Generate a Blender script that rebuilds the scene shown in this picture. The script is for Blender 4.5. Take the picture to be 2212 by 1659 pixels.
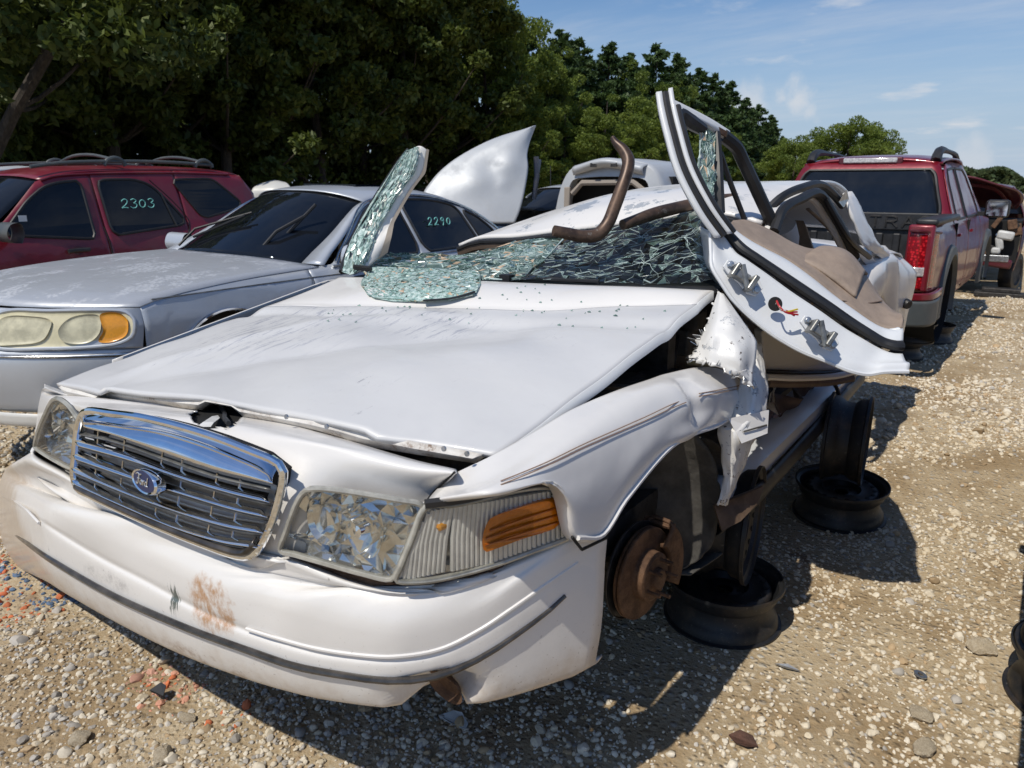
import bpy, bmesh, math, random
import numpy as np
from mathutils import Vector, Matrix
from mathutils.geometry import tessellate_polygon, delaunay_2d_cdt
random.seed(7); RNG = np.random.default_rng(7)
for o in list(bpy.data.objects): bpy.data.objects.remove(o)
SC = bpy.context.scene; COL = SC.collection
R = math.radians
# ------------------------------------------------------------------ camera
CAM = np.array([1.704, -.789, 1.672]); YAW, PIT, FPX, PW, PH = R(-35.607), R(15.38), 1576., 2212., 1659.
cd = bpy.data.cameras.new('camera'); cam = bpy.data.objects.new('camera', cd); COL.objects.link(cam)
cam.location = CAM; cam.rotation_euler = (math.pi/2-PIT, 0, -YAW)
cd.sensor_width = 36; cd.lens = 36*FPX/PW; cd.clip_end = 3000; cd.clip_start = .05
cd.dof.use_dof = True; cd.dof.focus_distance = 2.4; cd.dof.aperture_fstop = 7.5
SC.camera = cam
# ------------------------------------------------------------------ light
SUN = Vector((.08, .66, -1.)).normalized()
sd = bpy.data.lights.new('sun', 'SUN'); sd.energy = 3.9; sd.angle = R(.53); sd.color = (1., .94, .84)
so = bpy.data.objects.new('sun', sd); COL.objects.link(so); so.rotation_euler = SUN.to_track_quat('-Z', 'Y').to_euler(); so.location = (0, -10, 20)
W = bpy.data.worlds.new('World'); SC.world = W; W.use_nodes = True
nt = W.node_tree; nt.nodes.clear(); N = nt.nodes.new; K = nt.links.new
sky = N('ShaderNodeTexSky'); sky.sky_type = 'NISHITA'; sky.sun_disc = False
sky.sun_elevation = math.asin(-SUN.z); sky.sun_rotation = math.atan2(-SUN.x, -SUN.y) % (2*math.pi)
sky.air_density = 1.0; sky.air_density = 1.15; sky.dust_density = .25; sky.ozone_density = 1.2
tc = N('ShaderNodeTexCoord'); sep = N('ShaderNodeSeparateXYZ'); K(tc.outputs['Generated'], sep.inputs[0])
def wm(op, a, b=None, c=None):
    m = N('ShaderNodeMath'); m.operation = op
    for i, q in enumerate((a, b, c)):
        if q is None: continue
        if isinstance(q, (int, float)): m.inputs[i].default_value = q
        else: K(q, m.inputs[i])
    return m.outputs[0]
zc = wm('ADD', wm('MAXIMUM', sep.outputs[2], 0.), .13)
cx = wm('DIVIDE', sep.outputs[0], zc); cy = wm('DIVIDE', sep.outputs[1], zc)
cmb = N('ShaderNodeCombineXYZ'); K(cx, cmb.inputs[0]); K(cy, cmb.inputs[1])
def wnoise(scale, detail, rough, lo, hi, sx=1, sy=1, rz=0., off=(0, 0, 0)):
    mp = N('ShaderNodeMapping'); mp.inputs['Scale'].default_value = (sx, sy, 1); mp.inputs['Rotation'].default_value = (0, 0, rz); mp.inputs['Location'].default_value = off
    K(cmb.outputs[0], mp.inputs[0])
    n = N('ShaderNodeTexNoise'); n.inputs['Scale'].default_value = scale; n.inputs['Detail'].default_value = detail; n.inputs['Roughness'].default_value = rough
    K(mp.outputs[0], n.inputs['Vector'])
    r = N('ShaderNodeMapRange'); r.interpolation_type = 'SMOOTHSTEP'; r.inputs[1].default_value = lo; r.inputs[2].default_value = hi; K(n.outputs[0], r.inputs[0]); return r.outputs[0]
cum = wnoise(1.05, 8, .58, .555, .72, off=(3.1, 1.7, 0))
cir = wm('MULTIPLY', wnoise(.55, 9, .66, .42, .85, 1, 3.2, R(52), (.4, .2, 0)), .42)
cl = wm('MAXIMUM', wm('MULTIPLY', cum, .85), cir)
# two small puffs low over the trees (real directions in the sky)
def puff(px, py, rad, amp):
    d = Vector(((px-PW/2)/FPX, 0, -(py-PH/2)/FPX)); 
    rt = Vector((math.cos(YAW), -math.sin(YAW), 0)); fw = Vector((math.sin(YAW)*math.cos(PIT), math.cos(YAW)*math.cos(PIT), -math.sin(PIT))); up = rt.cross(fw)
    D = (fw+rt*d.x+up*d.z).normalized()
    vm = N('ShaderNodeVectorMath'); vm.operation = 'DISTANCE'
    nz = N('ShaderNodeTexNoise'); nz.inputs['Scale'].default_value = 17; nz.inputs['Detail'].default_value = 6; nz.inputs['Roughness'].default_value = .6; K(tc.outputs['Generated'], nz.inputs['Vector'])
    K(tc.outputs['Generated'], vm.inputs[0]); vm.inputs[1].default_value = D
    dd = wm('ADD', vm.outputs['Value'], wm('MULTIPLY', wm('SUBTRACT', nz.outputs[0], .5), .075))
    r = N('ShaderNodeMapRange'); r.interpolation_type = 'SMOOTHSTEP'; r.inputs[1].default_value = rad; r.inputs[2].default_value = rad*.15; K(dd, r.inputs[0])
    return wm('MULTIPLY', r.outputs[0], amp)
for p in ((1722, 222, .034, .8), (1750, 240, .026, .6), (1690, 212, .022, .55), (1612, 222, .034, .62), (1640, 240, .026, .5), (1580, 215, .022, .4), (2095, 352, .03, .5), (2020, 365, .03, .35)):
    cl = wm('MAXIMUM', cl, puff(*p))
tn = N('ShaderNodeMix'); tn.data_type = 'RGBA'; tn.blend_type = 'MULTIPLY'; tn.inputs[0].default_value = 1.; K(sky.outputs[0], tn.inputs[6]); tn.inputs[7].default_value = (.60, .80, 1.06, 1)
hz = N('ShaderNodeMapRange'); hz.interpolation_type = 'SMOOTHSTEP'; hz.inputs[1].default_value = .27; hz.inputs[2].default_value = -.02; K(sep.outputs[2], hz.inputs[0])
hm_ = N('ShaderNodeMix'); hm_.data_type = 'RGBA'; K(wm('MULTIPLY', hz.outputs[0], .92), hm_.inputs[0]); K(tn.outputs[2], hm_.inputs[6]); hm_.inputs[7].default_value = (4.6, 5.7, 7.3, 1)
mx = N('ShaderNodeMix'); mx.data_type = 'RGBA'; K(cl, mx.inputs[0]); K(hm_.outputs[2], mx.inputs[6]); mx.inputs[7].default_value = (7.4, 7.6, 8.0, 1)
bg = N('ShaderNodeBackground'); bg.inputs[1].default_value = .095; K(mx.outputs[2], bg.inputs[0])
wo = N('ShaderNodeOutputWorld'); K(bg.outputs[0], wo.inputs[0])
SC.view_settings.view_transform = 'Standard'; SC.view_settings.look = 'None'; SC.view_settings.gamma = 1; SC.view_settings.exposure = -0.04
SC.view_settings.use_curve_mapping = False
SC.render.engine = 'CYCLES'; SC.cycles.use_denoising = True; SC.cycles.max_bounces = 10; SC.cycles.transparent_max_bounces = 16
SC.cycles.caustics_reflective = False; SC.cycles.caustics_refractive = False; SC.cycles.sample_clamp_indirect = 6
# ------------------------------------------------------------------ photo measurements -> real points
_fw = np.array([math.sin(YAW)*math.cos(PIT), math.cos(YAW)*math.cos(PIT), -math.sin(PIT)])
_rt = np.array([math.cos(YAW), -math.sin(YAW), 0]); _up = np.cross(_rt, _fw)
def ray(px, py): return _fw+_rt*(px-PW/2)/FPX-_up*(py-PH/2)/FPX
def A(px, py, x=None, y=None, z=None, d=None):
    r = ray(px, py)
    if d is not None: return CAM+r*d
    i, v = (0, x) if x is not None else (1, y) if y is not None else (2, z)
    return CAM+r*(v-CAM[i])/r[i]
PLX = [-1.0, -.985, -.97, -.93, -.82, -.6, -.3, 0, .3, .5, .62, .72, .80, .87, .92, .965, .98]
PLY = [.62, .48, .28, .12, .03, -.012, -.018, -.008, .035, .08, .125, .18, .275, .385, .50, .64, .75]
def plan(x): return float(np.interp(x, PLX, PLY))
def Fp(px, py, off=0.):
    r = ray(px, py); lo, hi = .6, 4.
    for k in range(260):
        d = .8+k*.012; P = CAM+r*d
        if abs(P[0]) < 1.0 and P[1]-plan(P[0])-off > 0: break
    a, b = d-.012, d
    for k in range(18):
        m = (a+b)/2; P = CAM+r*m
        if P[1]-plan(P[0])-off > 0: b = m
        else: a = m
    return CAM+r*b
def onsurf(Gs, px, py, lift=.004):
    """point of the sheet Gs that the photo shows at (px, py), raised towards the viewer"""
    V = np.asarray(Gs).reshape(-1, 3); d = V-CAM; z = d @ _fw; e = np.hypot(PW/2+FPX*(d @ _rt)/z-px, PH/2-FPX*(d @ _up)/z-py)
    k = np.argsort(e)[:5]; w = 1/(e[k]+.5); dep = (z[k]*w).sum()/w.sum(); return CAM+ray(px, py)*(dep-lift)
# ------------------------------------------------------------------ materials
MATS = {}
class NT:
    def __init__(s, name):
        s.m = bpy.data.materials.new(name); s.m.use_nodes = True; s.t = s.m.node_tree; s.t.nodes.clear()
        s.out = s.n('ShaderNodeOutputMaterial'); MATS[name] = s.m
    def n(s, t): return s.t.nodes.new(t)
    def l(s, a, b): s.t.links.new(a, b)
    def setv(s, sock, v):
        if isinstance(v, bpy.types.NodeSocket): s.l(v, sock)
        elif isinstance(v, (tuple, list)) and len(v) == 3 and sock.type == 'RGBA': sock.default_value = (*v, 1)
        else: sock.default_value = v
    def bsdf(s, **k):
        b = s.n('ShaderNodeBsdfPrincipled')
        for q, v in k.items(): s.setv(b.inputs[q.replace('_', ' ')], v)
        return b
    def coord(s, which='Object', scale=(1, 1, 1), loc=(0, 0, 0), rot=(0, 0, 0)):
        c = s.n('ShaderNodeTexCoord'); m = s.n('ShaderNodeMapping'); m.inputs['Scale'].default_value = scale; m.inputs['Location'].default_value = loc; m.inputs['Rotation'].default_value = rot
        s.l(c.outputs[which], m.inputs[0]); return m.outputs[0]
    def noise(s, scale, detail=4, rough=.55, vec=None, dist=0):
        n = s.n('ShaderNodeTexNoise'); n.inputs['Scale'].default_value = scale; n.inputs['Detail'].default_value = detail; n.inputs['Roughness'].default_value = rough; n.inputs['Distortion'].default_value = dist
        s.l(vec if vec is not None else s.coord(), n.inputs['Vector']); return n.outputs[0]
    def rng(s, v, lo, hi, a=0., b=1., smooth=True):
        r = s.n('ShaderNodeMapRange'); r.interpolation_type = 'SMOOTHSTEP' if smooth else 'LINEAR'
        s.l(v, r.inputs[0]); r.inputs[1].default_value = lo; r.inputs[2].default_value = hi; r.inputs[3].default_value = a; r.inputs[4].default_value = b; return r.outputs[0]
    def math(s, op, a, b=None):
        m = s.n('ShaderNodeMath'); m.operation = op; s.setv(m.inputs[0], a)
        if b is not None: s.setv(m.inputs[1], b)
        return m.outputs[0]
    def mix(s, f, a, b):
        m = s.n('ShaderNodeMix'); m.data_type = 'RGBA'; s.setv(m.inputs[0], f); s.setv(m.inputs[6], a); s.setv(m.inputs[7], b); return m.outputs[2]
    def bump(s, h, dist=.01, st=1.):
        b = s.n('ShaderNodeBump'); b.inputs['Distance'].default_value = dist; b.inputs['Strength'].default_value = st; s.l(h, b.inputs['Height']); return b.outputs[0]
    def axis(s, i):
        c = s.n('ShaderNodeTexCoord'); p = s.n('ShaderNodeSeparateXYZ'); s.l(c.outputs['Object'], p.inputs[0]); return p.outputs[i]
    def spot(s, c, rad, nscale=30, namp=.5, soft=.35):
        """mask of an uneven spot round point c (object space)"""
        g = s.n('ShaderNodeTexCoord'); v = s.n('ShaderNodeVectorMath'); v.operation = 'SUBTRACT'; s.l(g.outputs['Object'], v.inputs[0]); v.inputs[1].default_value = c
        q = s.n('ShaderNodeVectorMath'); q.operation = 'DIVIDE'; s.l(v.outputs[0], q.inputs[0]); q.inputs[1].default_value = rad
        ln = s.n('ShaderNodeVectorMath'); ln.operation = 'LENGTH'; s.l(q.outputs[0], ln.inputs[0])
        d = s.math('ADD', ln.outputs['Value'], s.math('MULTIPLY', s.math('SUBTRACT', s.noise(nscale, 6, .65), .5), namp*2))
        return s.rng(d, 1., 1.-soft, 0., 1.)
    def done(s, b): s.l(b.outputs[0] if hasattr(b, 'outputs') else b, s.out.inputs[0]); return s.m
def simple(name, col, rough=.5, metal=0., nz=0., nscale=20, coat=0., bump=0., spec=.5):
    t = NT(name); c = col
    if nz: c = t.mix(t.rng(t.noise(nscale, 6, .65), .3, .7), tuple(x*(1-nz) for x in col), tuple(min(1, x*(1+nz)) for x in col))
    b = t.bsdf(Base_Color=c, Roughness=rough, Metallic=metal, Coat_Weight=coat, Coat_Roughness=.06); b.inputs['Specular IOR Level'].default_value = spec
    if bump: t.l(t.bump(t.noise(nscale*3, 5, .6), bump), b.inputs['Normal'])
    return t.done(b)
HO = np.array([0., 2.6, 0.])      # base point of the wrecked sedan
def L3(P): return tuple(float(v) for v in (np.asarray(P)-HO))
def paint(name, col, rough=.3, metal=0., dirt=.12, dcol=(.33, .27, .20), coat=.6, low=None, streak=0.):
    t = NT(name)
    n1 = t.rng(t.noise(3.2, 7, .62), .42, .75); n2 = t.rng(t.noise(38, 5, .7), .60, .78)
    c = t.mix(t.math('MULTIPLY', n1, dirt), col, dcol)
    c = t.mix(t.math('MULTIPLY', n2, dirt*.9), c, tuple(x*.55 for x in dcol))
    ro = t.rng(n1, 0, 1, rough, rough+.18)
    if streak:
        s = t.noise(7, 8, .75, t.coord(scale=(22, 1.2, 22), rot=(0, 0, .55)), .4)
        m = t.math('MULTIPLY', t.rng(s, .70, .735), t.rng(t.noise(2.1, 3), .50, .60))
        c = t.mix(t.math('MULTIPLY', m, streak), c, (.30, .31, .34))
    if low:
        z = t.axis(2)
        g = t.math('ADD', z, t.math('MULTIPLY', t.math('SUBTRACT', t.noise(9, 8, .7), .5), .22))
        f = t.rng(g, low[0], low[1], 1., 0.)
        c = t.mix(t.math('MULTIPLY', f, low[2]), c, low[3] if len(low) > 3 else (.36, .25, .14))
        sp = t.math('MULTIPLY', t.rng(t.noise(120, 3, .6), .66, .72), t.rng(z, low[0]-.05, low[1]+.25, 1., 0.))
        c = t.mix(t.math('MULTIPLY', sp, .75), c, (.16, .11, .07))
    b = t.bsdf(Base_Color=c, Roughness=ro, Metallic=metal, Coat_Weight=coat, Coat_Roughness=.05)
    bp_ = t.bump(t.math('ADD', t.noise(4.5, 3, .5), t.math('MULTIPLY', t.noise(140, 2, .5), .02)), .010, .5); t.l(bp_, b.inputs['Normal']); t.l(bp_, b.inputs['Coat Normal'])
    return t, b, c, ro
t, b, c, r_ = paint('white_paint', (.72, .70, .67), .32, 0, .10, (.52, .50, .46), coat=.35); t.done(b)
# bumper: road grime on the valance, rub marks on its face
t, b, c, r_ = paint('bumper_paint', (.72, .70, .67), .34, 0, .10, (.50, .47, .42), coat=.3, low=(.47, .61, .62, (.40, .29, .18)))
m1 = t.spot(L3(Fp(452, 1312)), (.085, .12, .085), 34, .42, .3)
c2 = t.mix(t.math('MULTIPLY', m1, t.rng(t.noise(30, 8, .75, t.coord(scale=(1.6, 1, .8))), .36, .64)), c, (.46, .27, .15))
m2 = t.spot(L3(Fp(370, 1300)), (.030, .08, .062), 60, .5, .5)
w = t.noise(30, 4, .6, t.coord(scale=(3.2, 1, .4)), .8)
c2 = t.mix(t.math('MULTIPLY', m2, t.rng(w, .50, .60)), c2, (.10, .12, .11))
m3 = t.spot(L3(Fp(230, 1250)), (.16, .12, .035), 22, .35, .6)
c2 = t.mix(t.math('MULTIPLY', m3, t.math('MULTIPLY', t.rng(t.noise(26, 8, .8), .42, .7), .6)), c2, (.33, .32, .31))
m4 = t.spot(L3(Fp(420, 1440, .0)), (.20, .2, .05), 18, .4, .5)
c2 = t.mix(t.math('MULTIPLY', m4, t.math('MULTIPLY', t.rng(t.noise(14, 8, .7), .45, .65), .7)), c2, (.22, .12, .06))
sc = t.math('MULTIPLY', t.rng(t.noise(16, 6, .8, t.coord(scale=(5, 5, .7), rot=(0, .5, 0)), .6), .66, .68), t.rng(t.noise(3.3, 2), .5, .62))
c2 = t.mix(t.math('MULTIPLY', sc, .7), c2, (.25, .24, .23))
t.l(c2, b.inputs['Base Color']); t.done(b)
# bonnet: greyer than its white rear fold, scraped along its left half
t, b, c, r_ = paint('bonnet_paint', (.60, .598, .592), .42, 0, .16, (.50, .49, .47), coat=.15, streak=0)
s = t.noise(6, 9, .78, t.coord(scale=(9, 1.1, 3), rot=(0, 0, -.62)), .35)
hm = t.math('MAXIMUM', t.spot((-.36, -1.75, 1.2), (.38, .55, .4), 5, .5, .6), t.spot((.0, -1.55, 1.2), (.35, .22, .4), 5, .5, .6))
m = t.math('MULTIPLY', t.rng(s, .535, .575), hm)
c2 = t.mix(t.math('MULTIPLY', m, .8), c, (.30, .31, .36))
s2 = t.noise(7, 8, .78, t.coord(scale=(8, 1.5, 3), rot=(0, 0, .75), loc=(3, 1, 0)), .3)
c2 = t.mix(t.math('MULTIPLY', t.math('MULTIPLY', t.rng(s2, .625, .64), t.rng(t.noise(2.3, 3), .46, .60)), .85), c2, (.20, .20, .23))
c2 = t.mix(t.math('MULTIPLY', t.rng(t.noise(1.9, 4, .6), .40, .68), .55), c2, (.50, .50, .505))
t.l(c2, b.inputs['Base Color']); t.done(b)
# rusty lip under the bonnet edge
t = NT('lip_metal'); nn = t.noise(7, 8, .7); n2 = t.noise(150, 3, .6)
c = t.mix(t.math('MULTIPLY', t.rng(nn, .40, .62), .6), (.66, .64, .60), (.36, .32, .28))
c = t.mix(t.math('MULTIPLY', t.rng(nn, .50, .66), t.rng(n2, .46, .58)), c, (.17, .10, .06)); t.done(t.bsdf(Base_Color=c, Roughness=.6))
t, b, c, r_ = paint('inner_white', (.64, .655, .665), .38, 0, .22, (.42, .42, .42), coat=.2); t.done(b)
t, b, c, r_ = paint('roof_paint', (.72, .70, .67), .34, 0, .08, (.52, .50, .46), coat=.3)
pk = t.math('MULTIPLY', t.rng(t.noise(7.5, 6, .7), .575, .60), t.spot((-.02, .02, 1.6), (.75, .85, .5), 4, .3, .3))
t.l(t.mix(pk, c, (.36, .38, .40)), b.inputs['Base Color']); t.done(b)
t, b, c, r_ = paint('torn_paint', (.70, .69, .665), .40, 0, .22, (.46, .44, .40), coat=.2)
pk = t.rng(t.noise(22, 7, .72), .60, .62); c2 = t.mix(pk, c, (.40, .41, .42)); c2 = t.mix(t.rng(t.noise(34, 6, .7), .62, .64), c2, (.11, .09, .08)); t.l(c2, b.inputs['Base Color']); t.done(b)
# silver, red
t, b, c, r_ = paint('silver_paint', (.47, .50, .54), .38, .30, .16, (.36, .36, .36), coat=.5); t.done(b)
t, b, c, r_ = paint('silver_bonnet_paint', (.44, .46, .49), .42, .3, .16, (.36, .36, .36), coat=.25)
pe = t.math('MULTIPLY', t.rng(t.noise(3.4, 9, .74, t.coord(scale=(1.4, .8, 1))), .50, .57), t.rng(t.noise(45, 4, .7), .36, .60))
t.l(t.mix(t.math('MULTIPLY', pe, .42), c, (.52, .54, .57)), b.inputs['Base Color']); t.l(t.rng(pe, 0, 1, .40, .75), b.inputs['Roughness']); t.done(b)
t, b, c, r_ = paint('silver_sheet_paint', (.46, .48, .50), .5, .15, .22, (.30, .30, .30), coat=.2); t.done(b)
t, b, c, r_ = paint('maroon_paint', (.17, .010, .022), .34, 0, .20, (.22, .13, .10), coat=.45); t.done(b)
t, b, c, r_ = paint('red_pearl_paint', (.19, .008, .018), .34, .20, .10, (.16, .09, .08), coat=.5); t.done(b)
t, b, c, r_ = paint('dark_red_paint', (.09, .008, .014), .40, .1, .2, (.12, .08, .07), coat=.4); t.done(b)
t, b, c, r_ = paint('grey_cladding', (.062, .072, .075), .5, 0, .25, (.26, .24, .20), coat=0); t.done(b)
t, b, c, r_ = paint('navy_paint', (.02, .03, .06), .35, .2, .2, coat=.5); t.done(b)
t, b, c, r_ = paint('cream_paint', (.62, .61, .57), .4, .1, .2, coat=.3); t.done(b)
simple('chrome', (.82, .84, .87), .05, 1., .06, 14); simple('chrome_dull', (.55, .55, .54), .22, 1., .25, 30)
simple('strip_dark', (.07, .062, .055), .30, .5, .5, 14, coat=.4)
simple('rubber', (.014, .014, .015), .5, 0, .3, 12); simple('black_plastic', (.022, .022, .023), .48, 0, .4, 10)
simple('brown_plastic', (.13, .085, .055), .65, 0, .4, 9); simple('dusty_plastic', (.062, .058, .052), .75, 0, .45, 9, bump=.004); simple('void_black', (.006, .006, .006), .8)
simple('slat_grey', (.20, .20, .19), .35, .6, .4, 25)
simple('tan_trim', (.28, .215, .165), .62, 0, .12, 16, bump=.002); simple('tan_dark', (.15, .105, .075), .6, 0, .2, 12)
simple('bare_metal', (.42, .43, .44), .35, .9, .3, 30); simple('dark_metal', (.05, .047, .045), .55, .5, .5, 22)
t = NT('rim_steel'); nn = t.noise(11, 8, .72); 
c = t.mix(t.math('MULTIPLY', t.rng(nn, .48, .74), .6), (.017, .018, .020), (.085, .06, .042)); c = t.mix(t.math('MULTIPLY', t.rng(t.noise(60, 5, .75), .60, .72), .55), c, (.22, .20, .17)); t.done(t.bsdf(Base_Color=c, Roughness=.5, Metallic=.2))
t = NT('rust'); nn = t.noise(14, 8, .7)
c = t.mix(t.rng(nn, .35, .68), (.075, .038, .020), (.19, .105, .058)); b = t.bsdf(Base_Color=c, Roughness=.75, Metallic=.2); t.l(t.bump(t.noise(70, 5, .7), .004), b.inputs['Normal']); t.done(b)
t = NT('rust_block'); nn = t.noise(9, 8, .7)
c = t.mix(t.rng(nn, .35, .68), (.05, .026, .018), (.12, .055, .036)); b = t.bsdf(Base_Color=c, Roughness=.8); t.l(t.bump(t.noise(40, 5, .7), .006), b.inputs['Normal']); t.done(b)
t = NT('pipe_metal'); nn = t.noise(8, 8, .7, t.coord(scale=(1, 1, 1)))
c = t.mix(t.rng(nn, .38, .66), (.055, .036, .028), (.15, .095, .065)); c = t.mix(t.rng(t.noise(26, 6, .7), .60, .70), c, (.24, .21, .18)); b = t.bsdf(Base_Color=c, Roughness=t.rng(nn, .3, .7, .36, .55), Metallic=.45); t.done(b)
simple('amber_dark', (.34, .075, .002), .25, 0, .1, 60, coat=.5); simple('stripe_brown', (.26, .16, .10), .5); simple('amber_lens', (.62, .17, .004), .18, 0, .12, 120, coat=.6); simple('amber_pale', (.72, .30, .015), .25, 0, .1, 90, coat=.6)
simple('blue_badge', (.006, .018, .085), .35, 0, coat=.1); simple('letter_silver', (.72, .72, .70), .25, .8)
t = NT('tail_red'); v = t.n('ShaderNodeTexVoronoi'); v.inputs['Scale'].default_value = 42; t.l(t.coord(), v.inputs['Vector'])
c = t.mix(t.rng(v.outputs[0], .1, .6), (.72, .02, .03), (.22, .004, .008)); t.done(t.bsdf(Base_Color=c, Roughness=.12, Coat_Weight=.8))
simple('tail_clear', (.62, .58, .56), .15, .3, .3, 50, coat=.8); simple('marker', (.20, .55, .50), .7); simple('paper_white', (.7, .7, .68), .7)
simple('lamp_fogged', (.62, .57, .38), .38, 0, .16, 7, coat=.15); simple('lamp_bowl', (.50, .47, .33), .30, .0, .25, 10, coat=.2)
simple('reflector_chrome', (.88, .88, .86), .10, .85, .08, 30); simple('rib_clear', (.70, .70, .68), .16, .25, .1, 20, coat=.5); simple('lens_rim', (.34, .33, .29), .25, 0, .25, 25, coat=.6)
simple('washer_white', (.52, .52, .50), .5, 0, .15, 9); simple('tarp_blue', (.05, .16, .34), .45, 0, .3, 5); simple('headliner', (.30, .26, .22), .9)
simple('wire_red', (.45, .02, .03), .4); simple('wire_yellow', (.6, .45, .03), .4); simple('wire_white', (.6, .6, .58), .4)
# tinted and clear glass (thin sheets)
def glass(name, tint, clear, rough=.02, dust=.06, spec=1.):
    t = NT(name); tr = t.n('ShaderNodeBsdfTransparent'); tr.inputs[0].default_value = (*tint, 1)
    g = t.bsdf(Base_Color=(.006, .008, .012), Roughness=rough, Coat_Weight=spec, Coat_Roughness=.02)
    lw = t.n('ShaderNodeLayerWeight'); lw.inputs[0].default_value = .5; f = t.math('ADD', .045, t.math('MULTIPLY', t.math('POWER', lw.outputs['Facing'], 5.), .95))
    m = t.n('ShaderNodeMixShader'); t.l(t.math('MAXIMUM', f, 1-clear), m.inputs[0]); t.l(tr.outputs[0], m.inputs[1]); t.l(g.outputs[0], m.inputs[2])
    d = t.n('ShaderNodeBsdfDiffuse'); d.inputs[0].default_value = (.35, .33, .30, 1)
    m2 = t.n('ShaderNodeMixShader'); t.setv(m2.inputs[0], t.math('MULTIPLY', t.rng(t.noise(4, 7, .65), .35, .8), dust)); t.l(m.outputs[0], m2.inputs[1]); t.l(d.outputs[0], m2.inputs[2])
    t.l(m2.outputs[0], t.out.inputs[0]); return t.m
glass('tint_glass', (.12, .14, .15), .12, dust=.012, spec=0.); glass('screen_glass', (.62, .70, .66), .62, dust=.05); glass('lens_clear', (.93, .93, .91), .90, dust=.10)
glass('rear_glass', (.25, .26, .27), .2, dust=.03, spec=.4)
t = NT('crazed_glass')     # laminated safety glass: green body
tr = t.n('ShaderNodeBsdfTransparent'); tr.inputs[0].default_value = (.60, .78, .71, 1)
g = t.bsdf(Base_Color=t.mix(t.rng(t.noise(9, 4), .35, .7), (.07, .125, .108), (.30, .39, .345)), Roughness=.07, Coat_Weight=1.)
m = t.n('ShaderNodeMixShader'); v = t.n('ShaderNodeTexVoronoi'); v.feature = 'DISTANCE_TO_EDGE'; v.inputs['Scale'].default_value = 55; t.l(t.coord(), v.inputs['Vector'])
t.setv(m.inputs[0], t.rng(t.noise(5, 5, .6), .35, .7, .30, .75)); t.l(tr.outputs[0], m.inputs[1]); t.l(g.outputs[0], m.inputs[2])
e = t.bsdf(Base_Color=(.55, .72, .66), Roughness=.25); m2 = t.n('ShaderNodeMixShader'); t.setv(m2.inputs[0], t.math('MULTIPLY', t.rng(v.outputs[0], .0, .06, .75, 0.), t.rng(t.noise(6, 4), .40, .6)))
t.l(m.outputs[0], m2.inputs[1]); t.l(e.outputs[0], m2.inputs[2]); t.l(m2.outputs[0], t.out.inputs[0])
t = NT('frosted_glass'); nn = t.noise(60, 5, .7); t.done(t.bsdf(Base_Color=t.mix(t.rng(nn, .38, .62), (.22, .36, .32), (.56, .66, .62)), Roughness=.18, Coat_Weight=.5))
simple('crack_edge', (.50, .60, .57), .2, 0, .2, 40); simple('interlayer', (.50, .36, .24), .5, 0, .35, 22)
M = MATS
# ------------------------------------------------------------------ mesh helpers
def cr(pts, n, closed=False):
    """n points along a Catmull-Rom curve through pts (chord-length)"""
    P = np.asarray(pts, float); k = len(P)
    if k == 1: return np.repeat(P, n, 0)
    if closed: P = np.vstack([P, P[:1]]); k += 1
    s = np.r_[0, np.cumsum(np.maximum(np.linalg.norm(np.diff(P, axis=0), axis=1), 1e-6))]
    T = np.linspace(0, s[-1], n+1)[:-1] if closed else np.linspace(0, s[-1], n)
    G = np.zeros_like(P)
    for i in range(k):
        a, b = (i-1, i+1)
        if closed: a, b = (i-1 if i > 0 else k-2), (i+1 if i < k-1 else 1)
        else: a, b = max(i-1, 0), min(i+1, k-1)
        ds = (s[b]-s[a]) if (not closed or (0 < i < k-1)) else (s[1]-s[0]+s[k-1]-s[k-2])
        G[i] = (P[b]-P[a])/max(ds, 1e-9)
    out = []
    for t in T:
        i = min(max(int(np.searchsorted(s, t, 'right'))-1, 0), k-2); h = s[i+1]-s[i]; u = (t-s[i])/h
        out.append((2*u**3-3*u*u+1)*P[i]+(u**3-2*u*u+u)*h*G[i]+(-2*u**3+3*u*u)*P[i+1]+(u**3-u*u)*h*G[i+1])
    return np.array(out)
def lin(pts, n):
    P = np.asarray(pts, float); s = np.r_[0, np.cumsum(np.linalg.norm(np.diff(P, axis=0), axis=1)+1e-9)]
    T = np.linspace(0, s[-1], n); return np.stack([np.interp(T, s, P[:, i]) for i in range(P.shape[1])], 1)
def sheet(rows, nu, nv, f=cr, g=cr):
    Rr = np.array([f(r, nv) for r in rows]); return np.stack([g(Rr[:, j], nu) for j in range(nv)], 1)
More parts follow.
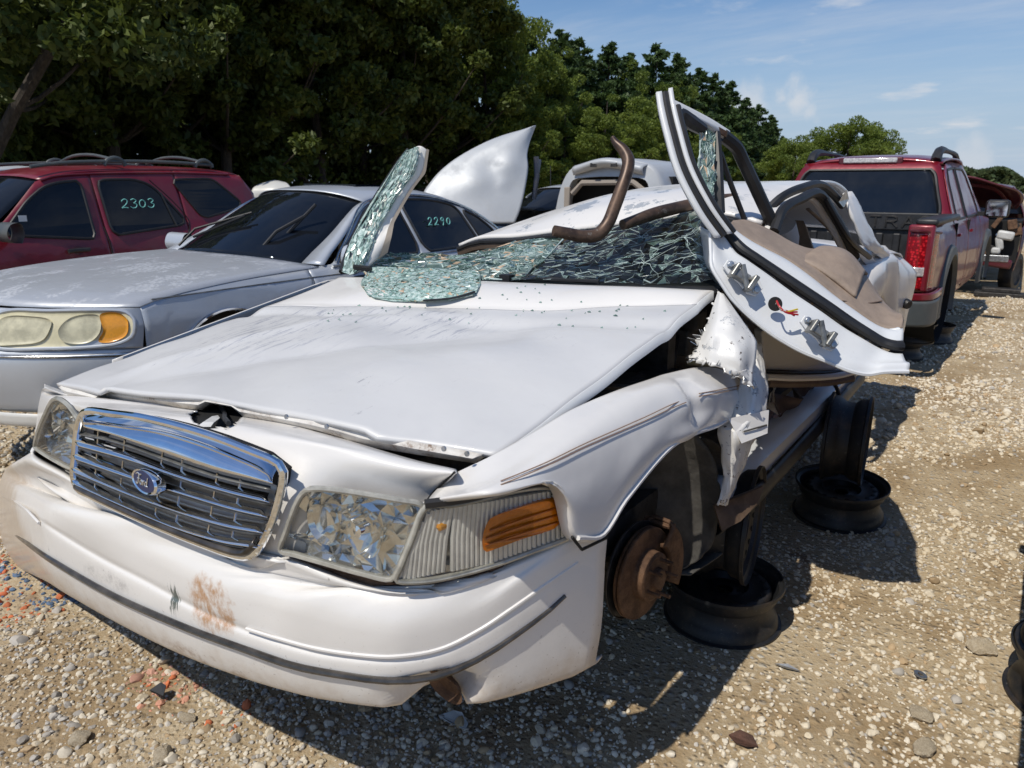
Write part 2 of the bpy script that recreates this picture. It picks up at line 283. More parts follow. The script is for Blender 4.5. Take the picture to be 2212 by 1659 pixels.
class MB:
    def __init__(s): s.v = []; s.f = []; s.m = []
    def add(s, V, Fc, mi=0):
        o = len(s.v); s.v += [tuple(map(float, p)) for p in V]; s.f += [tuple(i+o for i in q) for q in Fc]; s.m += [mi]*len(Fc); return s
    def grid(s, G, mi=0, flip=False, keep=None, cl=False):
        a, b = G.shape[:2]; V = G.reshape(-1, 3); Fc = []
        for i in range(a-1):
            for j in range(b if cl else b-1):
                if keep is not None and not keep(i, j): continue
                j2 = (j+1) % b; q = (i*b+j, i*b+j2, (i+1)*b+j2, (i+1)*b+j); Fc.append(q[::-1] if flip else q)
        return s.add(V, Fc, mi)
    def box(s, c, d, rot=None, mi=0):
        c = np.asarray(c, float); h = np.asarray(d, float)/2; V = []
        for x in (-1, 1):
            for y in (-1, 1):
                for z in (-1, 1):
                    p = np.array([x*h[0], y*h[1], z*h[2]]); 
                    if rot is not None: p = np.array(rot @ Vector(p))
                    V.append(c+p)
        return s.add(V, [(0, 1, 3, 2), (4, 6, 7, 5), (0, 4, 5, 1), (2, 3, 7, 6), (0, 2, 6, 4), (1, 5, 7, 3)], mi)
    def tube(s, path, r, n=8, mi=0, cap=True, closed=False, flat=1., upv=(0, 0, 1)):
        P = np.asarray(path, float); k = len(P); rr = np.full(k, r, float) if np.isscalar(r) else np.interp(np.linspace(0, 1, k), np.linspace(0, 1, len(r)), r)
        T = np.roll(P, -1, 0)-np.roll(P, 1, 0) if closed else np.gradient(P, axis=0)
        T /= np.linalg.norm(T, axis=1)[:, None]+1e-12
        u = np.array(upv, float); 
        if abs(u @ T[0]) > .95: u = np.array([0, 1., 0]) if abs(T[0][1]) < .9 else np.array([1., 0, 0])
        V = []
        for i in range(k):
            u = u-(u @ T[i])*T[i]; u /= np.linalg.norm(u)+1e-12; w = np.cross(T[i], u)
            for j in range(n):
                a = 2*math.pi*j/n; V.append(P[i]+rr[i]*(math.cos(a)*u*flat+math.sin(a)*w))
        Fc = []
        for i in range(k if closed else k-1):
            for j in range(n):
                i2 = (i+1) % k; Fc.append((i*n+j, i*n+(j+1) % n, i2*n+(j+1) % n, i2*n+j))
        if cap and not closed: Fc += [tuple(range(n))[::-1], tuple(range((k-1)*n, k*n))]
        return s.add(V, Fc, mi)
    def plate(s, poly, th, mi=0):
        """solid plate: polygon poly, back face moved by vector th"""
        P = [Vector(p) for p in poly]; tri = tessellate_polygon([P]); n = len(P); t = Vector(th)
        nm = sum(((P[b]-P[a]).cross(P[c]-P[a]) for a, b, c in tri), Vector())
        fl = nm.dot(t) > 0
        V = P+[p+t for p in P]; Fc = []
        for q in tri: Fc += [tuple(q[::-1]) if fl else tuple(q), tuple(n+i for i in (q if fl else q[::-1]))]
        # winding of the rim follows the polygon
        ar = sum((P[i].cross(P[(i+1) % n]) for i in range(n)), Vector()); f2 = ar.dot(t) > 0
        for i in range(n):
            j = (i+1) % n; q = (i, j, n+j, n+i); Fc.append(q if f2 else q[::-1])
        return s.add(V, Fc, mi)
    def lathe(s, prof, c, ax, n=32, mi=0, closed=False):
        ax = Vector(ax).normalized(); u = ax.orthogonal().normalized(); w = ax.cross(u); c = Vector(c)
        V = [c+ax*h+(u*math.cos(2*math.pi*j/n)+w*math.sin(2*math.pi*j/n))*r for r, h in prof for j in range(n)]
        k = len(prof); Fc = [(i*n+j, i*n+(j+1) % n, ((i+1) % k)*n+(j+1) % n, ((i+1) % k)*n+j) for i in range(k if closed else k-1) for j in range(n)]
        return s.add(V, Fc, mi)
    def disc(s, c, ax, r, n=16, h=.002, mi=0): return s.lathe([(.0001, h), (r, h), (r, 0), (.0001, 0)], c, ax, n, mi)
OFF = {}
def mk(name, mb, mats, parent=None, smooth=True, ang=35, solid=0., bevel=0., sub=0, label=None, off=-1, kind=None):
    me = bpy.data.meshes.new(name); V = mb.v
    if parent is not None and parent.name in OFF: 
        q = OFF[parent.name]; V = [(a-q[0], b-q[1], c-q[2]) for a, b, c in V]
    me.from_pydata(V, [], mb.f); 
    mats = mats if isinstance(mats, (list, tuple)) else [mats]
    for m in mats: me.materials.append(M[m] if isinstance(m, str) else m)
    if len(mats) > 1: me.polygons.foreach_set('material_index', mb.m)
    me.validate(); me.update()
    if smooth: me.shade_smooth(); me.set_sharp_from_angle(angle=R(ang))
    o = bpy.data.objects.new(name, me); COL.objects.link(o)
    if parent is not None:
        o.parent = parent
        if parent.name in OFF: OFF[o.name] = OFF[parent.name]
    if solid: md = o.modifiers.new('solid', 'SOLIDIFY'); md.thickness = abs(solid); md.offset = off if solid > 0 else -off
    if sub: md = o.modifiers.new('sub', 'SUBSURF'); md.levels = md.render_levels = sub
    if bevel: md = o.modifiers.new('bev', 'BEVEL'); md.width = bevel; md.segments = 2; md.limit_method = 'ANGLE'
    if label: o['label'] = label
    if kind: o['kind'] = kind
    return o
def tag(o, label, cat, group=None):
    o['label'] = label; o['category'] = cat
    if group: o['group'] = group
    return o
def empty(name, loc=(0, 0, 0), rot=(0, 0, 0), label=None, cat=None, group=None, world=False):
    o = bpy.data.objects.new(name, None); COL.objects.link(o); o.location = loc; o.rotation_euler = rot
    if world: OFF[o.name] = np.array(loc, float)
    if label: tag(o, label, cat, group)
    return o
def copy_tree(o, parent=None):
    c = o.copy(); COL.objects.link(c)
    if parent is not None: c.parent = parent
    for k in [k for k in bpy.data.objects if k.parent == o]: copy_tree(k, c)
    return c
# ------------------------------------------------------------------ ground
def gh(x, y):
    return .012*np.sin(x*1.7+.6)*np.sin(y*1.3+1.1)+.008*np.sin(x*3.9+y*2.7)+.006*np.sin(x*6.1-y*5.3+2)
def axis_lines(lo, hi, step, far):
    a = np.arange(lo, hi+1e-6, step); g = []; s = step
    v = 0
    while v < far: s *= 1.35; v += s; g.append(v)
    g = np.array(g); return np.r_[lo-g[::-1], a, hi+g]
gx = axis_lines(-9, 6, .12, 420); gy = axis_lines(-4, 16, .12, 420)
GX, GY = np.meshgrid(gx, gy, indexing='ij'); near = np.exp(-((GX+1)**2+(GY-5)**2)/500)
G = np.stack([GX, GY, gh(GX, GY)*near], 2)
t = NT('gravel_ground'); oc = t.coord()
big = t.noise(.55, 6, .6, oc); mid = t.noise(2.6, 7, .65, oc); fine = t.noise(55, 6, .75, oc)
v = t.n('ShaderNodeTexVoronoi'); v.inputs['Scale'].default_value = 42; v.inputs['Randomness'].default_value = 1; t.l(oc, v.inputs['Vector'])
v2 = t.n('ShaderNodeTexVoronoi'); v2.inputs['Scale'].default_value = 19; t.l(oc, v2.inputs['Vector'])
px_ = t.n('ShaderNodeSeparateXYZ'); t.l(oc, px_.inputs[0])
c = t.mix(t.rng(mid, .32, .68), (.40, .295, .17), (.52, .41, .26))
c = t.mix(t.rng(fine, .4, .72), c, (.56, .48, .35)); 
sepc = t.n('ShaderNodeSeparateColor'); t.l(v.outputs['Color'], sepc.inputs[0])
stone = t.mix(sepc.outputs[0], (.30, .25, .18), (.60, .55, .46))
c = t.mix(t.math('MULTIPLY', t.rng(v.outputs[0], .34, .20), t.rng(sepc.outputs[1], .35, .5)), c, stone)
sep2 = t.n('ShaderNodeSeparateColor'); t.l(v2.outputs['Color'], sep2.inputs[0])
c = t.mix(t.math('MULTIPLY', t.rng(v2.outputs[0], .30, .18), t.rng(sep2.outputs[1], .62, .72)), c, t.mix(sep2.outputs[0], (.42, .38, .30), (.62, .58, .50)))
c = t.mix(t.math('MULTIPLY', t.rng(t.noise(1.1, 6, .62, t.coord(loc=(1, 7, 0))), .46, .62), .75), c, (.31, .215, .115))
c = t.mix(t.math('MULTIPLY', t.rng(t.noise(2.3, 5, .6, t.coord(loc=(4, 2, 0))), .64, .72), .6), c, (.17, .085, .045))
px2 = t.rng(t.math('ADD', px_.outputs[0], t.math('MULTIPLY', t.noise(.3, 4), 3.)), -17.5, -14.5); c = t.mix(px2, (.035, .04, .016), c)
b = t.bsdf(Base_Color=c, Roughness=.92); b.inputs['Specular IOR Level'].default_value = .2
h = t.math('ADD', t.rng(v.outputs[0], .0, .45, 1., 0.), t.math('ADD', t.rng(v2.outputs[0], 0, .4, 1.2, 0.), fine))
t.l(t.bump(h, .016, .7), b.inputs['Normal']); t.done(b)
mb = MB().grid(G); gr = mk('ground', mb, 'gravel_ground', ang=180); gr['kind'] = 'structure'
# loose stones: one uncountable mass, scattered by geometry nodes
src = bpy.data.collections.new('stone_shapes')
t = NT('loose_stone'); at = t.n('ShaderNodeAttribute'); at.attribute_type = 'INSTANCER'; at.attribute_name = 'tint'
nn = t.noise(1.3, 5, .65); c = t.mix(t.rng(nn, .35, .7, .25, 0.), at.outputs['Color'], (.22, .17, .11))
b = t.bsdf(Base_Color=c, Roughness=.85); b.inputs['Specular IOR Level'].default_value = .25; t.done(b)
def rock_mesh(name, seed, sub=2, ang=28):
    bm = bmesh.new(); bmesh.ops.create_icosphere(bm, subdivisions=sub, radius=1); r = np.random.default_rng(seed)
    ks = [(Vector(r.normal(size=3)).normalized(), r.uniform(.62, .95)) for _ in range(9)]
    sx = Vector((r.uniform(.8, 1.25), r.uniform(.65, 1.), r.uniform(.5, .8)))
    for vv in bm.verts:
        p = vv.co.copy()
        for n_, d_ in ks:
            k = p.dot(n_)
            if k > d_: p -= n_*(k-d_)*.9
        vv.co = Vector((p.x*sx.x, p.y*sx.y, p.z*sx.z))*(1+.06*r.normal())
    me = bpy.data.meshes.new(name); bm.to_mesh(me); bm.free(); me.shade_smooth(); me.set_sharp_from_angle(angle=R(ang)); return me
for k in range(6):
    me = rock_mesh('stone', 30+k); me.materials.append(M['loose_stone']); src.objects.link(bpy.data.objects.new('stone_shape', me))
def gravel(n_try):
    th = RNG.uniform(-1.62, .30, n_try); d = 13*RNG.uniform(0, 1, n_try)**.72+.5
    x = CAM[0]+np.sin(th)*d; y = CAM[1]+np.cos(th)*d
    den = np.clip(1.25/(d/2.6)**.55, 0, 1)
    pn = np.sin(x*2.1+1)*np.sin(y*1.9+.3)+.6*np.sin(x*4.3-y*3.7)+.4*np.sin(x*9.1+y*7.7)      # bare patches of dirt between stony drifts
    left = np.clip((.9-x)/1.2, 0, 1); keep = RNG.uniform(0, 1, n_try) < den*np.clip(.42+.50*pn+.65*left, .12, 1)
    x, y, d, left = x[keep], y[keep], d[keep], left[keep]; n = len(x)
    s = np.clip(np.exp(RNG.normal(math.log(.0056), .46, n)), .003, .030)*(1+.10*left)*np.clip(d/3.5, 1, 1.7)
    u = RNG.uniform(0, 1, (n, 1)); w = RNG.uniform(0, 1, n)
    warm = np.array([.66, .56, .40]); pale = np.array([.80, .73, .60]); grey = np.array([.46, .43, .385]); tan = np.array([.44, .32, .19])
    c = warm*(1-u)+pale*u
    g = w < .10+.24*left; c[g] = (grey*(.7+.6*u))[g]; tt = (w > .88); c[tt] = (tan*(.7+.6*u))[tt]
    c = np.clip(c*(1-.12*left[:, None]), 0, 1)
    for (a, bq, rad, col, pr) in ((40, 1262, .20, (.66, .17, .07), .62), (75, 1290, .17, (.66, .18, .07), .6), (5, 1240, .2, (.66, .17, .07), .6), (95, 1262, .17, (.10, .17, .28), .75), (60, 1232, .15, (.10, .17, .27), .7), (130, 1285, .12, (.10, .17, .28), .6),
                                 (345, 1470, .085, (.66, .18, .07), .7), (318, 1455, .07, (.62, .34, .25), .6), (375, 1490, .09, (.68, .33, .22), .6), (490, 1560, .07, (.72, .2, .08), .3)):
        q = A(a, bq, z=0); rr = np.hypot(x-q[0], y-q[1]); hit = RNG.uniform(0, 1, n) < pr*np.clip(1.4-rr/rad, 0, 1)
        c[hit] = np.array(col)*RNG.uniform(.7, 1.15, (hit.sum(), 1))
    # keep stones from growing through the wheel rims
    for (a, bq, rr) in ((.888, 1.78, .215), (1.05, 3.07, .215), (1.98, 2.02, .22)):
        k = np.hypot(x-a, y-bq) > rr; x, y, s, c = x[k], y[k], s[k], c[k]; n = len(x); left = left[k]; d = d[k]
    return x, y, s, np.clip(c, 0, 1)
x, y, s, c = gravel(360000); n = len(x)
me = bpy.data.meshes.new('gravel'); me.vertices.add(n)
me.vertices.foreach_set('co', np.stack([x, y, gh(x, y)+s*.18], 1).ravel())
at = me.attributes.new('sc', 'FLOAT', 'POINT'); at.data.foreach_set('value', s)
at = me.attributes.new('rot', 'FLOAT_VECTOR', 'POINT'); rt_ = RNG.normal(0, .35, (n, 3)); rt_[:, 2] = RNG.uniform(0, 6.28, n); at.data.foreach_set('vector', rt_.ravel())
at = me.attributes.new('tint', 'FLOAT_COLOR', 'POINT'); at.data.foreach_set('color', np.c_[c, np.ones(n)].ravel())
at = me.attributes.new('idx', 'INT', 'POINT'); at.data.foreach_set('value', RNG.integers(0, 6, n))
go = bpy.data.objects.new('gravel', me); COL.objects.link(go); go['kind'] = 'stuff'; tag(go, 'pale loose limestone gravel spread over the dirt lot', 'gravel')
def scatter_nodes(name, coll):
    g = bpy.data.node_groups.new(name, 'GeometryNodeTree'); g.interface.new_socket('Geometry', in_out='INPUT', socket_type='NodeSocketGeometry'); g.interface.new_socket('Geometry', in_out='OUTPUT', socket_type='NodeSocketGeometry')
    a = g.nodes.new('NodeGroupInput'); z = g.nodes.new('NodeGroupOutput'); ip = g.nodes.new('GeometryNodeInstanceOnPoints'); ci = g.nodes.new('GeometryNodeCollectionInfo')
    ci.inputs[0].default_value = coll; ci.inputs[1].default_value = True; ci.inputs[2].default_value = True
    def na(nm, ty): q = g.nodes.new('GeometryNodeInputNamedAttribute'); q.data_type = ty; q.inputs[0].default_value = nm; return q.outputs[0]
    er = g.nodes.new('FunctionNodeEulerToRotation'); L = g.links.new
    L(a.outputs[0], ip.inputs['Points']); L(ci.outputs[0], ip.inputs['Instance']); ip.inputs['Pick Instance'].default_value = True
    L(na('idx', 'INT'), ip.inputs['Instance Index']); L(na('rot', 'FLOAT_VECTOR'), er.inputs[0]); L(er.outputs[0], ip.inputs['Rotation']); L(na('sc', 'FLOAT'), ip.inputs['Scale'])
    L(ip.outputs[0], z.inputs[0]); return g
go.modifiers.new('scatter', 'NODES').node_group = scatter_nodes('stone_scatter', src)
# ------------------------------------------------------------------ trees
def leaf_mat(name, dark, lite, trans=.3):
    t = NT(name); gi = t.n('ShaderNodeNewGeometry'); nn = t.noise(.55, 3, .6)
    f = t.math('ADD', t.math('MULTIPLY', gi.outputs['Random Per Island'], .55), t.math('MULTIPLY', t.rng(nn, .35, .65), .45))
    c = t.mix(f, dark, lite); d = t.bsdf(Base_Color=c, Roughness=.55); d.inputs['Specular IOR Level'].default_value = .3
    tr = t.n('ShaderNodeBsdfTranslucent'); t.l(t.mix(.5, c, lite), tr.inputs[0]); m = t.n('ShaderNodeMixShader'); m.inputs[0].default_value = trans
    t.l(d.outputs[0], m.inputs[1]); t.l(tr.outputs[0], m.inputs[2]); t.l(m.outputs[0], t.out.inputs[0]); return t.m
leaf_mat('leaf_wood', (.022, .042, .011), (.13, .165, .03)); leaf_mat('leaf_bright', (.06, .10, .018), (.22, .28, .05), .4)
leaf_mat('leaf_cedar', (.024, .05, .018), (.085, .14, .04), .25); leaf_mat('leaf_far', (.045, .07, .03), (.10, .135, .055), .25)
t = NT('bark'); nn = t.noise(6, 7, .7, t.coord(scale=(3, 3, .6))); b = t.bsdf(Base_Color=t.mix(t.rng(nn, .35, .7), (.030, .024, .019), (.085, .07, .055)), Roughness=.9); t.l(t.bump(nn, .03), b.inputs['Normal']); t.done(b)
def leaf_mesh(name, cen, siz, mat, r, up=.35, asp=.5, cross=False):
    n = len(cen); a = r.normal(size=(n, 3)); a[:, 2] -= .3; a /= np.linalg.norm(a, axis=1)[:, None]
    nm = r.normal(size=(n, 3)); nm[:, 2] = np.abs(nm[:, 2])+up; b = np.cross(nm, a); b /= np.linalg.norm(b, axis=1)[:, None]+1e-9
    s = siz[:, None]; V = np.stack([cen-a*s*.5, cen+b*s*asp*.5-a*s*.05, cen+a*s*.5, cen-b*s*asp*.5-a*s*.05], 1).reshape(-1, 3)
    me = bpy.data.meshes.new(name); me.vertices.add(4*n); me.vertices.foreach_set('co', V.ravel()); me.loops.add(4*n); me.loops.foreach_set('vertex_index', np.arange(4*n)); me.polygons.add(n)
    me.polygons.foreach_set('loop_start', np.arange(0, 4*n, 4)); me.update(calc_edges=True); me.materials.append(M[mat]); return me
def trunk_mesh(H, r, lean, limbs, r0):
    mb = MB(); k = 9; zs = np.linspace(0, 1, k)
    P = np.stack([lean[0]*zs**1.4*H+.10*np.sin(zs*7+r.uniform(0, 6)), lean[1]*zs**1.4*H+.10*np.sin(zs*6+r.uniform(0, 6)), zs*H*.92-.1], 1)
    mb.tube(P, list(r0*(1-zs*.85)), 9); tips = []
    for i in range(limbs):
        f = r.uniform(.22, .85); b = P[int(f*(k-1))]; th = r.uniform(0, 6.28); ln = H*r.uniform(.16, .34)*(1.15-f*.6); up = r.uniform(.35, 1.)
        q = [b+np.array([math.cos(th)*ln*u, math.sin(th)*ln*u, ln*up*u**1.2-.12*math.sin(u*3)]) for u in np.linspace(0, 1, 6)]
        mb.tube(q, list(np.linspace(r0*.42*(1-f*.6), .015, 6)), 6); tips += [q[3], q[5]]
    return mb, np.array(tips), P
def broadleaf(seed, H, rad, nl, ls, mat, base=.22, blobs=30, lean=(0, 0), limbs=16, r0=.16, dens=1.):
    r = np.random.default_rng(seed); mb, tips, P = trunk_mesh(H, r, lean, limbs, r0); C = list(tips)
    while len(C) < blobs+len(tips):
        q = r.normal(size=3); q /= np.linalg.norm(q); q *= r.uniform(.35, 1)**.6; z = (base+(1-base)*(.5+.5*q[2]*.97))*H
        C.append(np.array([q[0]*rad+lean[0]*z, q[1]*rad+lean[1]*z, z]))
    C = np.array(C); br = r.uniform(.10, .21, len(C))*rad*2*.62; w = br**2; w /= w.sum(); bi = r.choice(len(C), nl, p=w)
    d = r.normal(size=(nl, 3)); d /= np.linalg.norm(d, axis=1)[:, None]; d *= (r.uniform(.25, 1, nl)**.5)[:, None]; d[:, 2] *= .72
    cen = C[bi]+d*br[bi][:, None]; cen = cen[cen[:, 2] > .3]
    return mb, leaf_mesh('crown', cen, r.uniform(.7, 1.3, len(cen))*ls, mat, r)
def cedar(seed, H, rad, nl, ls, mat='leaf_cedar'):
    r = np.random.default_rng(seed); mb = MB(); mb.tube([(0, 0, -.1), (.05, 0, H*.5), (0, .03, H*.97)], [.15, .09, .01], 8); cen = []
    nb = 150
    for i in range(nb):
        f = (i+r.uniform(0, 1))/nb; z = H*(.06+.93*f); L = rad*(1-f)**.78*r.uniform(.55, 1.12)+.12; th = r.uniform(0, 6.28); k = max(6, int(nl/nb*(1.7*(1-f)+.25)))
        u = r.uniform(.15, 1, k)**.7; rise = r.uniform(.05, .5)
        p = np.stack([np.cos(th)*L*u, np.sin(th)*L*u, z+L*u*rise-.1*u], 1)+r.normal(size=(k, 3))*np.array([.16, .16, .12])*(.35+.8*(1-f)); cen.append(p)
    cen = np.vstack(cen); cen = cen[cen[:, 2] > .15]
    return mb, leaf_mesh('crown', cen, r.uniform(.6, 1.3, len(cen))*ls, mat, r, up=.2, asp=.42)
TPROTO = {}
def proto(key, fn, *a, **k):
    mb, cm = fn(*a, **k); tr = mk('trunk', mb, 'bark'); tm = tr.data; bpy.data.objects.remove(tr); TPROTO[key] = (tm, cm)
for i in range(4): proto(('wood', i), broadleaf, 100+i, 12., 3.0, 26000, .24, 'leaf_wood', base=(.08, .30, .12, .26)[i], blobs=46, limbs=20, r0=.17+.03*(i % 2))
proto(('lean', 0), broadleaf, 131, 9., 3.1, 20000, .20, 'leaf_wood', base=.30, blobs=30, lean=(.50, .38), limbs=14, r0=.17)
for i in range(2): proto(('bright', i), broadleaf, 140+i, 10., 2.9, 34000, .17, 'leaf_bright', base=.06, blobs=75, limbs=16, r0=.15)
for i in range(3): proto(('cedar', i), cedar, 150+i*7, 9., 2.7+.35*i, 26000, .27)
for i in range(2): proto(('round', i), broadleaf, 160+i, 7., 3.0, 30000, .18, 'leaf_bright', base=.05, blobs=85, limbs=12, r0=.14)
def tree(key, name, p, s, rz, label, group, sx=1.):
    e = empty(name, (float(p[0]), float(p[1]), 0), (0, 0, rz), label, 'tree', group); e.scale = (s*sx, s*sx, s)
    for nm, me in zip(('trunk', 'crown'), TPROTO[key]):
        o = bpy.data.objects.new(nm, me); COL.objects.link(o); o.parent = e
    return e
def edge_pt(px, x): return A(px, 500, x=x)
H0 = {'wood': 12.2, 'bright': 10.2, 'cedar': 9., 'round': 7.2, 'lean': 9.2}
gw = 'broadleaf trees along the edge of the wood'
lab = ('dark tall broadleaf tree in the wood behind the maroon SUV', 'shaded broadleaf tree in the wood behind the silver sedan', 'tall broadleaf tree above the upright silver panel')
k = 0
for px, x, H in ((-160, -17.5, 12), (20, -19.5, 13), (150, -20.5, 13.5), (265, -18.6, 12.2), (390, -20, 12.8), (500, -18.8, 11.8), (600, -20, 13), (700, -19, 12.3), (790, -20.3, 13.2), (880, -19.2, 12.4), (960, -19.8, 12.6)):
    tree(('wood', k % 4), 'broadleaf_tree', edge_pt(px, x), H/12.2, k*1.7, lab[0] if px < 480 else lab[1] if px < 850 else lab[2], gw); k += 1
for px, x, H in ((-60, -24, 14), (110, -25, 14), (330, -24.5, 14.5), (560, -25, 14), (760, -25, 14.3), (930, -25, 14)):
    tree(('wood', (k+1) % 4), 'broadleaf_tree', edge_pt(px, x), H/12.2, k*2.1, 'tall dark tree standing deeper in the wood behind the front trees', gw); k += 1
tree(('lean', 0), 'leaning_tree', edge_pt(-80, -15.4), 1., 0., 'leaning tree with a thick curved trunk over the maroon SUV at the far left', None)
bpy.data.objects['leaning_tree'].pop('group', None)
gb = 'sunlit bushy trees at the end of the wood'
for i, (px, x, ytop) in enumerate(((1045, -19.5, -15), (1085, -20.5, 20), (1180, -19., 108), (1375, -19.6, 138), (1250, -18.6, 178), (1440, -19, 160))):
    p = edge_pt(px, x); dd = (p-CAM) @ _fw; H = 1.672+(396-ytop)/FPX*dd
    tree(('bright', i % 2), 'broadleaf_tree', p, H/10.2, i*2.3, 'sunlit light green broadleaf tree between the dark wood and the cedars' if i < 2 else 'sunlit light green tree growing among the dark cedars', gb, 1.0 if i < 2 else .85)
for i, (px, x, ytop) in enumerate(((1120, -17.6, 190), (1215, -17.4, 232), (1300, -17.2, 205), (1365, -17.5, 228), (1480, -17.4, 262), (1545, -17.6, 285), (1160, -22.5, 128), (1270, -22.5, 150), (1420, -22.5, 165), (1530, -22.5, 215), (1600, -22.5, 255))):
    p = edge_pt(px, x); dd = (p-CAM) @ _fw; H = 1.672+(396-ytop)/FPX*dd
    tree(('bright', i % 2) if i != 3 else ('round', 1), 'broadleaf_tree', p, H/(10.2 if i != 3 else 7.2), i*1.9, 'low bright green bushy tree in front of the cedars' if i < 6 else 'green tree filling the line behind the cedars', gb, 1.25 if i < 6 else 1.1)
gc = 'dark cedars in the tree line'
for i, (px, x, ytop) in enumerate(((1135, -20, 92), (1205, -20, 96), (1240, -20.5, 112), (1305, -20, 118), (1345, -20.5, 140), (1400, -20, 122), (1445, -19.6, 140), (1490, -20, 168), (1520, -20.3, 178), (1555, -20, 192), (1590, -19.5, 225), (1618, -20, 238), (1645, -19.6, 258), (1672, -19.8, 300))):
    p = edge_pt(px, x); dd = (p-CAM) @ _fw; H = 1.672+(396-ytop)/FPX*dd
    tree(('cedar', i % 3), 'cedar_tree', p, H/9., i*1.1, 'dark pointed cedar in the tree line beyond the wrecked sedan', gc, 1.15)
for i, (px, dd, ytop, sx) in enumerate(((1700, 46, 292, 1.05), (1745, 50, 286, 1.), (1815, 48, 250, 1.0), (1862, 50, 276, .95))):
    p = A(px, 500, d=dd); H = 1.672+(396-ytop)/FPX*dd
    tree(('round', i % 2), 'round_tree', p, H/7.2, i*1.3, ('light green rounded tree right of the last cedars', 'pale green rounded tree beside the taller one', 'tallest rounded green tree above the red pickup roof', 'rounded green tree at the right end of the tree line')[i], 'rounded trees above the red pickup', sx)
ORD = 'first second third fourth fifth sixth seventh eighth ninth tenth eleventh twelfth thirteenth fourteenth fifteenth'.split()
def ordinals(test, phrase):
    q = [o for o in bpy.data.objects if o.get('category') == 'tree' and test(o['label'])]
    def px(o): d = np.array(o.location)-CAM; return (d @ _rt)/(d @ _fw)
    for i, o in enumerate(sorted(q, key=px)): o['label'] = phrase % ORD[i]
ordinals(lambda s_: 'cedar in the tree line' in s_, '%s dark pointed cedar from the left in the tree line beyond the wreck')
ordinals(lambda s_: s_.startswith(('dark tall', 'shaded', 'tall broadleaf')), '%s tall shaded broadleaf tree from the left along the front of the wood')
ordinals(lambda s_: 'deeper in the wood' in s_, '%s from the left of the dark trees deeper in the wood')
ordinals(lambda s_: s_.startswith('low bright'), '%s from the left of the low bright green bushy trees before the cedars')
ordinals(lambda s_: 'filling the line' in s_, '%s from the left of the green trees filling gaps behind the cedars')
ordinals(lambda s_: 'between the dark wood' in s_, '%s sunlit light green tree between the dark wood and the cedars')
ordinals(lambda s_: 'growing among' in s_, '%s from the left of the sunlit green trees growing among the cedars')
# undergrowth at the foot of the wood and the far wood on the right: masses
r = np.random.default_rng(5); n = 46000; yy = r.uniform(-4, 62, n); th = np.sin(yy*1.3)*.5+np.sin(yy*.47)*.8
xx = -18.6-r.uniform(0, 4, n)+th*.5; zz = r.uniform(0, 1, n)**1.3*(2.5+1.0*np.sin(yy*.9+1)+.7*np.sin(yy*2.3))
n2 = 40000; y2 = r.uniform(-12, 75, n2); x2 = -27-r.uniform(0, 3, n2); z2 = r.uniform(0, 4.2, n2)
me = leaf_mesh('undergrowth', np.concatenate([np.stack([xx, yy, zz], 1), np.stack([x2, y2, z2], 1)]), np.r_[r.uniform(.14, .34, n), r.uniform(.3, .6, n2)], 'leaf_wood', r); o = bpy.data.objects.new('undergrowth', me); COL.objects.link(o); o['kind'] = 'stuff'; tag(o, 'dark brush growing along the foot of the wood', 'undergrowth')
n = 30000; px = r.uniform(1960, 2420, n); dd = r.uniform(118, 135, n); top = 378-14*np.sin((px-2020)/55)-6*np.sin(px/17)+np.where(px < 2060, (2060-px)*.3, 0)
zt = 1.672+(396-top)/FPX*dd; P = CAM+(_fw[None]+_rt[None]*((px-PW/2)/FPX)[:, None]+_up[None]*((PH/2-396)/FPX))*dd[:, None]; P[:, 2] = zt*r.uniform(0, 1, n)**.6
me = leaf_mesh('far_woods', P, r.uniform(.5, 1.1, n), 'leaf_far', r, asp=.8); o = bpy.data.objects.new('far_woods', me); COL.objects.link(o); o['kind'] = 'stuff'; tag(o, 'low hazy wood on the horizon beyond the dark red car', 'woods')
# ------------------------------------------------------------------ the wrecked white sedan
HERO = empty('wrecked_sedan', HO, label='white sedan with crushed roof, shattered windscreen and torn off driver door', cat='car', world=True)
def P2(seq, **k): return [A(a, b, **k) for a, b in seq]
def PZ(seq): return [A(a, b, z=c) for a, b, c in seq]
# bonnet: measured front lip, buckle line and rear edge
lip = PZ([(122, 828, 1.068), (213, 847, 1.088), (227, 836, 1.10), (328, 849, 1.113), (451, 862, 1.124), (569, 884, 1.132), (685, 905, 1.135), (785, 924, 1.13), (811, 941, 1.118), (899, 952, 1.108), (1075, 985, 1.092)])
buck = PZ([(575, 662, 1.205), (640, 659, 1.217), (720, 662, 1.226), (830, 664, 1.232), (950, 664, 1.236), (1080, 666, 1.244), (1200, 667, 1.252), (1300, 664, 1.26), (1400, 662, 1.268), (1505, 655, 1.288)])
back = PZ([(735, 598, 1.282), (850, 600, 1.287), (1040, 608, 1.292), (1300, 618, 1.302), (1540, 627, 1.313)])
nx, ny = 90, 64
fa, fb, fc = lin(lip, nx), lin(cr(buck, 60), nx), lin(cr(back, 60), nx)
G = np.zeros((ny+22, nx, 3)); ss = np.linspace(0, 1, nx)
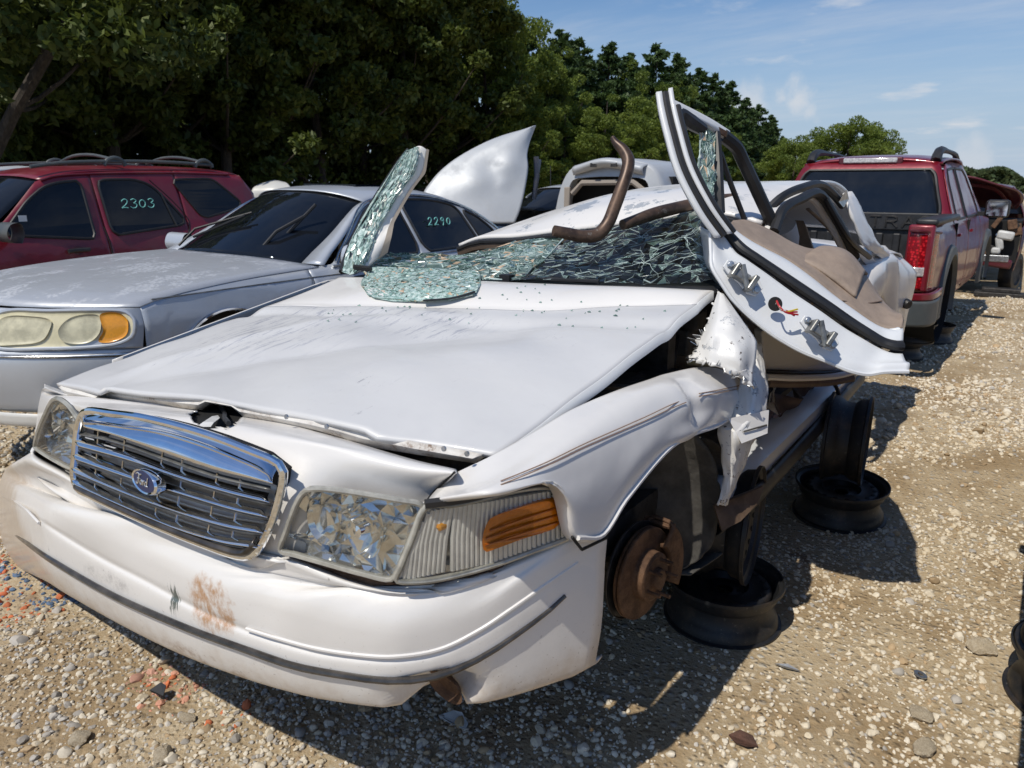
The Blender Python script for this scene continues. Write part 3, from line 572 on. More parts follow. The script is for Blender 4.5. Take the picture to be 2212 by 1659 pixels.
for i in range(ny):
    t_ = i/(ny-1); k = np.exp(-t_*9)
    e = lin(cr(lip[0:1]+lip[3:8]+lip[10:11], 50), nx)      # lip without its small steps
    base = (fa*k+e*(1-k))*(1-t_)+fb*t_
    bulge = .020*np.sin(math.pi*t_)*np.sin(math.pi*ss)**.8
    # dents: a long diagonal valley, a shallow bowl, a ridge running to the left corner
    dv = np.exp(-np.abs((ss-(.18+.62*t_))/.06)**1.3)*math.sin(math.pi*min(1, t_*1.15))*.020
    bw = np.exp(-((ss-.62)/.16)**2-((t_-.72)/.2)**2)*.030
    rg = np.exp(-np.abs((ss-(.10+.26*t_))/.030)**1.2)*.014*(1-t_)**.3*min(1, t_*5)
    r2 = np.exp(-((ss-.45)/.10)**2-((t_-.86)/.07)**2)*.022
    ln = np.exp(-((t_-.90+.10*ss)/.045)**2)*.012
    wv = .0035*np.sin(ss*17+t_*9)*np.sin(t_*13+ss*5)
    base = base.copy(); base[:, 2] += bulge-dv-bw+rg+r2-ln+wv; G[i] = base
for i in range(22):
    t_ = (i+1)/22; base = fb*(1-t_)+fc*t_; base = base.copy()
    base[:, 2] += .030*math.sin(math.pi*t_)**.8*np.sin(math.pi*ss)**.5-.022*np.exp(-t_*12)*np.sin(math.pi*ss)**.5-.006*np.sin(ss*11+1)*math.sin(math.pi*t_); G[ny+i] = base
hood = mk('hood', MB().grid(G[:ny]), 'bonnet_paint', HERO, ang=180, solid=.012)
mk('hood_rear_fold', MB().grid(G[ny-1:]), 'white_paint', hood, ang=180, solid=.012)
# folded flange under the lip, with the notch over the latch
low = [(135, 838), (150, 853), (213, 866), (232, 862), (319, 870), (436, 883), (452, 868), (508, 878), (526, 897), (600, 909), (679, 925), (740, 942), (789, 960), (899, 978), (1026, 997), (1046, 981)]
fz = []
for a_, b_ in low:
    top = A(a_, np.interp(a_, [122, 213, 227, 328, 451, 569, 685, 785, 811, 899, 1075], [828, 847, 836, 849, 862, 884, 905, 924, 941, 952, 985]), z=float(np.interp(a_, [122, 451, 685, 1075], [1.066, 1.122, 1.133, 1.090])))
    lo = A(a_, b_, y=top[1]+.006); mid = top*.5+lo*.5; mid[1] -= .008; fz.append([top+[0, .002, -.004], mid, lo, lo+[0, .05, .006]])
G2 = np.array(fz).transpose(1, 0, 2)
mk('hood_flange', MB().grid(G2), 'lip_metal', hood, ang=50, solid=.004)
for q in ((620, 900), (707, 921), (960, 969), (1010, 980)): p_ = A(q[0], q[1], y=fz[8][1][1]-.012+.10*(q[0]-620)/400); mk('hood_bolt', MB().disc(p_, (0, -1, .1), .006, 10, .004), 'bare_metal', hood)
# side flange of the bonnet on the driver side
e1 = G[:, -1]; mk('hood_side_flange', MB().grid(np.stack([e1+[0, 0, -.002], e1+[.004, .0, -.03], e1+[-.03, 0, -.042]])), 'inner_white', hood, ang=60, solid=.004)
# ---------------- front panel between bonnet and bumper
_lx = [122, 213, 227, 328, 451, 569, 685, 785, 811, 899, 1075]; lipy = lambda a: float(np.interp(a, _lx, [q[1] for q in lip]))
_tp = ((96, 838, .02), (118, 846, .02), (160, 858, .02), (250, 868, .02), (330, 874, .02), (400, 883, .02), (450, 890, .02), (525, 899, .02), (600, 913, .01), (690, 940, -.03), (800, 974, -.06), (900, 1003, -.09), (985, 1022, -.11))
tp0 = [A(a, b-9, y=lipy(a)+o+.07) for a, b, o in _tp]; topr = [A(a, b, y=lipy(a)+o) for a, b, o in _tp]
mid1 = [Fp(a, b, .13 if a < 165 else .10) for a, b in ((88, 852), (112, 856), (160, 872), (250, 886), (330, 898), (395, 912), (450, 926), (520, 944), (580, 960), (700, 1000), (820, 1040), (900, 1058), (960, 1052))]
mid2 = [Fp(a, b, .11 if (a < 165 or a > 700) else .05) for a, b in ((80, 900), (100, 908), (150, 930), (240, 950), (320, 965), (430, 1000), (560, 1050), (650, 1085), (760, 1120), (850, 1150), (915, 1110))]
mid3 = [Fp(a, b, .11 if (a < 165 or a > 700) else .05) for a, b in ((70, 975), (90, 1005), (150, 1050), (240, 1090), (320, 1125), (430, 1165), (545, 1190), (640, 1180), (740, 1225), (820, 1240), (880, 1200))]
bot = [Fp(a, b, .07) for a, b in ((65, 1000), (90, 1040), (150, 1085), (240, 1130), (320, 1165), (430, 1205), (545, 1240), (640, 1240), (740, 1270), (820, 1290), (880, 1290))]
Gh = sheet([tp0, topr, mid1, mid2, mid3, bot], 110, 190)
def _inpoly(x, y, pl):
    c_ = False; j = len(pl)-1
    for i in range(len(pl)):
        if (pl[i][1] > y) != (pl[j][1] > y) and x < (pl[j][0]-pl[i][0])*(y-pl[i][1])/(pl[j][1]-pl[i][1]+1e-9)+pl[i][0]: c_ = not c_
        j = i
    return c_
def pix(Gs): d = np.asarray(Gs)-CAM; z = d @ _fw; return PW/2+FPX*(d @ _rt)/z, PH/2-FPX*(d @ _up)/z
HOLE = [(404, 893), (430, 884), (446, 874), (452, 860), (512, 868), (528, 899), (520, 908), (508, 918), (498, 921), (490, 928), (478, 923), (470, 922), (455, 929), (442, 923), (430, 921), (413, 907)]
_hx, _hy = pix(Gh)
front_ = MB().grid(Gh, keep=lambda i, j: not _inpoly((_hx[i, j]+_hx[i+1, j+1])/2, (_hy[i, j]+_hy[i+1, j+1])/2, HOLE))
mk('front_panel', front_, 'white_paint', HERO, ang=180, solid=-.004)
# torn latch hole and dark gap under the bonnet
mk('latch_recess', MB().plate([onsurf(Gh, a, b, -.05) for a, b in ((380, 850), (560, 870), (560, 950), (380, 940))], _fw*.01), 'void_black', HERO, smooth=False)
mk('torn_flap', MB().plate([onsurf(Gh, a, b, l_) for a, b, l_ in ((425, 922, .0), (438, 912, -.01), (458, 899, -.015), (470, 897, -.015), (474, 903, -.012), (462, 912, -.008), (455, 922, .0))], _fw*.003), 'torn_paint', HERO, smooth=False)
mk('latch_cable', MB().tube(cr([onsurf(Gh, 470, 874, .03), onsurf(Gh, 484, 890, .035), onsurf(Gh, 486, 905, .035), onsurf(Gh, 494, 914, .03)], 10), .006, 6), 'black_plastic', HERO)
gap = [(610, 912), (690, 926), (790, 962), (899, 980), (1030, 1000), (985, 1022), (900, 1003), (800, 974), (700, 940)]
mk('hood_gap_shadow_panel', MB().plate([A(a, b, y=lipy(a)+.06) for a, b in ((560, 890), (690, 915), (790, 945), (899, 970), (1040, 990), (1000, 1035), (900, 1020), (800, 990), (690, 955), (600, 925))], _fw*.006), 'dark_metal', HERO, smooth=False)  # dark plate standing in for the shade in the gap under the bonnet
bpy.data.objects['hood_gap_shadow_panel'].name = 'hood_gap_shade'
# ---------------- bumper cover: rows of measured points, top edge to lower lip
rows = [
 ([(-1.0, .75, .80), (-.99, .45, .82)], [(75, 968), (158, 1028), (300, 1131), (420, 1178), (520, 1208), (575, 1213), (600, 1196), (640, 1204), (700, 1228), (760, 1251), (860, 1272), (960, 1268), (1030, 1247), (1090, 1220), (1170, 1188), (1245, 1160), (1311, 1162)], .06, 1),
 ([(-1.0, .74, .80), (-.995, .42, .81)], [(60, 985), (154, 1046), (295, 1144), (415, 1190), (515, 1222), (575, 1232), (605, 1217), (640, 1220), (700, 1244), (760, 1266), (858, 1287), (960, 1283), (1032, 1262), (1092, 1235), (1172, 1200), (1247, 1168), (1311, 1170)], .018, 1),
 ([(-1.0, .73, .77), (-1.0, .40, .78)], [(10, 1012), (120, 1078), (280, 1172), (415, 1224), (520, 1258), (580, 1270), (610, 1268), (645, 1273), (700, 1296), (760, 1316), (855, 1338), (960, 1330), (1035, 1302), (1095, 1265), (1174, 1222), (1248, 1184), (1309, 1190)], .0, 1),
 ([(-1.0, .72, .73), (-1.0, .38, .73)], [(2, 1050), (90, 1118), (240, 1210), (400, 1294), (520, 1346), (590, 1370), (630, 1382), (680, 1396), (720, 1402), (770, 1410), (852, 1414), (950, 1398), (1035, 1358), (1100, 1315), (1180, 1258), (1250, 1212), (1306, 1225)], .0, 1),
 ([(-1.0, .72, .72), (-1.0, .38, .72)], [(2, 1056), (90, 1125), (240, 1218), (400, 1303), (520, 1357), (590, 1382), (630, 1394), (680, 1408), (720, 1414), (770, 1421), (852, 1425), (950, 1409), (1035, 1369), (1100, 1326), (1180, 1268), (1250, 1221), (1306, 1240)], .008, 0),
 ([(-1.0, .72, .70), (-1.0, .38, .70)], [(2, 1064), (90, 1136), (240, 1231), (400, 1315), (520, 1369), (590, 1394), (630, 1405), (680, 1419), (720, 1425), (770, 1432), (852, 1436), (950, 1420), (1035, 1380), (1100, 1338), (1180, 1282), (1250, 1234), (1305, 1255)], .0, 1),
 ([(-1.0, .72, .63), (-1.0, .38, .63)], [(3, 1118), (95, 1192), (240, 1277), (400, 1348), (520, 1392), (590, 1417), (630, 1430), (680, 1441), (720, 1448), (770, 1456), (850, 1464), (950, 1452), (1035, 1416), (1100, 1374), (1180, 1316), (1245, 1270), (1303, 1300)], .0, 1),
 ([(-1.0, .72, .61), (-1.0, .38, .61)], [(3, 1132), (95, 1206), (240, 1290), (400, 1362), (520, 1406), (590, 1431), (630, 1444), (680, 1455), (720, 1462), (770, 1470), (850, 1478), (950, 1466), (1035, 1430), (1100, 1390), (1180, 1334), (1245, 1292), (1302, 1320)], .004, 1),
 ([(-.99, .70, .55), (-.99, .40, .55)], [(12, 1170), (105, 1238), (240, 1322), (390, 1394), (510, 1440), (580, 1464), (630, 1478), (680, 1488), (720, 1494), (770, 1501), (850, 1508), (940, 1502), (1040, 1482), (1110, 1458), (1190, 1425), (1245, 1395), (1298, 1365)], .012, 1),
 ([(-.98, .70, .50), (-.98, .42, .50)], [(40, 1212), (130, 1284), (250, 1352), (390, 1422), (510, 1468), (580, 1490), (640, 1506), (690, 1518), (740, 1526), (800, 1534), (850, 1536), (900, 1520), (985, 1534), (1060, 1524), (1150, 1500), (1225, 1472), (1284, 1440)], .03, 1),
]
Rr = []
for tail, pts, off, _ in rows:
    Rr.append([np.array(q) for q in tail]+[Fp(a, b, off*(1. if a < 1150 else max(0., (1311-a)/161.))) for a, b in pts])
last = [p+np.array([0, .10 if i < 17 else .04, .004]) for i, p in enumerate(Rr[-1])]; Rr.append(last)
Gb = np.array([cr(r_, 150) for r_ in Rr]); Gb = np.stack([np.vstack([lin(Gb[i:i+2, j], 5)[:-1] for i in range(len(Rr)-1)]+[Gb[-1:, j]]) for j in range(150)], 1)
for _ in range(2): Gb[1:-1] = .5*Gb[1:-1]+.25*(Gb[2:]+Gb[:-2])
# fog lamp scoop: push the lower lip in
sc = Fp(938, 1500, .02)
dd = np.linalg.norm((Gb-sc)*[1, .6, 1.15], axis=2); Gb += (np.exp(-(dd/.062)**4)[..., None])*np.array([-.01, .085, .02])
# squashed centre: shallow dents
d2 = np.linalg.norm((Gb-Fp(300, 1190))*[1, .5, 1.6], axis=2); Gb[..., 1] += .016*np.exp(-(d2/.16)**2)
d3 = np.linalg.norm((Gb-Fp(560, 1300))*[1.8, .5, 1.2], axis=2); Gb[..., 1] += .012*np.exp(-(d3/.09)**2)
bump_ = mk('bumper', MB().grid(Gb, flip=True), 'bumper_paint', HERO, ang=180, solid=.008)
def along(pts, off, n=60): return cr([Fp(a, b, off) for a, b in pts], n)
st = [(3, 1125), (95, 1199), (240, 1284), (400, 1355), (520, 1399), (630, 1437), (720, 1455), (850, 1471), (950, 1459), (1035, 1423), (1100, 1382), (1180, 1324), (1221, 1287)]
mk('bumper_moulding', MB().tube(along(st, -.003, 80), [.0085]*12+[.005], 8), 'strip_dark', bump_)
mk('bumper_ridge', MB().tube(along([(532, 1358), (590, 1376), (680, 1400), (770, 1414), (852, 1418), (950, 1402), (1035, 1361), (1100, 1318), (1180, 1262), (1248, 1216)], .001, 60), .0045, 6), 'bumper_paint', bump_)
mk('bumper_ridge', MB().tube(along([(0, 1060), (60, 1104), (84, 1130)], .001, 20), .0045, 6), 'bumper_paint', bump_)
mk('fog_lamp_recess', MB().lathe([(.001, .0), (.035, .004), (.05, .02)], sc+[0, .055, .0], (0, -1, -.3), 20), 'rust', bump_)
# rusty bumper carrier seen in the slot under the headlamp
slot = [(600, 1196), (650, 1200), (760, 1232), (860, 1262), (960, 1256), (1080, 1215), (1090, 1235), (960, 1285), (860, 1290), (760, 1270), (650, 1222)]
mk('bumper_beam', MB().plate([Fp(a, b, .05) for a, b in slot], (0, .03, .0)), 'rust', HERO, smooth=False)
# ---------------- grille
outl = [(184, 890), (240, 893), (330, 907), (450, 940), (560, 982), (600, 1000), (612, 1018), (609, 1050), (588, 1125), (562, 1180), (545, 1198), (525, 1202), (480, 1190), (350, 1140), (250, 1096), (195, 1070), (170, 1056), (160, 1030), (162, 990), (170, 920)]
go_ = cr([Fp(a, b, .018) for a, b in outl], 90, True); cen = go_.mean(0)
mk('grille_backing', MB().plate([(p-cen)*.95+cen+[0, .03, 0] for p in go_[::3]], (0, .01, 0)), 'void_black', HERO, smooth=False)
mk('grille_frame', MB().tube(go_, .010, 10, closed=True), 'chrome', HERO)
def ribbon(top, bot, o1, o2, n=40, bulge=.012):
    a = cr([Fp(x, y, o1) for x, y in top], n); b = cr([Fp(x, y, o2) for x, y in bot], n); G = []
    for k in np.linspace(0, 1, 7): q = a*(1-k)+b*k; q = q.copy(); q[:, 1] -= bulge*math.sin(math.pi*k); G.append(q)
    return np.array(G)
gp = bpy.data.objects['grille_frame']
mk('grille_top_bar', MB().grid(ribbon([(186, 892), (240, 895), (330, 909), (450, 942), (560, 984), (606, 1008)], [(183, 924), (251, 942), (358, 978), (465, 1014), (540, 1033), (590, 1046)], .055, .010, bulge=.008)), 'chrome', HERO, solid=.004)
for tp in ([(168, 941), (286, 974), (394, 1012), (500, 1044), (584, 1064)], [(163, 970), (286, 1012), (394, 1046), (500, 1078), (578, 1096)], [(160, 998), (286, 1050), (394, 1088), (490, 1116), (570, 1130)], [(160, 1024), (270, 1074), (380, 1120), (480, 1150), (558, 1162)]):
    mk('grille_slat', MB().grid(ribbon(tp, [(x, y+23) for x, y in tp], .032, .004, bulge=.006)), 'chrome', HERO, solid=.003)
    mk('grille_louvre', MB().grid(ribbon([(x+4, y+24) for x, y in tp], [(x+3, y+28) for x, y in tp], .012, .026, bulge=.0)), 'slat_grey', HERO, solid=.003)
mk('grille_louvre', MB().grid(ribbon([(172, 934), (251, 950), (358, 987), (465, 1023), (585, 1052)], [(171, 940), (251, 958), (358, 996), (465, 1032), (584, 1060)], .026, .016, bulge=.0)), 'slat_grey', HERO, solid=.003)
mb = MB()
for x0, y0, x1, y1 in ((213, 928, 205, 1060), (270, 950, 258, 1090), (352, 975, 335, 1122), (395, 992, 380, 1140), (470, 1022, 448, 1160), (520, 1035, 500, 1172)):
    mb.tube([Fp(x0, y0, .02), Fp((x0+x1)/2, (y0+y1)/2, .02), Fp(x1, y1, .02)], .0026, 5)
mk('grille_rib', mb, 'chrome_dull', HERO)
lb = [(168, 1050), (250, 1090), (350, 1133), (480, 1182), (528, 1192), (556, 1170)]
mk('grille_lower_bar', MB().grid(ribbon([(x, y-9) for x, y in lb], [(x+2, y+8) for x, y in lb], .018, .012, bulge=.01)), 'strip_dark', HERO, solid=.004)
bc = Fp(313, 1040, -.008); bn = np.array([-.06, -1, .12]); bn /= np.linalg.norm(bn); bu = np.array([1, -.06, .0]); bu /= np.linalg.norm(bu); bv = np.cross(bu, bn)*-1
if bv[2] < 0: bv = -bv
def ell(a, b, h, n=40): return [bc+bu*a*math.cos(q)+bv*b*math.sin(q)+bn*h for q in np.linspace(0, 2*math.pi, n, endpoint=False)]
mb = MB().grid(np.array([ell(.060, .031, -.02), ell(.060, .031, .0), ell(.056, .0275, .005), ell(.051, .024, .003)]), cl=True); badge = mk('grille_badge', mb, 'chrome', HERO)
mk('badge_face', MB().plate(ell(.052, .0245, .003), bn*-.004), 'blue_badge', badge, smooth=False)
def stroke(mb, strokes, org, u, v, n, sc, r, lift=.0, m=14):
    for s_ in strokes: mb.tube([org+u*(a*sc)+v*(b*sc)+n*lift for a, b in (cr(s_, m) if len(s_) > 2 else np.array(s_, float))], r, 5)
ford = [[(-2.5, .9), (-1.9, 1.2), (-1.1, 1.05), (-.5, 1.25)], [(-1.35, 1.1), (-1.55, .3), (-1.8, -.6), (-2.3, -.8), (-2.5, -.45)], [(-1.95, .25), (-1.1, .3)], [(-.55, .25), (-.95, -.1), (-.85, -.6), (-.45, -.5), (-.25, -.05), (-.5, .25)], [(-.1, .25), (.1, -.1), (.05, -.6)], [(.05, -.1), (.35, .25), (.6, .2)],
        [(1.35, .15), (.95, .2), (.75, -.25), (.95, -.6), (1.3, -.35), (1.4, .2)], [(1.75, 1.1), (1.5, .3), (1.4, -.4), (1.75, -.55)]]
mb = MB(); stroke(mb, ford, bc, bu, bv, bn, .0135, .0017, .0045); mk('badge_lettering', mb, 'letter_silver', badge)
# ---------------- lamps
def facets(name, poly, off, depth, par, seed, nu=7, nv=5, rad=.055):
    """faceted bright reflector behind a lens outline"""
    r = np.random.default_rng(seed); P = [Fp(a, b, off) for a, b in poly]; C = np.mean(P, 0)
    px = np.array(poly, float); x0, y0 = px.min(0); x1, y1 = px.max(0); V = []; mb = MB()
    def inside(x, y):
        c = False; j = len(px)-1
        for i in range(len(px)):
            if (px[i][1] > y) != (px[j][1] > y) and x < (px[j][0]-px[i][0])*(y-px[i][1])/(px[j][1]-px[i][1]+1e-9)+px[i][0]: c = not c
            j = i
        return c
    pts = [tuple(q) for q in px]
    for i in range(nu):
        for j in range(nv):
            q = (x0+(x1-x0)*(i+r.uniform(.15, .85))/nu, y0+(y1-y0)*(j+r.uniform(.15, .85))/nv)
            if inside(*q): pts.append(q)
    n = len(px); vs, es, fs, *_ = delaunay_2d_cdt([Vector(q) for q in pts], [(i, (i+1) % n) for i in range(n)], [], 1, 1e-4)
    W_ = []
    for i, q in enumerate(vs): W_.append(Fp(q.x, q.y, off+(0 if i < n else depth*r.uniform(.15, .75))))
    for f in fs: mb.add([W_[i] for i in f], [(0, 1, 2)])
    return mk(name, mb, 'reflector_chrome', par, ang=180)
def lamp_unit(poly, off, nm, par, seed, label=None, rim=.007, **k):
    e = mk(nm, MB().tube(cr([Fp(a, b, off) for a, b in poly], 70, True), rim, 8, closed=True), 'lens_rim', par, label=label)
    mk('lamp_bowl', MB().plate([Fp(a, b, off+.055) for a, b in poly], (0, .01, 0)), 'dark_metal', e, smooth=False)
    facets('reflector', poly, off+.008, .050, e, seed, **k)
    P = cr([Fp(a, b, off-.004) for a, b in poly], 40, True); c = P.mean(0)+[0, -.014, 0]
    G = np.array([P, P*.6+c*.4+[0, -.006, 0], P*.2+c*.8+[0, -.004, 0], P*.01+c*.99]); mk('lens', MB().grid(G, cl=True), 'lens_clear', e, ang=180)
    return e
HL = [(672, 1056), (720, 1058), (790, 1068), (860, 1080), (912, 1092), (905, 1120), (885, 1170), (862, 1225), (846, 1250), (790, 1240), (700, 1215), (640, 1198), (606, 1188), (618, 1150), (640, 1090), (655, 1065)]
lamp_unit(HL, .022, 'headlight', HERO, 3, nu=13, nv=9)
hl_ = [q for q in HERO.children if q.name.startswith('headlight')][0]
for a, b, rr_ in ((705, 1128, .046), (795, 1150, .052)): mk('lamp_reflector', MB().lathe([(.002, .03), (rr_*.45, .022), (rr_*.8, .004), (rr_, -.014)], Fp(a, b, .046), (0, 1, 0), 24), 'reflector_chrome', hl_, ang=180)
mk('bulb_shield', MB().lathe([(.001, .03), (.012, .027), (.015, .0)], Fp(792, 1140, .03), (0, -1, .1), 14), 'chrome', hl_)
RL = [(128, 862), (150, 878), (172, 908), (182, 920), (170, 960), (162, 1000), (158, 1012), (120, 994), (84, 972), (76, 964), (84, 930), (100, 892), (114, 866)]
lamp_unit(RL, .03, 'headlight', HERO, 5, nu=7, nv=9)
CLp = [(920, 1096), (980, 1090), (1050, 1075), (1130, 1056), (1185, 1052), (1212, 1064), (1228, 1100), (1235, 1145), (1228, 1160), (1150, 1190), (1060, 1222), (960, 1248), (900, 1256), (856, 1252), (868, 1220), (892, 1160)]
# corner lamp: ribbed clear housing with an amber side reflector
cl_ = mk('corner_lamp', MB().tube(cr([Fp(a, b, .014) for a, b in CLp], 80, True), .0075, 8, closed=True), 'lens_rim', HERO)
mk('lamp_bowl', MB().plate([Fp(a, b, .045) for a, b in CLp], (0, .01, 0)), 'rib_clear', cl_, smooth=False)
ribs = MB()
for i in range(34):
    f = (i+.5)/34; t0 = 870+f*350; top = np.interp(t0, [860, 920, 1050, 1185, 1225], [1200, 1098, 1078, 1056, 1090]); bo = np.interp(t0, [856, 900, 1060, 1228], [1248, 1252, 1218, 1158]); x2 = t0-(12 if f < .3 else 0)
    ribs.tube([Fp(t0+10*(1-f), top+4, .022), Fp((t0+x2)/2, (top+bo)/2, .016), Fp(x2, bo-4, .022)], .0062, 8)
mk('lens_ribs', ribs, 'rib_clear', cl_)
mb = MB()
for k in range(16): a0 = 880+k*8; mb.tube([Fp(a0-5, 1140+k*3.2, .01), Fp(a0+4, 1146+k*3.2, .006)], .004, 5)
AM = [(1052, 1130), (1062, 1118), (1100, 1104), (1160, 1086), (1190, 1084), (1200, 1100), (1206, 1130), (1198, 1142), (1130, 1164), (1070, 1186), (1048, 1192), (1042, 1176), (1044, 1152)]
am = mk('side_reflector', MB().plate(cr([Fp(a, b, -.016) for a, b in AM], 40, True), (0, .03, .0)), 'amber_lens', cl_, smooth=False, label='amber side reflector')
for q0, q1 in (((1050, 1163), (1204, 1112)), ((1048, 1178), (1204, 1128)), ((1058, 1146), (1198, 1098))): mk('reflector_rib', MB().tube([Fp(q0[0]+(q1[0]-q0[0])*f, q0[1]+(q1[1]-q0[1])*f, -.017) for f in np.linspace(0, 1, 8)], .0028, 5), 'amber_dark', am)
P = cr([Fp(a, b, .002) for a, b in CLp], 50, True); c0 = P.mean(0)+[.020, -.026, 0]
mk('lens', MB().grid(np.array([P, P*.55+c0*.45, P*.15+c0*.85, P*.01+c0*.99]), cl=True), 'lens_clear', cl_, ang=180)
mk('bulb', MB().lathe([(.001, .03), (.008, .026), (.011, .012), (.008, 0)], Fp(965, 1130, .035), (0, -1, 0), 12), 'amber_pale', cl_)
mk('lamp_screw', MB().disc(Fp(1222, 1110, -.002), (.6, -.8, 0), .007, 10, .004), 'bare_metal', cl_)
mk('lamp_seal', MB().tube(cr([Fp(918, 1089, .004), Fp(1000, 1078, .004), Fp(1100, 1055, .0), Fp(1180, 1042, -.004), Fp(1220, 1058, -.006), Fp(1238, 1100, -.008), Fp(1242, 1156, -.008)], 40), .011, 6), 'rubber', HERO)
# ---------------- driver side wing (crumpled)
def fx(px, py, x): return A(px, py, x=x)
wt = [Fp(982, 1022, .13), fx(1060, 985, .80), fx(1150, 935, .815), fx(1236, 884, .825), fx(1351, 836, .835), fx(1444, 806, .85), fx(1523, 792, .87), fx(1566, 800, .90), fx(1602, 824, .93), fx(1628, 862, .955)]
w1 = [Fp(950, 1050, .09), fx(1040, 1042, .845), fx(1130, 990, .865), fx(1225, 930, .88), fx(1345, 868, .895), fx(1440, 830, .91), fx(1505, 822, .915), fx(1560, 820, .93), fx(1598, 838, .945), fx(1627, 872, .956)]
w2 = [Fp(924, 1080, .06), fx(1030, 1062, .885), fx(1120, 1030, .915), fx(1215, 985, .93), fx(1330, 930, .94), fx(1430, 884, .95), fx(1498, 858, .955), fx(1550, 848, .97), fx(1592, 858, .965), fx(1624, 878, .957)]
w3 = [Fp(926, 1084, .05), fx(1050, 1068, .905), fx(1150, 1042, .935), fx(1235, 1050, .955), fx(1330, 1000, .965), fx(1430, 930, .972), fx(1500, 896, .96), fx(1545, 888, .975), fx(1585, 885, .962), fx(1610, 886, .955)]
w4 = [Fp(930, 1086, .05), fx(1060, 1070, .91), fx(1185, 1044, .945), fx(1242, 1090, .965), fx(1300, 1090, .972), fx(1372, 1010, .978), fx(1450, 948, .978), fx(1510, 926, .974), fx(1560, 908, .968), fx(1598, 892, .955)]
w5 = [Fp(934, 1088, .05), fx(1070, 1072, .91), fx(1205, 1050, .945), fx(1246, 1165, .966), fx(1300, 1158, .972), fx(1350, 1082, .975), fx(1440, 975, .975), fx(1493, 942, .97), fx(1548, 922, .965), fx(1592, 896, .953)]
w6 = [p+np.array([-.035, 0, -.004]) for p in w5]
Gw = sheet([wt, w1, w2, w3, w4, w5], 46, 80); Gw = np.concatenate([Gw, lin([[0]*3, [1]*3], 2)[:0].reshape(0, 1, 3).repeat(80, 1), Gw[-1:]+np.array([-.03, .0, -.004])])
dn = np.linalg.norm((Gw-fx(1497, 850, .95))*[1, 1.5, 1.0], axis=2); Gw[..., 0] -= .030*np.exp(-(dn/.07)**2)
dn = np.linalg.norm((Gw-fx(1470, 880, .95))*[1, 1.0, .6], axis=2); Gw[..., 0] += .018*np.exp(-(dn/.09)**2)
mk('wheel_arch_lip', MB().tube(cr([q+np.array([.003, 0, .004]) for q in w5[3:]], 50), .006, 6), 'white_paint', HERO)
fen = mk('fender', MB().grid(Gw, flip=True), 'white_paint', HERO, ang=180, solid=.006, label='crumpled driver side front fender')
for dy in (0, 8):
    mk('pinstripe', MB().tube(cr([onsurf(Gw, a, b+dy, .010) for a, b in ((1082, 1039), (1130, 1020), (1184, 997), (1260, 960), (1330, 929), (1400, 898), (1444, 877), (1482, 861))], 50), .0015, 4), 'stripe_brown', fen)
    mk('pinstripe', MB().tube(cr([onsurf(Gw, a, b+dy*.8, .010) for a, b in ((1510, 850), (1549, 843), (1596, 833))], 16), .0015, 4), 'stripe_brown', fen)
mk('panel_gap', MB().tube(cr([onsurf(Gh, 982, 1020, .004), onsurf(Gh, 955, 1046, .004), onsurf(Gh, 932, 1068, .004), onsurf(Gh, 921, 1084, .004)], 20), .0028, 5), 'void_black', HERO)
mk('panel_gap', MB().tube([fx(1236, 1160, .965), fx(1257, 1187, .968), fx(1311, 1161, .968)], .004, 5), 'void_black', HERO)
# torn rear half of the wing: folded triangle standing up behind the wheel
def dd_(px, py, d): return A(px, py, d=d)
f0 = [dd_(1551, 628, 2.50), dd_(1528, 690, 2.42), dd_(1505, 745, 2.36), dd_(1490, 778, 2.33)]
f1 = [dd_(1556, 632, 2.46), dd_(1548, 690, 2.35), dd_(1540, 740, 2.28), dd_(1538, 790, 2.28)]
f2 = [dd_(1562, 634, 2.46), dd_(1578, 690, 2.34), dd_(1590, 750, 2.27), dd_(1600, 815, 2.26)]
f3 = [dd_(1566, 637, 2.48), dd_(1602, 690, 2.38), dd_(1634, 738, 2.34), dd_(1625, 838, 2.28)]
Gf = sheet([f0, f1, f2, f3], 24, 30, lin, lin); Gf = .5*Gf+.5*sheet([f0, f1, f2, f3], 24, 30); r = np.random.default_rng(4)
for k_ in range(7):
    q_ = Gf[r.integers(2, 22), r.integers(6, 28)]; n_ = r.normal(size=3); n_ /= np.linalg.norm(n_); s_ = (Gf-q_) @ n_; Gf += (np.abs(s_)[..., None]*.10-np.minimum(.02, np.abs(s_))[..., None]*.22)*np.exp(-(np.linalg.norm(Gf-q_, axis=2)/.09)**2)[..., None]*-_fw*1.6
for q, s_, a_ in ((dd_(1585, 775, 2.3), .05, .03), (dd_(1560, 760, 2.3), .035, -.03), (dd_(1610, 790, 2.3), .03, -.022), (dd_(1570, 700, 2.35), .05, .02)):
    dn = np.linalg.norm(Gf-q, axis=2); Gf -= np.exp(-(dn/s_)**2)[..., None]*a_*_fw
Gf[:, -1] += r.normal(0, .006, (24, 3)); Gf[0] += r.normal(0, .004, (30, 3))
mk('torn_fender', MB().grid(Gf), 'torn_paint', HERO, ang=28, solid=.005, label='torn and folded rear half of the driver side fender')
mb = MB()
for k in range(26):
    f = k/25; p_ = Gf[int(f*23), -1]; q = p_+r.normal(0, .008, 3); mb.plate([p_, q, p_+r.normal(0, .008, 3)], (.001, .001, .001))
for k in range(18):
    p_ = Gf[0, 18+int(k/18*11)]; mb.plate([p_, p_+r.normal(0, .008, 3), p_+r.normal(0, .008, 3)], (.001, .001, .001))
mk('torn_edge', mb, 'bare_metal', bpy.data.objects['torn_fender'], smooth=False)
g0 = [dd_(1612, 700, 2.55), dd_(1600, 815, 2.45), dd_(1580, 900, 2.40), dd_(1548, 925, 2.36), dd_(1563, 1035, 2.40), dd_(1550, 1090, 2.40)]
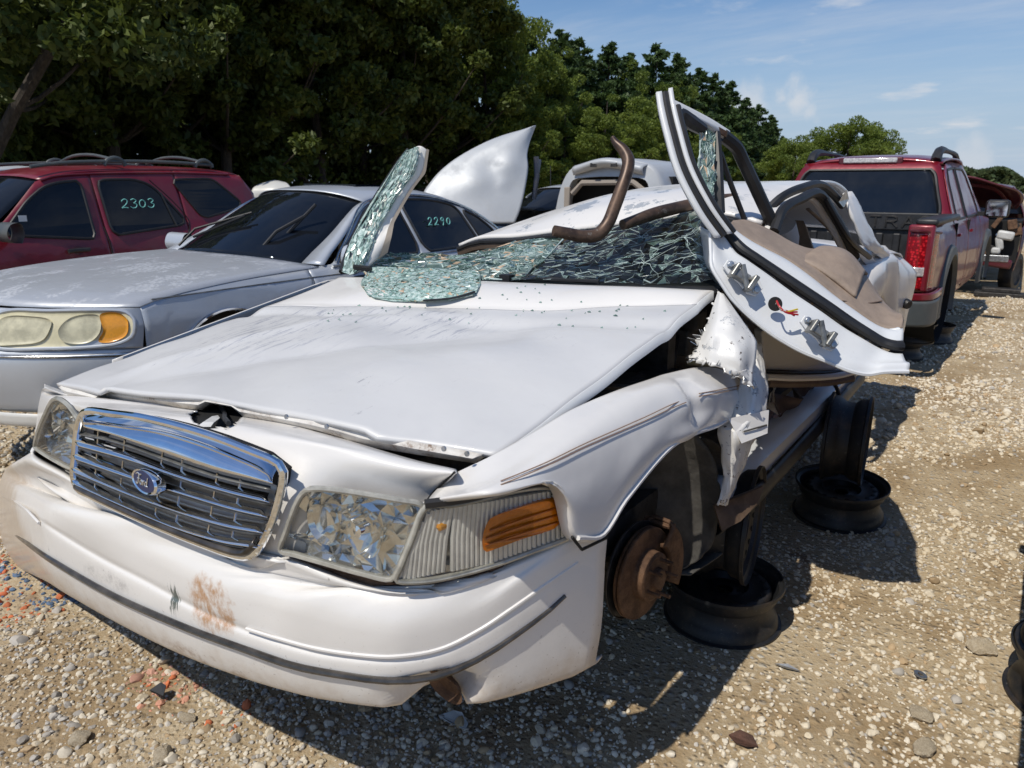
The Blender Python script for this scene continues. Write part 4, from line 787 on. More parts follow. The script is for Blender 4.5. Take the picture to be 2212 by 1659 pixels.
g1 = [dd_(1632, 730, 2.55), dd_(1635, 830, 2.42), dd_(1622, 905, 2.36), dd_(1590, 935, 2.33), dd_(1582, 1028, 2.38), dd_(1562, 1092, 2.40)]
g2 = [dd_(1646, 745, 2.58), dd_(1660, 840, 2.46), dd_(1656, 905, 2.42), dd_(1632, 945, 2.42), dd_(1602, 1022, 2.44), dd_(1572, 1090, 2.43)]
Gg = sheet([g0, g1, g2], 16, 30, lin); Gg += r.normal(0, .0025, Gg.shape); mk('fender_tail', MB().grid(Gg), 'torn_paint', HERO, ang=60, solid=.005)
mk('side_moulding', MB().plate([dd_(1574, 905, 2.33), dd_(1661, 886, 2.38), dd_(1658, 936, 2.38), dd_(1602, 958, 2.33)], _fw*.012), 'white_paint', HERO, smooth=False)
mk('moulding_groove', MB().tube([dd_(1607, 932, 2.335), dd_(1656, 918, 2.375)], .003, 5), 'dusty_plastic', bpy.data.objects['side_moulding'])
# ---------------- wheel well, brake, suspension
wl0 = [A(1468, 945, x=.80), A(1500, 960, x=.82), A(1540, 1010, x=.84), A(1556, 1090, x=.86), A(1548, 1150, x=.88), A(1520, 1190, x=.86), A(1445, 1240, x=.80)]
Gl = np.array([[p+np.array([.08, .0, .02]) for p in wl0], [p+np.array([.0, .0, .0]) for p in wl0], [p+np.array([-.28, -.06, .03]) for p in wl0]]); Gl = sheet(Gl, 8, 26)
mk('wheel_liner', MB().grid(Gl), 'dusty_plastic', HERO, ang=60, solid=.006)
lr = [[A(a, b, y=c) for a, b, c in q] for q in ([(1498, 930, 1.40), (1540, 985, 1.44), (1556, 1060, 1.47), (1556, 1110, 1.48), (1536, 1180, 1.48), (1500, 1218, 1.46), (1446, 1240, 1.44)], [(1450, 940, 1.38), (1480, 1000, 1.44), (1490, 1060, 1.47), (1490, 1110, 1.48), (1480, 1180, 1.48), (1460, 1225, 1.46), (1420, 1245, 1.44)], [(1400, 960, 1.30), (1400, 1000, 1.36), (1400, 1060, 1.40), (1400, 1110, 1.40), (1395, 1180, 1.40), (1390, 1230, 1.40), (1385, 1250, 1.40)], [(1330, 1050, 1.2), (1310, 1080, 1.25), (1300, 1100, 1.3), (1295, 1150, 1.3), (1290, 1200, 1.3), (1290, 1230, 1.3), (1290, 1250, 1.3)])]
Gl2 = sheet(lr, 26, 30); rl_ = np.random.default_rng(2); Gl2 += rl_.normal(0, .002, Gl2.shape); mk('inner_liner', MB().grid(Gl2), 'dusty_plastic', HERO, ang=180, solid=.006)
hubc = A(1392, 1238, x=.84); axh = Vector((1, -.10, .02)).normalized(); hv = np.array(axh)
rot = mk('brake_rotor', MB().lathe([(.06, -.020), (.148, -.020), (.150, -.016), (.150, -.012), (.140, -.011), (.140, -.005), (.150, -.004), (.150, .002), (.147, .005), (.082, .005), (.080, .010), (.078, .038), (.070, .043), (.034, .043), (.032, .056), (.028, .060), (.001, .060)], hubc, axh, 56), 'rust', HERO, ang=30)
uu = np.array(axh.orthogonal().normalized()); vv = np.cross(hv, uu); mb = MB()
for k in range(5):
    a = k*2*math.pi/5+.35; p_ = hubc+(uu*math.cos(a)+vv*math.sin(a))*.057+hv*.04; mb = MB().tube([p_, p_+hv*.047], .0062, 8); mk('wheel_stud', mb, 'rust', rot)
Cc = MB(); a0 = np.linspace(-.55, .95, 12); rr_ = []
for a in a0:
    e = np.array([0, math.cos(a), math.sin(a)]); e -= hv*(e @ hv); e /= np.linalg.norm(e); rr_.append(e)
Gc = np.array([[hubc+e*r0+hv*h for e in rr_] for r0, h in ((.105, .018), (.11, .03), (.165, .034), (.175, .02), (.178, -.03), (.165, -.045), (.11, -.045))])
cal = mk('brake_caliper', Cc.grid(Gc), 'rust', HERO, ang=40, solid=.012)
for a in (-.45, .85): e = np.array([0, math.cos(a), math.sin(a)]); mk('caliper_bolt', MB().tube([hubc+e*.17-hv*.06, hubc+e*.17+hv*.045], .012, 8), 'rust', cal)
mk('dust_shield', MB().lathe([(.06, -.04), (.158, -.045), (.162, -.035)], hubc, axh, 40), 'dark_metal', HERO, solid=.003)
sus = MB(); sus.tube([hubc-hv*.05, hubc-hv*.16, hubc-hv*.5+[0, .05, .04]], .035, 10); sus.tube([hubc-hv*.14+[0, 0, -.09], hubc-hv*.5+[0, .12, -.05]], .028, 8); sus.tube([hubc-hv*.14+[0, 0, .11], hubc-hv*.45+[0, .05, .15]], .02, 8); sus.tube([hubc-hv*.2+[0, .02, -.08], hubc-hv*.22+[0, .02, .35]], .05, 12)
mk('suspension', sus, 'dark_metal', HERO)
# ---------------- engine bay
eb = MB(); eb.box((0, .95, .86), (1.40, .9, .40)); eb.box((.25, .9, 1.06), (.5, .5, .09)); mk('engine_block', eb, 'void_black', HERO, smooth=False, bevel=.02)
mb = MB(); r = np.random.default_rng(12)
for k in range(9): p_ = np.array([r.uniform(.35, .72), r.uniform(.6, 1.5), r.uniform(1.02, 1.12)]); mb.tube(cr([p_, p_+r.normal(0, .1, 3)*[1, 1, .3], p_+r.normal(0, .2, 3)*[1, 1, .3]], 10), r.uniform(.008, .02), 7)
mk('engine_hose', mb, 'black_plastic', HERO)
mb = MB().tube([dd_(1468, 700, 2.75), dd_(1455, 790, 2.6)], .008, 6); mk('hood_strut', mb, 'dark_metal', HERO)
mb = MB().box(A(1478, 735, x=.66), (.08, .12, .10)).box(A(1500, 690, x=.70), (.06, .10, .07)); mk('strut_tower', mb, 'dusty_plastic', HERO, bevel=.01)
mb = MB().box((.70, 1.0, 1.03), (.10, 1.1, .04)).box((.74, .9, .90), (.03, 1.1, .24)); mk('inner_fender', mb, 'dark_metal', HERO, smooth=False)
# ---------------- floor, sills, bulkhead, far side
mb = MB().box((0, 2.95, .60), (1.5, 4.2, .10)).box((.50, 2.6, .53), (.16, 3.6, .12)).box((-.50, 2.6, .53), (.16, 3.6, .12)).box((0, .62, .66), (1.2, .5, .14)).box((0, 1.52, .95), (1.45, .06, .62)).box((0, 4.3, .60), (.2, 1.4, .2)); mk('underbody', mb, 'dark_metal', HERO, smooth=False)
sa = [A(1575, 1092, x=.93), A(1845, 818, x=.93)]; d_ = sa[1]-sa[0]
sl = MB(); prof = [(-.16, .075), (-.03, .075), (.0, .05), (.0, -.01), (-.05, -.03)]
sl.grid(np.array([[sa[0]+d_*f+[a, 0, b] for f in np.linspace(-.03, 1, 20)] for a, b in prof])); mk('door_sill', sl, 'inner_white', HERO, ang=50, solid=.004)
for f in np.linspace(.12, .75, 13): q = sa[0]+d_*f+[-.09, 0, .077]; mk('sill_slot', MB().box(q, (.012, .022, .003)), 'void_black', bpy.data.objects['door_sill'], smooth=False)
rk = [A(1552, 1128, x=.945), A(1640, 1062, x=.945), A(1842, 836, x=.945), A(1860, 815, x=.945)]
mb = MB().grid(sheet([[p+[.0, 0, .045] for p in rk], [p+[.018, 0, .0] for p in rk], [p+[.0, 0, -.045] for p in rk], [p+[-.07, 0, -.055] for p in rk]], 10, 30)); mk('rocker_panel', mb, 'black_plastic', HERO, ang=60, solid=.006)
mk('rocker_end', MB().plate([dd_(1543, 1092, 2.42), dd_(1600, 1072, 2.46), dd_(1650, 1050, 2.58), dd_(1637, 1088, 2.55), dd_(1600, 1126, 2.47), dd_(1560, 1147, 2.42)], _fw*.02), 'brown_plastic', HERO, smooth=False)
rk2 = MB().plate([(.90, 3.35, .66), (.90, 4.0, .62), (.55, 4.0, .62), (.55, 3.35, .66)], (0, 0, -.06)).tube([(.75, 3.7, .52), (.75, 4.6, .55)], .05, 8); mk('axle_carrier', rk2, 'rust', HERO, smooth=False)
# ragged carpet and wiring on the sill
cp = MB(); Gc = np.array([[sa[0]+d_*f+[-.08+.05*math.sin(f*40)*k, 0, .06+.09*k+.03*math.sin(f*31+k)] for f in np.linspace(.42, .78, 18)] for k in (0, .5, 1.)]); cp.grid(Gc); mk('torn_carpet', cp, 'tan_dark', HERO, ang=60, solid=.006)
mb = MB(); r = np.random.default_rng(9)
for k in range(7): p_ = sa[0]+d_*.40+[-.10, 0, .12]+r.normal(0, .02, 3); mb.plate([p_, p_+r.normal(0, .05, 3)+[0, 0, .03], p_+r.normal(0, .05, 3)], (.001, .002, .001))
mk('torn_metal', mb, 'bare_metal', HERO, smooth=False)
mk('wiring', MB().tube(cr([sa[0]+d_*.60+[-.06, 0, .14], sa[0]+d_*.66+[.0, 0, .16], sa[0]+d_*.70+[.04, 0, .08], sa[0]+d_*.71+[.05, 0, -.03]], 16), .010, 7), 'black_plastic', HERO)
mk('wire_tag', MB().box(sa[0]+d_*.71+[.05, 0, -.05], (.02, .02, .05)), 'wire_yellow', HERO, smooth=False)
# passenger side: wing, doors and quarter as one row of panels, seen only from the left
def xside(y, z): return .985-.10*max(0, (z-.95))/.35-.06*max(0, (.6-z))/.15
for nm, y0, y1 in (('passenger_fender', .45, 1.52), ('passenger_front_door', 1.53, 2.66), ('passenger_rear_door', 2.67, 3.62), ('passenger_quarter', 3.63, 5.25)):
    Gs = []
    for y in np.linspace(y0, y1, 30):
        arch = max(.50 if 'door' in nm else .55, *(.62+math.sqrt(max(0, .40**2-(y-c)**2)) if abs(y-c) < .40 else 0 for c in (1.09, 4.0)))
        tp = np.interp(y, [.45, 1.4, 2.4, 4.2, 5.25], [1.06, 1.25, 1.24, 1.22, 1.15]); Gs.append([(-xside(y, z)-.0, y, z) for z in np.linspace(arch, tp, 14)])
    mk(nm, MB().grid(np.array(Gs)), 'white_paint', HERO, ang=60, solid=.006)
# boot, rear bumper, quarter panel on the driver side
Gt = sheet([[(-.90, y, z-.06), (-.5, y, z), (.0, y, z+.02), (.5, y, z), (.90, y, z-.06)] for y, z in ((4.15, 1.27), (4.5, 1.29), (4.9, 1.27), (5.18, 1.22), (5.25, 1.12), (5.26, .9))], 24, 24); mk('boot_lid', MB().grid(Gt), 'white_paint', HERO, ang=60, solid=.008)
Gr = sheet([[(x, 5.28-.12*abs(x)**3, z) for x in (-.95, -.5, 0, .5, .95)] for z in (.9, .75, .6, .5)], 10, 20); Gr[..., 1] += .04; mk('rear_bumper', MB().grid(Gr), 'white_paint', HERO, ang=60, solid=.01)
qs = []
for y in np.linspace(3.6, 5.25, 36):
    arch = max(.58, .62+math.sqrt(max(0, .40**2-(y-4.02)**2)) if abs(y-4.02) < .4 else 0); tp = np.interp(y, [3.6, 4.2, 4.7, 5.25], [1.26, 1.31, 1.27, 1.18])
    row = []
    for k in np.linspace(0, 1, 14): z = arch+(tp-arch)*k; x = .965+.03*math.sin(math.pi*k)-.14*max(0, k-.8)/.2*.9+.012*math.sin(y*14+z*9)-.02*math.exp(-((y-4.7)/.12)**2-((z-1.12)/.08)**2); row.append((x, y, z))
    qs.append(row)
mk('quarter_panel', MB().grid(np.array(qs), flip=True), 'white_paint', HERO, ang=180, solid=.006, label='dented driver side rear quarter panel')
cap = A(1956, 655, x=1.0); mk('fuel_cap', MB().lathe([(.001, .03), (.03, .03), (.034, .02), (.034, -.01), (.022, -.015), (.022, -.04), (.001, -.04)], cap, (.8, -.5, -.3), 20).tube(cr([cap, cap+[-.03, .02, -.03], cap+[-.06, .05, .01]], 8), .004, 5), 'black_plastic', HERO)
mk('fuel_filler', MB().disc(cap+[-.05, .06, -.01], (1, -.4, 0), .06, 20, .004), 'void_black', HERO)
# ------------------------------------------------------------------ sedan, upper half
# dashboard, seats
mb = MB().grid(sheet([[(-.70, 1.62, 1.20), (0, 1.50, 1.24), (.74, 1.72, 1.24)], [(-.70, 1.78, 1.275), (0, 1.70, 1.29), (.76, 1.85, 1.29)], [(-.70, 2.15, 1.27), (0, 2.1, 1.29), (.72, 2.2, 1.28)], [(-.70, 2.2, 1.05), (0, 2.15, 1.05), (.72, 2.25, 1.05)]], 20, 24)); mk('dashboard', mb, 'black_plastic', HERO, ang=60, solid=.01)
mk('steering_wheel', MB().tube([(.36+.18*math.cos(a), 2.38+.07*math.sin(a), 1.24+.16*math.sin(a)) for a in np.linspace(0, 6.28, 30, endpoint=False)], .015, 8, closed=True).tube([(.36, 2.36, 1.24), (.36, 2.2, 1.15)], .03, 8), 'black_plastic', HERO)
def seat(x, y, w):
    a = MB().grid(sheet([[(x-w, y+.05, .78), (x, y, .80), (x+w, y+.05, .78)], [(x-w, y+.02, .90), (x, y, .93), (x+w, y+.02, .90)], [(x-w, y+.5, .88), (x, y+.5, .90), (x+w, y+.5, .88)]], 14, 12)); o = mk('seat', a, 'tan_trim', HERO, ang=60, solid=.08)
    b = MB().grid(sheet([[(x-w, y+.48, .86), (x, y+.5, .86), (x+w, y+.48, .86)], [(x-w, y+.60, 1.15), (x, y+.62, 1.15), (x+w, y+.60, 1.15)], [(x-w*.8, y+.72, 1.40), (x, y+.74, 1.43), (x+w*.8, y+.72, 1.40)]], 16, 12)); mk('backrest', b, 'tan_trim', o, ang=60, solid=-.12)
seat(.35, 2.45, .27); seat(-.38, 2.45, .27); seat(.0, 3.35, .62)
# crushed roof: height map over the cabin
ry = [2.28, 2.45, 2.7, 3.0, 3.3, 3.7, 4.05, 4.3]
rz = {  # x: heights along y
 -.80: [1.345, 1.36, 1.40, 1.45, 1.50, 1.53, 1.50, 1.36], -.68: [1.385, 1.42, 1.46, 1.50, 1.54, 1.57, 1.53, 1.38], -.45: [1.402, 1.47, 1.525, 1.56, 1.59, 1.62, 1.57, 1.40], -.18: [1.44, 1.535, 1.592, 1.62, 1.63, 1.645, 1.59, 1.41],
 .10: [1.475, 1.57, 1.625, 1.645, 1.655, 1.655, 1.59, 1.41], .38: [1.515, 1.585, 1.64, 1.655, 1.662, 1.655, 1.58, 1.40], .60: [1.535, 1.57, 1.62, 1.65, 1.665, 1.65, 1.56, 1.39], .76: [1.50, 1.53, 1.57, 1.635, 1.667, 1.63, 1.52, 1.36]}
Gr = sheet([[(x+(.0 if x < 0 else -.02*(y < 2.6)), y+(.0 if y > 2.4 else .06*x), z) for y, z in zip(ry, h)] for x, h in rz.items()], 60, 60)
r = np.random.default_rng(3)
for k in range(14): q = np.array([r.uniform(-.7, .6), r.uniform(2.35, 3.6)]); s_ = r.uniform(.06, .16); dn = np.hypot((Gr[..., 0]-q[0]), (Gr[..., 1]-q[1])*r.uniform(.6, 1.2)); Gr[..., 2] -= r.uniform(.002, .008)*np.exp(-(dn/s_)**2)
roof = mk('roof', MB().grid(Gr), 'roof_paint', HERO, ang=180, solid=.02)
fe = Gr[:, 0]; mk('roof_header', MB().grid(np.stack([fe+[0, -.004, -.004], fe+[0, -.022, -.018], fe+[0, -.015, -.045], fe+[0, .05, -.055]])), 'tan_dark', HERO, ang=60)
mk('roof_seal', MB().tube(fe[::3]+[0, -.018, -.008], .011, 6), 'rubber', roof)
# passenger windscreen pillar, cut free and bent upright, still holding a strip of glass
pl0 = [(748, 590, 1.40), (762, 540, 1.47), (790, 480, 1.56), (820, 428, 1.63), (846, 388, 1.69), (870, 352, 1.73), (892, 324, 1.76)]
pl1 = [(770, 592, 1.42), (795, 545, 1.49), (822, 485, 1.58), (850, 436, 1.65), (876, 396, 1.71), (900, 360, 1.75), (908, 316, 1.77)]
pl2 = [(832, 545, 1.56), (840, 512, 1.58), (846, 480, 1.62), (868, 440, 1.68), (890, 404, 1.73), (914, 373, 1.77), (921, 324, 1.79)]
yy3 = lambda s: [A(a, b, y=c) for a, b, c in s]
p0, p1, p2 = yy3(pl0), yy3(pl1), yy3(pl2)
Gp = sheet([p0, p1, p2], 12, 40); pil = mk('windscreen_pillar', MB().grid(Gp), 'white_paint', HERO, ang=180, solid=.009, label='cut and bent passenger windscreen pillar')
mk('pillar_seal', MB().tube(cr([A(738, 588, y=1.38)]+[q+[-.012, -.01, 0] for q in p0[1:]], 40), .014, 7), 'rubber', pil)
mk('pillar_trim', MB().grid(np.stack([lin(p1, 30)*.3+lin(p2, 30)*.7+[.018, -.006, 0], lin(p2, 30)+[.02, -.004, 0]])), 'headliner', pil, ang=60)
r = np.random.default_rng(8)
def shards(name, S, nu, nv, par, seed, mats=('crazed_glass', 'crack_edge', 'interlayer'), inset=.10, tilt=.01, ragged=0., gapf=.0, lift=None, brown=.08, aspect=1.):
    """break a smooth patch S(u,v) into irregular triangular shards with pale crack edges"""
    r = np.random.default_rng(seed); pts = []
    for i in range(nu+1):
        for j in range(nv+1):
            u, v = i/nu, j/nv
            if 0 < i < nu: u += r.uniform(-.46, .46)/nu
            if 0 < j < nv: v += r.uniform(-.46, .46)/nv
            if ragged and (j in (0, nv)): v += r.uniform(0, ragged)*(1 if j == 0 else -1)
            if ragged and (i in (0, nu)): u += r.uniform(0, ragged)*(1 if i == 0 else -1)
            pts.append(Vector((u, v*aspect)))
    vs, es, fs, *_ = delaunay_2d_cdt(pts, [], [], 0, 1e-5); mb = MB(); P = [S(min(1, max(0, q.x)), min(1, max(0, q.y/aspect))) for q in vs]
    P = [p+r.normal(0, tilt, 3)*.5 for p in P]
    for f in fs:
        if r.uniform() < gapf: continue
        a, b, c = (P[i] for i in f); cc = (a+b+c)/3; n = np.cross(b-a, c-a); ln = np.linalg.norm(n)
        if ln < 1e-7: continue
        n /= ln
        if n @ (CAM-cc) < 0: n = -n
        k = inset*r.uniform(.4, 1.8); t3 = [n*r.normal(0, tilt*.35) for _ in range(3)]; I = [x+(cc-x)*k+q for x, q in zip((a, b, c), t3)]
        mb.add(I, [(0, 1, 2)], 2 if r.uniform() < brown else 0); mb.add([a, b, c]+I, [(0, 1, 4, 3), (1, 2, 5, 4), (2, 0, 3, 5)], 1 if r.uniform() < .55 else 0)
    o = mk(name, mb, list(mats), par, smooth=False); o['kind'] = 'stuff'; return o
def patch(rows):
    Gx = sheet(rows, 40, 60)
    def S(u, v):
        i = u*39; j = v*59; a, b = min(int(i), 38), min(int(j), 58); fu, fv = i-a, j-b
        return (Gx[a, b]*(1-fu)+Gx[a+1, b]*fu)*(1-fv)+(Gx[a, b+1]*(1-fu)+Gx[a+1, b+1]*fu)*fv
    return S
# glass strip down the pillar
sp = patch([[q+np.array([.0, -.030, .004]) for q in p0], [q+np.array([.012, -.034, 0]) for q in p1], [p2[0]+np.array([-.02, -.03, 0]), p2[1]+np.array([-.03, -.03, 0]), p2[2]+np.array([-.035, -.03, 0])]+[(a*.45+b*.55)+np.array([0, -.03, 0]) for a, b in zip(p1[3:], p2[3:])]])
shards('pillar_glass', sp, 9, 44, pil, 21, mats=('frosted_glass', 'crack_edge', 'crazed_glass'), inset=.10, tilt=.005, ragged=.02, gapf=.16, brown=.35)
# sagging windscreen: top edge hangs from the roof, bottom sits on the scuttle
tp = [A(836, 547, y=1.66), A(936, 549, y=1.80), A(1046, 545, y=2.0), A(1128, 520, y=2.18), A(1230, 515, y=2.2), A(1310, 500, y=2.22), A(1366, 476, y=2.25), A(1440, 470, y=2.26), A(1514, 452, y=2.28), A(1538, 500, y=2.05)]
m1_ = [A(806, 565, y=1.60), A(930, 566, y=1.70), A(1046, 562, y=1.82), A(1128, 548, y=1.96), A(1230, 540, y=2.02), A(1310, 530, y=2.05), A(1366, 516, y=2.1), A(1440, 506, y=2.12), A(1506, 500, y=2.1), A(1540, 540, y=1.95)]
m2_ = [A(790, 582, y=1.48), A(915, 588, y=1.58), A(1046, 585, y=1.66), A(1128, 578, y=1.75), A(1230, 572, y=1.83), A(1310, 566, y=1.88), A(1366, 560, y=1.92), A(1440, 556, y=1.94), A(1500, 556, y=1.92), A(1540, 575, y=1.86)]
bt = [A(786, 597, y=1.42), A(905, 604, y=1.47), A(1046, 602, y=1.56), A(1128, 603, y=1.60), A(1230, 606, y=1.65), A(1310, 610, y=1.69), A(1366, 612, y=1.72), A(1440, 612, y=1.76), A(1495, 610, y=1.78), A(1538, 604, y=1.80)]
_ws = patch([tp, m1_, m2_, bt])
def ws(u, v): return _ws(u, v)-_fw*(.013*math.sin(20*(v*1.3-u*.35)+2*math.sin(6*v+u*2))+.007*math.sin(41*v+13*u))*math.sin(math.pi*min(1, max(0, u)))**.5
shards('windscreen_glass', lambda u, v: ws(u, v*.50), 13, 44, HERO, 31, inset=.10, tilt=.009, ragged=.02, gapf=.05, brown=.13)
shards('windscreen_glass', lambda u, v: ws(u, .50+v*.5), 13, 34, HERO, 33, mats=('screen_glass', 'crack_edge', 'crazed_glass'), inset=.03, tilt=.005, gapf=.02, brown=.14)
# long radiating cracks on the driver side
mb = MB(); r = np.random.default_rng(14)
for (u0, v0) in ((.40, .86), (.62, .93), (.30, .74), (.70, .80)):
    for k in range(6):
        a = r.uniform(0, 6.28); ln = r.uniform(.08, .22); q = []
        for s_ in np.linspace(0, 1, 6):
            u, v = u0+math.sin(a)*ln*s_*1.3+r.normal(0, .006), v0+math.cos(a)*ln*s_*.55+r.normal(0, .004)
            if 0 < u < 1 and 0 < v < 1: q.append(ws(u, v)+[0, -.012, .006])
        if len(q) > 2: mb.tube(q, [.0013, .0005], 4)
mk('glass_crack', mb, 'crack_edge', HERO)['kind'] = 'stuff'
# flap of windscreen folded forward on to the bonnet
fl = patch([[A(800, 576, y=1.46), A(900, 580, y=1.52), A(1036, 586, y=1.62)], [onsurf(G, 786, 600, .045), onsurf(G, 900, 604, .05), onsurf(G, 1040, 606, .045)], [onsurf(G, 780, 618, .03), onsurf(G, 900, 626, .035), onsurf(G, 1036, 620, .03)], [onsurf(G, 800, 642, .02), onsurf(G, 868, 652, .016), onsurf(G, 975, 649, .016), onsurf(G, 1030, 637, .02)]])
shards('folded_glass', fl, 18, 34, HERO, 41, mats=('frosted_glass', 'crazed_glass', 'interlayer'), inset=.10, tilt=.004, ragged=.03, gapf=.02, brown=.07)
mk('screen_frit', MB().tube(cr([onsurf(G, 915, 649, .03), onsurf(G, 975, 644, .03), onsurf(G, 1026, 630, .035)], 14), .011, 6, flat=.35), 'rubber', HERO)
# crumbs of glass on the bonnet
mb = MB(); r = np.random.default_rng(17)
for k in range(60):
    a, b = r.uniform(700, 1450), r.uniform(640, 668) if k < 60 else r.uniform(610, 700); q = A(a, b, z=1.262+.03*(a > 1200)); 
    i = np.argmin(((G[..., :2]-q[:2])**2).sum(-1)); q = G.reshape(-1, 3)[i]+[0, 0, .004]; s_ = r.uniform(.002, .006); mb.plate([q, q+[s_*2*r.uniform(.5, 1.5), s_*.5, .0], q+[s_, s_*1.5, .003]], (0, 0, -.002))
mk('glass_crumbs', mb, 'crazed_glass', HERO, smooth=False)['kind'] = 'stuff'
# wipers and scuttle
mk('wiper', MB().tube([A(1080, 604, y=1.60), A(1128, 596, y=1.66), A(1168, 600, y=1.66), A(1295, 612, y=1.66)], [.012, .009, .006], 6).box(A(1095, 601, y=1.60), (.05, .04, .03)).tube([A(1120, 602, y=1.62), A(1294, 608, y=1.66)], .008, 6), 'rubber', HERO)
mk('wiper', MB().tube([A(765, 578, y=1.38), A(802, 582, y=1.40)], .010, 6).tube([A(764, 574, y=1.37), A(800, 578, y=1.39)], .006, 6), 'rubber', HERO)
mb = MB().grid(np.stack([lin(cr(back, 40), 40)+[0, .012, -.012], lin(cr(back, 40), 40)+[0, .10, -.004], lin(cr(back, 40), 40)+[0, .2, .0]])); mk('scuttle_panel', mb, 'black_plastic', HERO, ang=60, solid=.006)
# driver side: roof rail, rear door hanging from the crushed pillar
rail = [A(1655, 457, x=.70), A(1690, 425, x=.74), A(1735, 405, x=.77), A(1772, 399, x=.78), A(1800, 420, x=.80), A(1820, 444, x=.82)]
mk('door_opening_seal', MB().tube(cr(rail, 40), .020, 8), 'rubber', HERO)
fr_ = [A(1672, 500, x=.80), A(1690, 455, x=.80), A(1730, 430, x=.82), A(1768, 418, x=.84), A(1800, 462, x=.87), A(1822, 500, x=.90), A(1848, 555, x=.93)]
rdr = mk('rear_door', MB().plate([A(1644, 716, d=3.1), A(1700, 700, d=3.2), A(1840, 720, d=3.5), A(1850, 760, d=3.55), A(1838, 792, d=3.55), A(1800, 800, d=3.45), A(1720, 802, d=3.3), A(1652, 799, d=3.15)], (-.05, .05, 0)), 'white_paint', HERO, smooth=False, bevel=.01, label='rear door pushed out of its opening')
mk('door_seal', MB().tube(cr([A(1654, 806, d=3.14), A(1720, 808, d=3.28), A(1790, 806, d=3.42), A(1842, 799, d=3.54)], 20), .012, 6, flat=1.), 'rubber', rdr)
mk('door_moulding', MB().tube(cr([A(1654, 815, d=3.13), A(1720, 817, d=3.27), A(1800, 813, d=3.43), A(1845, 803, d=3.53)], 20), .016, 8), 'white_paint', rdr)
mk('door_bottom', MB().tube(cr([A(1656, 826, d=3.15), A(1720, 827, d=3.29), A(1795, 824, d=3.44), A(1838, 816, d=3.54)], 20), .022, 8), 'tan_dark', rdr)
mk('window_frame', MB().tube(cr(fr_, 50), .022, 8), 'rubber', rdr); mk('window_frame_inner', MB().tube(cr([q+np.array([-.035, .01, -.02]) for q in fr_], 50), .018, 8), 'white_paint', rdr)
mk('belt_seal', MB().tube(cr([A(1783, 430, x=.86), A(1830, 510, x=.94), A(1878, 556, x=.965)], 20), .014, 7), 'rubber', rdr)
# white door jamb, crushed rear pillar
j0 = [A(1822, 414, x=.80), A(1832, 440, x=.84), A(1845, 480, x=.88), A(1868, 530, x=.93), A(1905, 560, x=.95), A(1920, 600, x=.955), A(1910, 650, x=.955)]
j1 = [A(1840, 414, x=.82), A(1856, 442, x=.86), A(1872, 480, x=.905), A(1892, 520, x=.95), A(1925, 552, x=.965), A(1944, 590, x=.97), A(1946, 640, x=.97)]
j2 = [q+np.array([-.06, .35, -.03]) for q in j1]
Gj = sheet([j0, j1, j2], 20, 34); r = np.random.default_rng(6); Gj += r.normal(0, .002, Gj.shape); mk('rear_pillar', MB().grid(Gj), 'white_paint', HERO, ang=180, solid=.01, label='buckled rear roof pillar')
ja = [A(1838, 540, x=.90), A(1862, 560, x=.915), A(1880, 590, x=.92), A(1888, 625, x=.92), A(1880, 655, x=.92)]; jb = [A(1868, 540, x=.94), A(1892, 565, x=.95), A(1906, 600, x=.955), A(1908, 640, x=.955), A(1898, 670, x=.955)]
mk('door_jamb', MB().grid(sheet([ja, jb], 10, 20)), 'inner_white', HERO, ang=180, solid=.02)
mk('pillar_scrap', MB().plate([A(1812, 436, x=.83), A(1828, 410, x=.84), A(1832, 430, x=.84), A(1822, 448, x=.84)], (.0, .02, 0)), 'bare_metal', HERO, smooth=False)
cb = MB().tube([A(1690, 490, x=.58), A(1702, 520, x=.60), A(1712, 545, x=.62)], [.07, .06, .03], 14); mk('centre_pillar', cb, 'inner_white', HERO)
mk('seat_belt', MB().grid(np.stack([cr([A(1740, 452, x=.72), A(1790, 500, x=.76), A(1822, 555, x=.78)], 12), cr([A(1748, 450, x=.74), A(1800, 498, x=.78), A(1834, 553, x=.80)], 12)])), 'tan_trim', HERO, solid=.004)
# ------------------------------------------------------------------ driver door, hanging by its bent frame like a wing
def dep_(s): return [A(a, b, d=c) for a, b, c in s]
r0 = dep_([(1534, 502, 2.50), (1536, 549, 2.48), (1538, 576, 2.46), (1553, 603, 2.45), (1592, 658, 2.44), (1655, 713, 2.43), (1725, 756, 2.42), (1791, 783, 2.41), (1834, 801, 2.40), (1874, 809, 2.40), (1909, 804, 2.39), (1963, 803, 2.38)])
r0b = [a*.93+b*.07+np.array([0, .012, .02]) for a, b in zip(r0, dep_([(1558, 505, 2.5), (1580, 525, 2.5), (1600, 545, 2.48), (1625, 565, 2.47), (1665, 593, 2.46), (1720, 628, 2.45), (1780, 668, 2.44), (1830, 705, 2.43), (1870, 728, 2.42), (1905, 743, 2.42), (1930, 748, 2.42), (1950, 750, 2.42)]))]
r1 = dep_([(1552, 498, 2.53), (1568, 515, 2.52), (1590, 545, 2.50), (1612, 560, 2.49), (1655, 590, 2.48), (1710, 630, 2.47), (1770, 670, 2.46), (1824, 708, 2.46), (1868, 734, 2.45), (1900, 752, 2.45), (1926, 762, 2.44), (1950, 764, 2.44)])
r1b = dep_([(1572, 492, 2.57), (1590, 512, 2.56), (1614, 534, 2.54), (1640, 552, 2.53), (1682, 580, 2.52), (1735, 615, 2.51), (1795, 655, 2.50), (1845, 690, 2.49), (1885, 716, 2.48), (1912, 732, 2.48), (1935, 738, 2.47), (1951, 738, 2.47)])
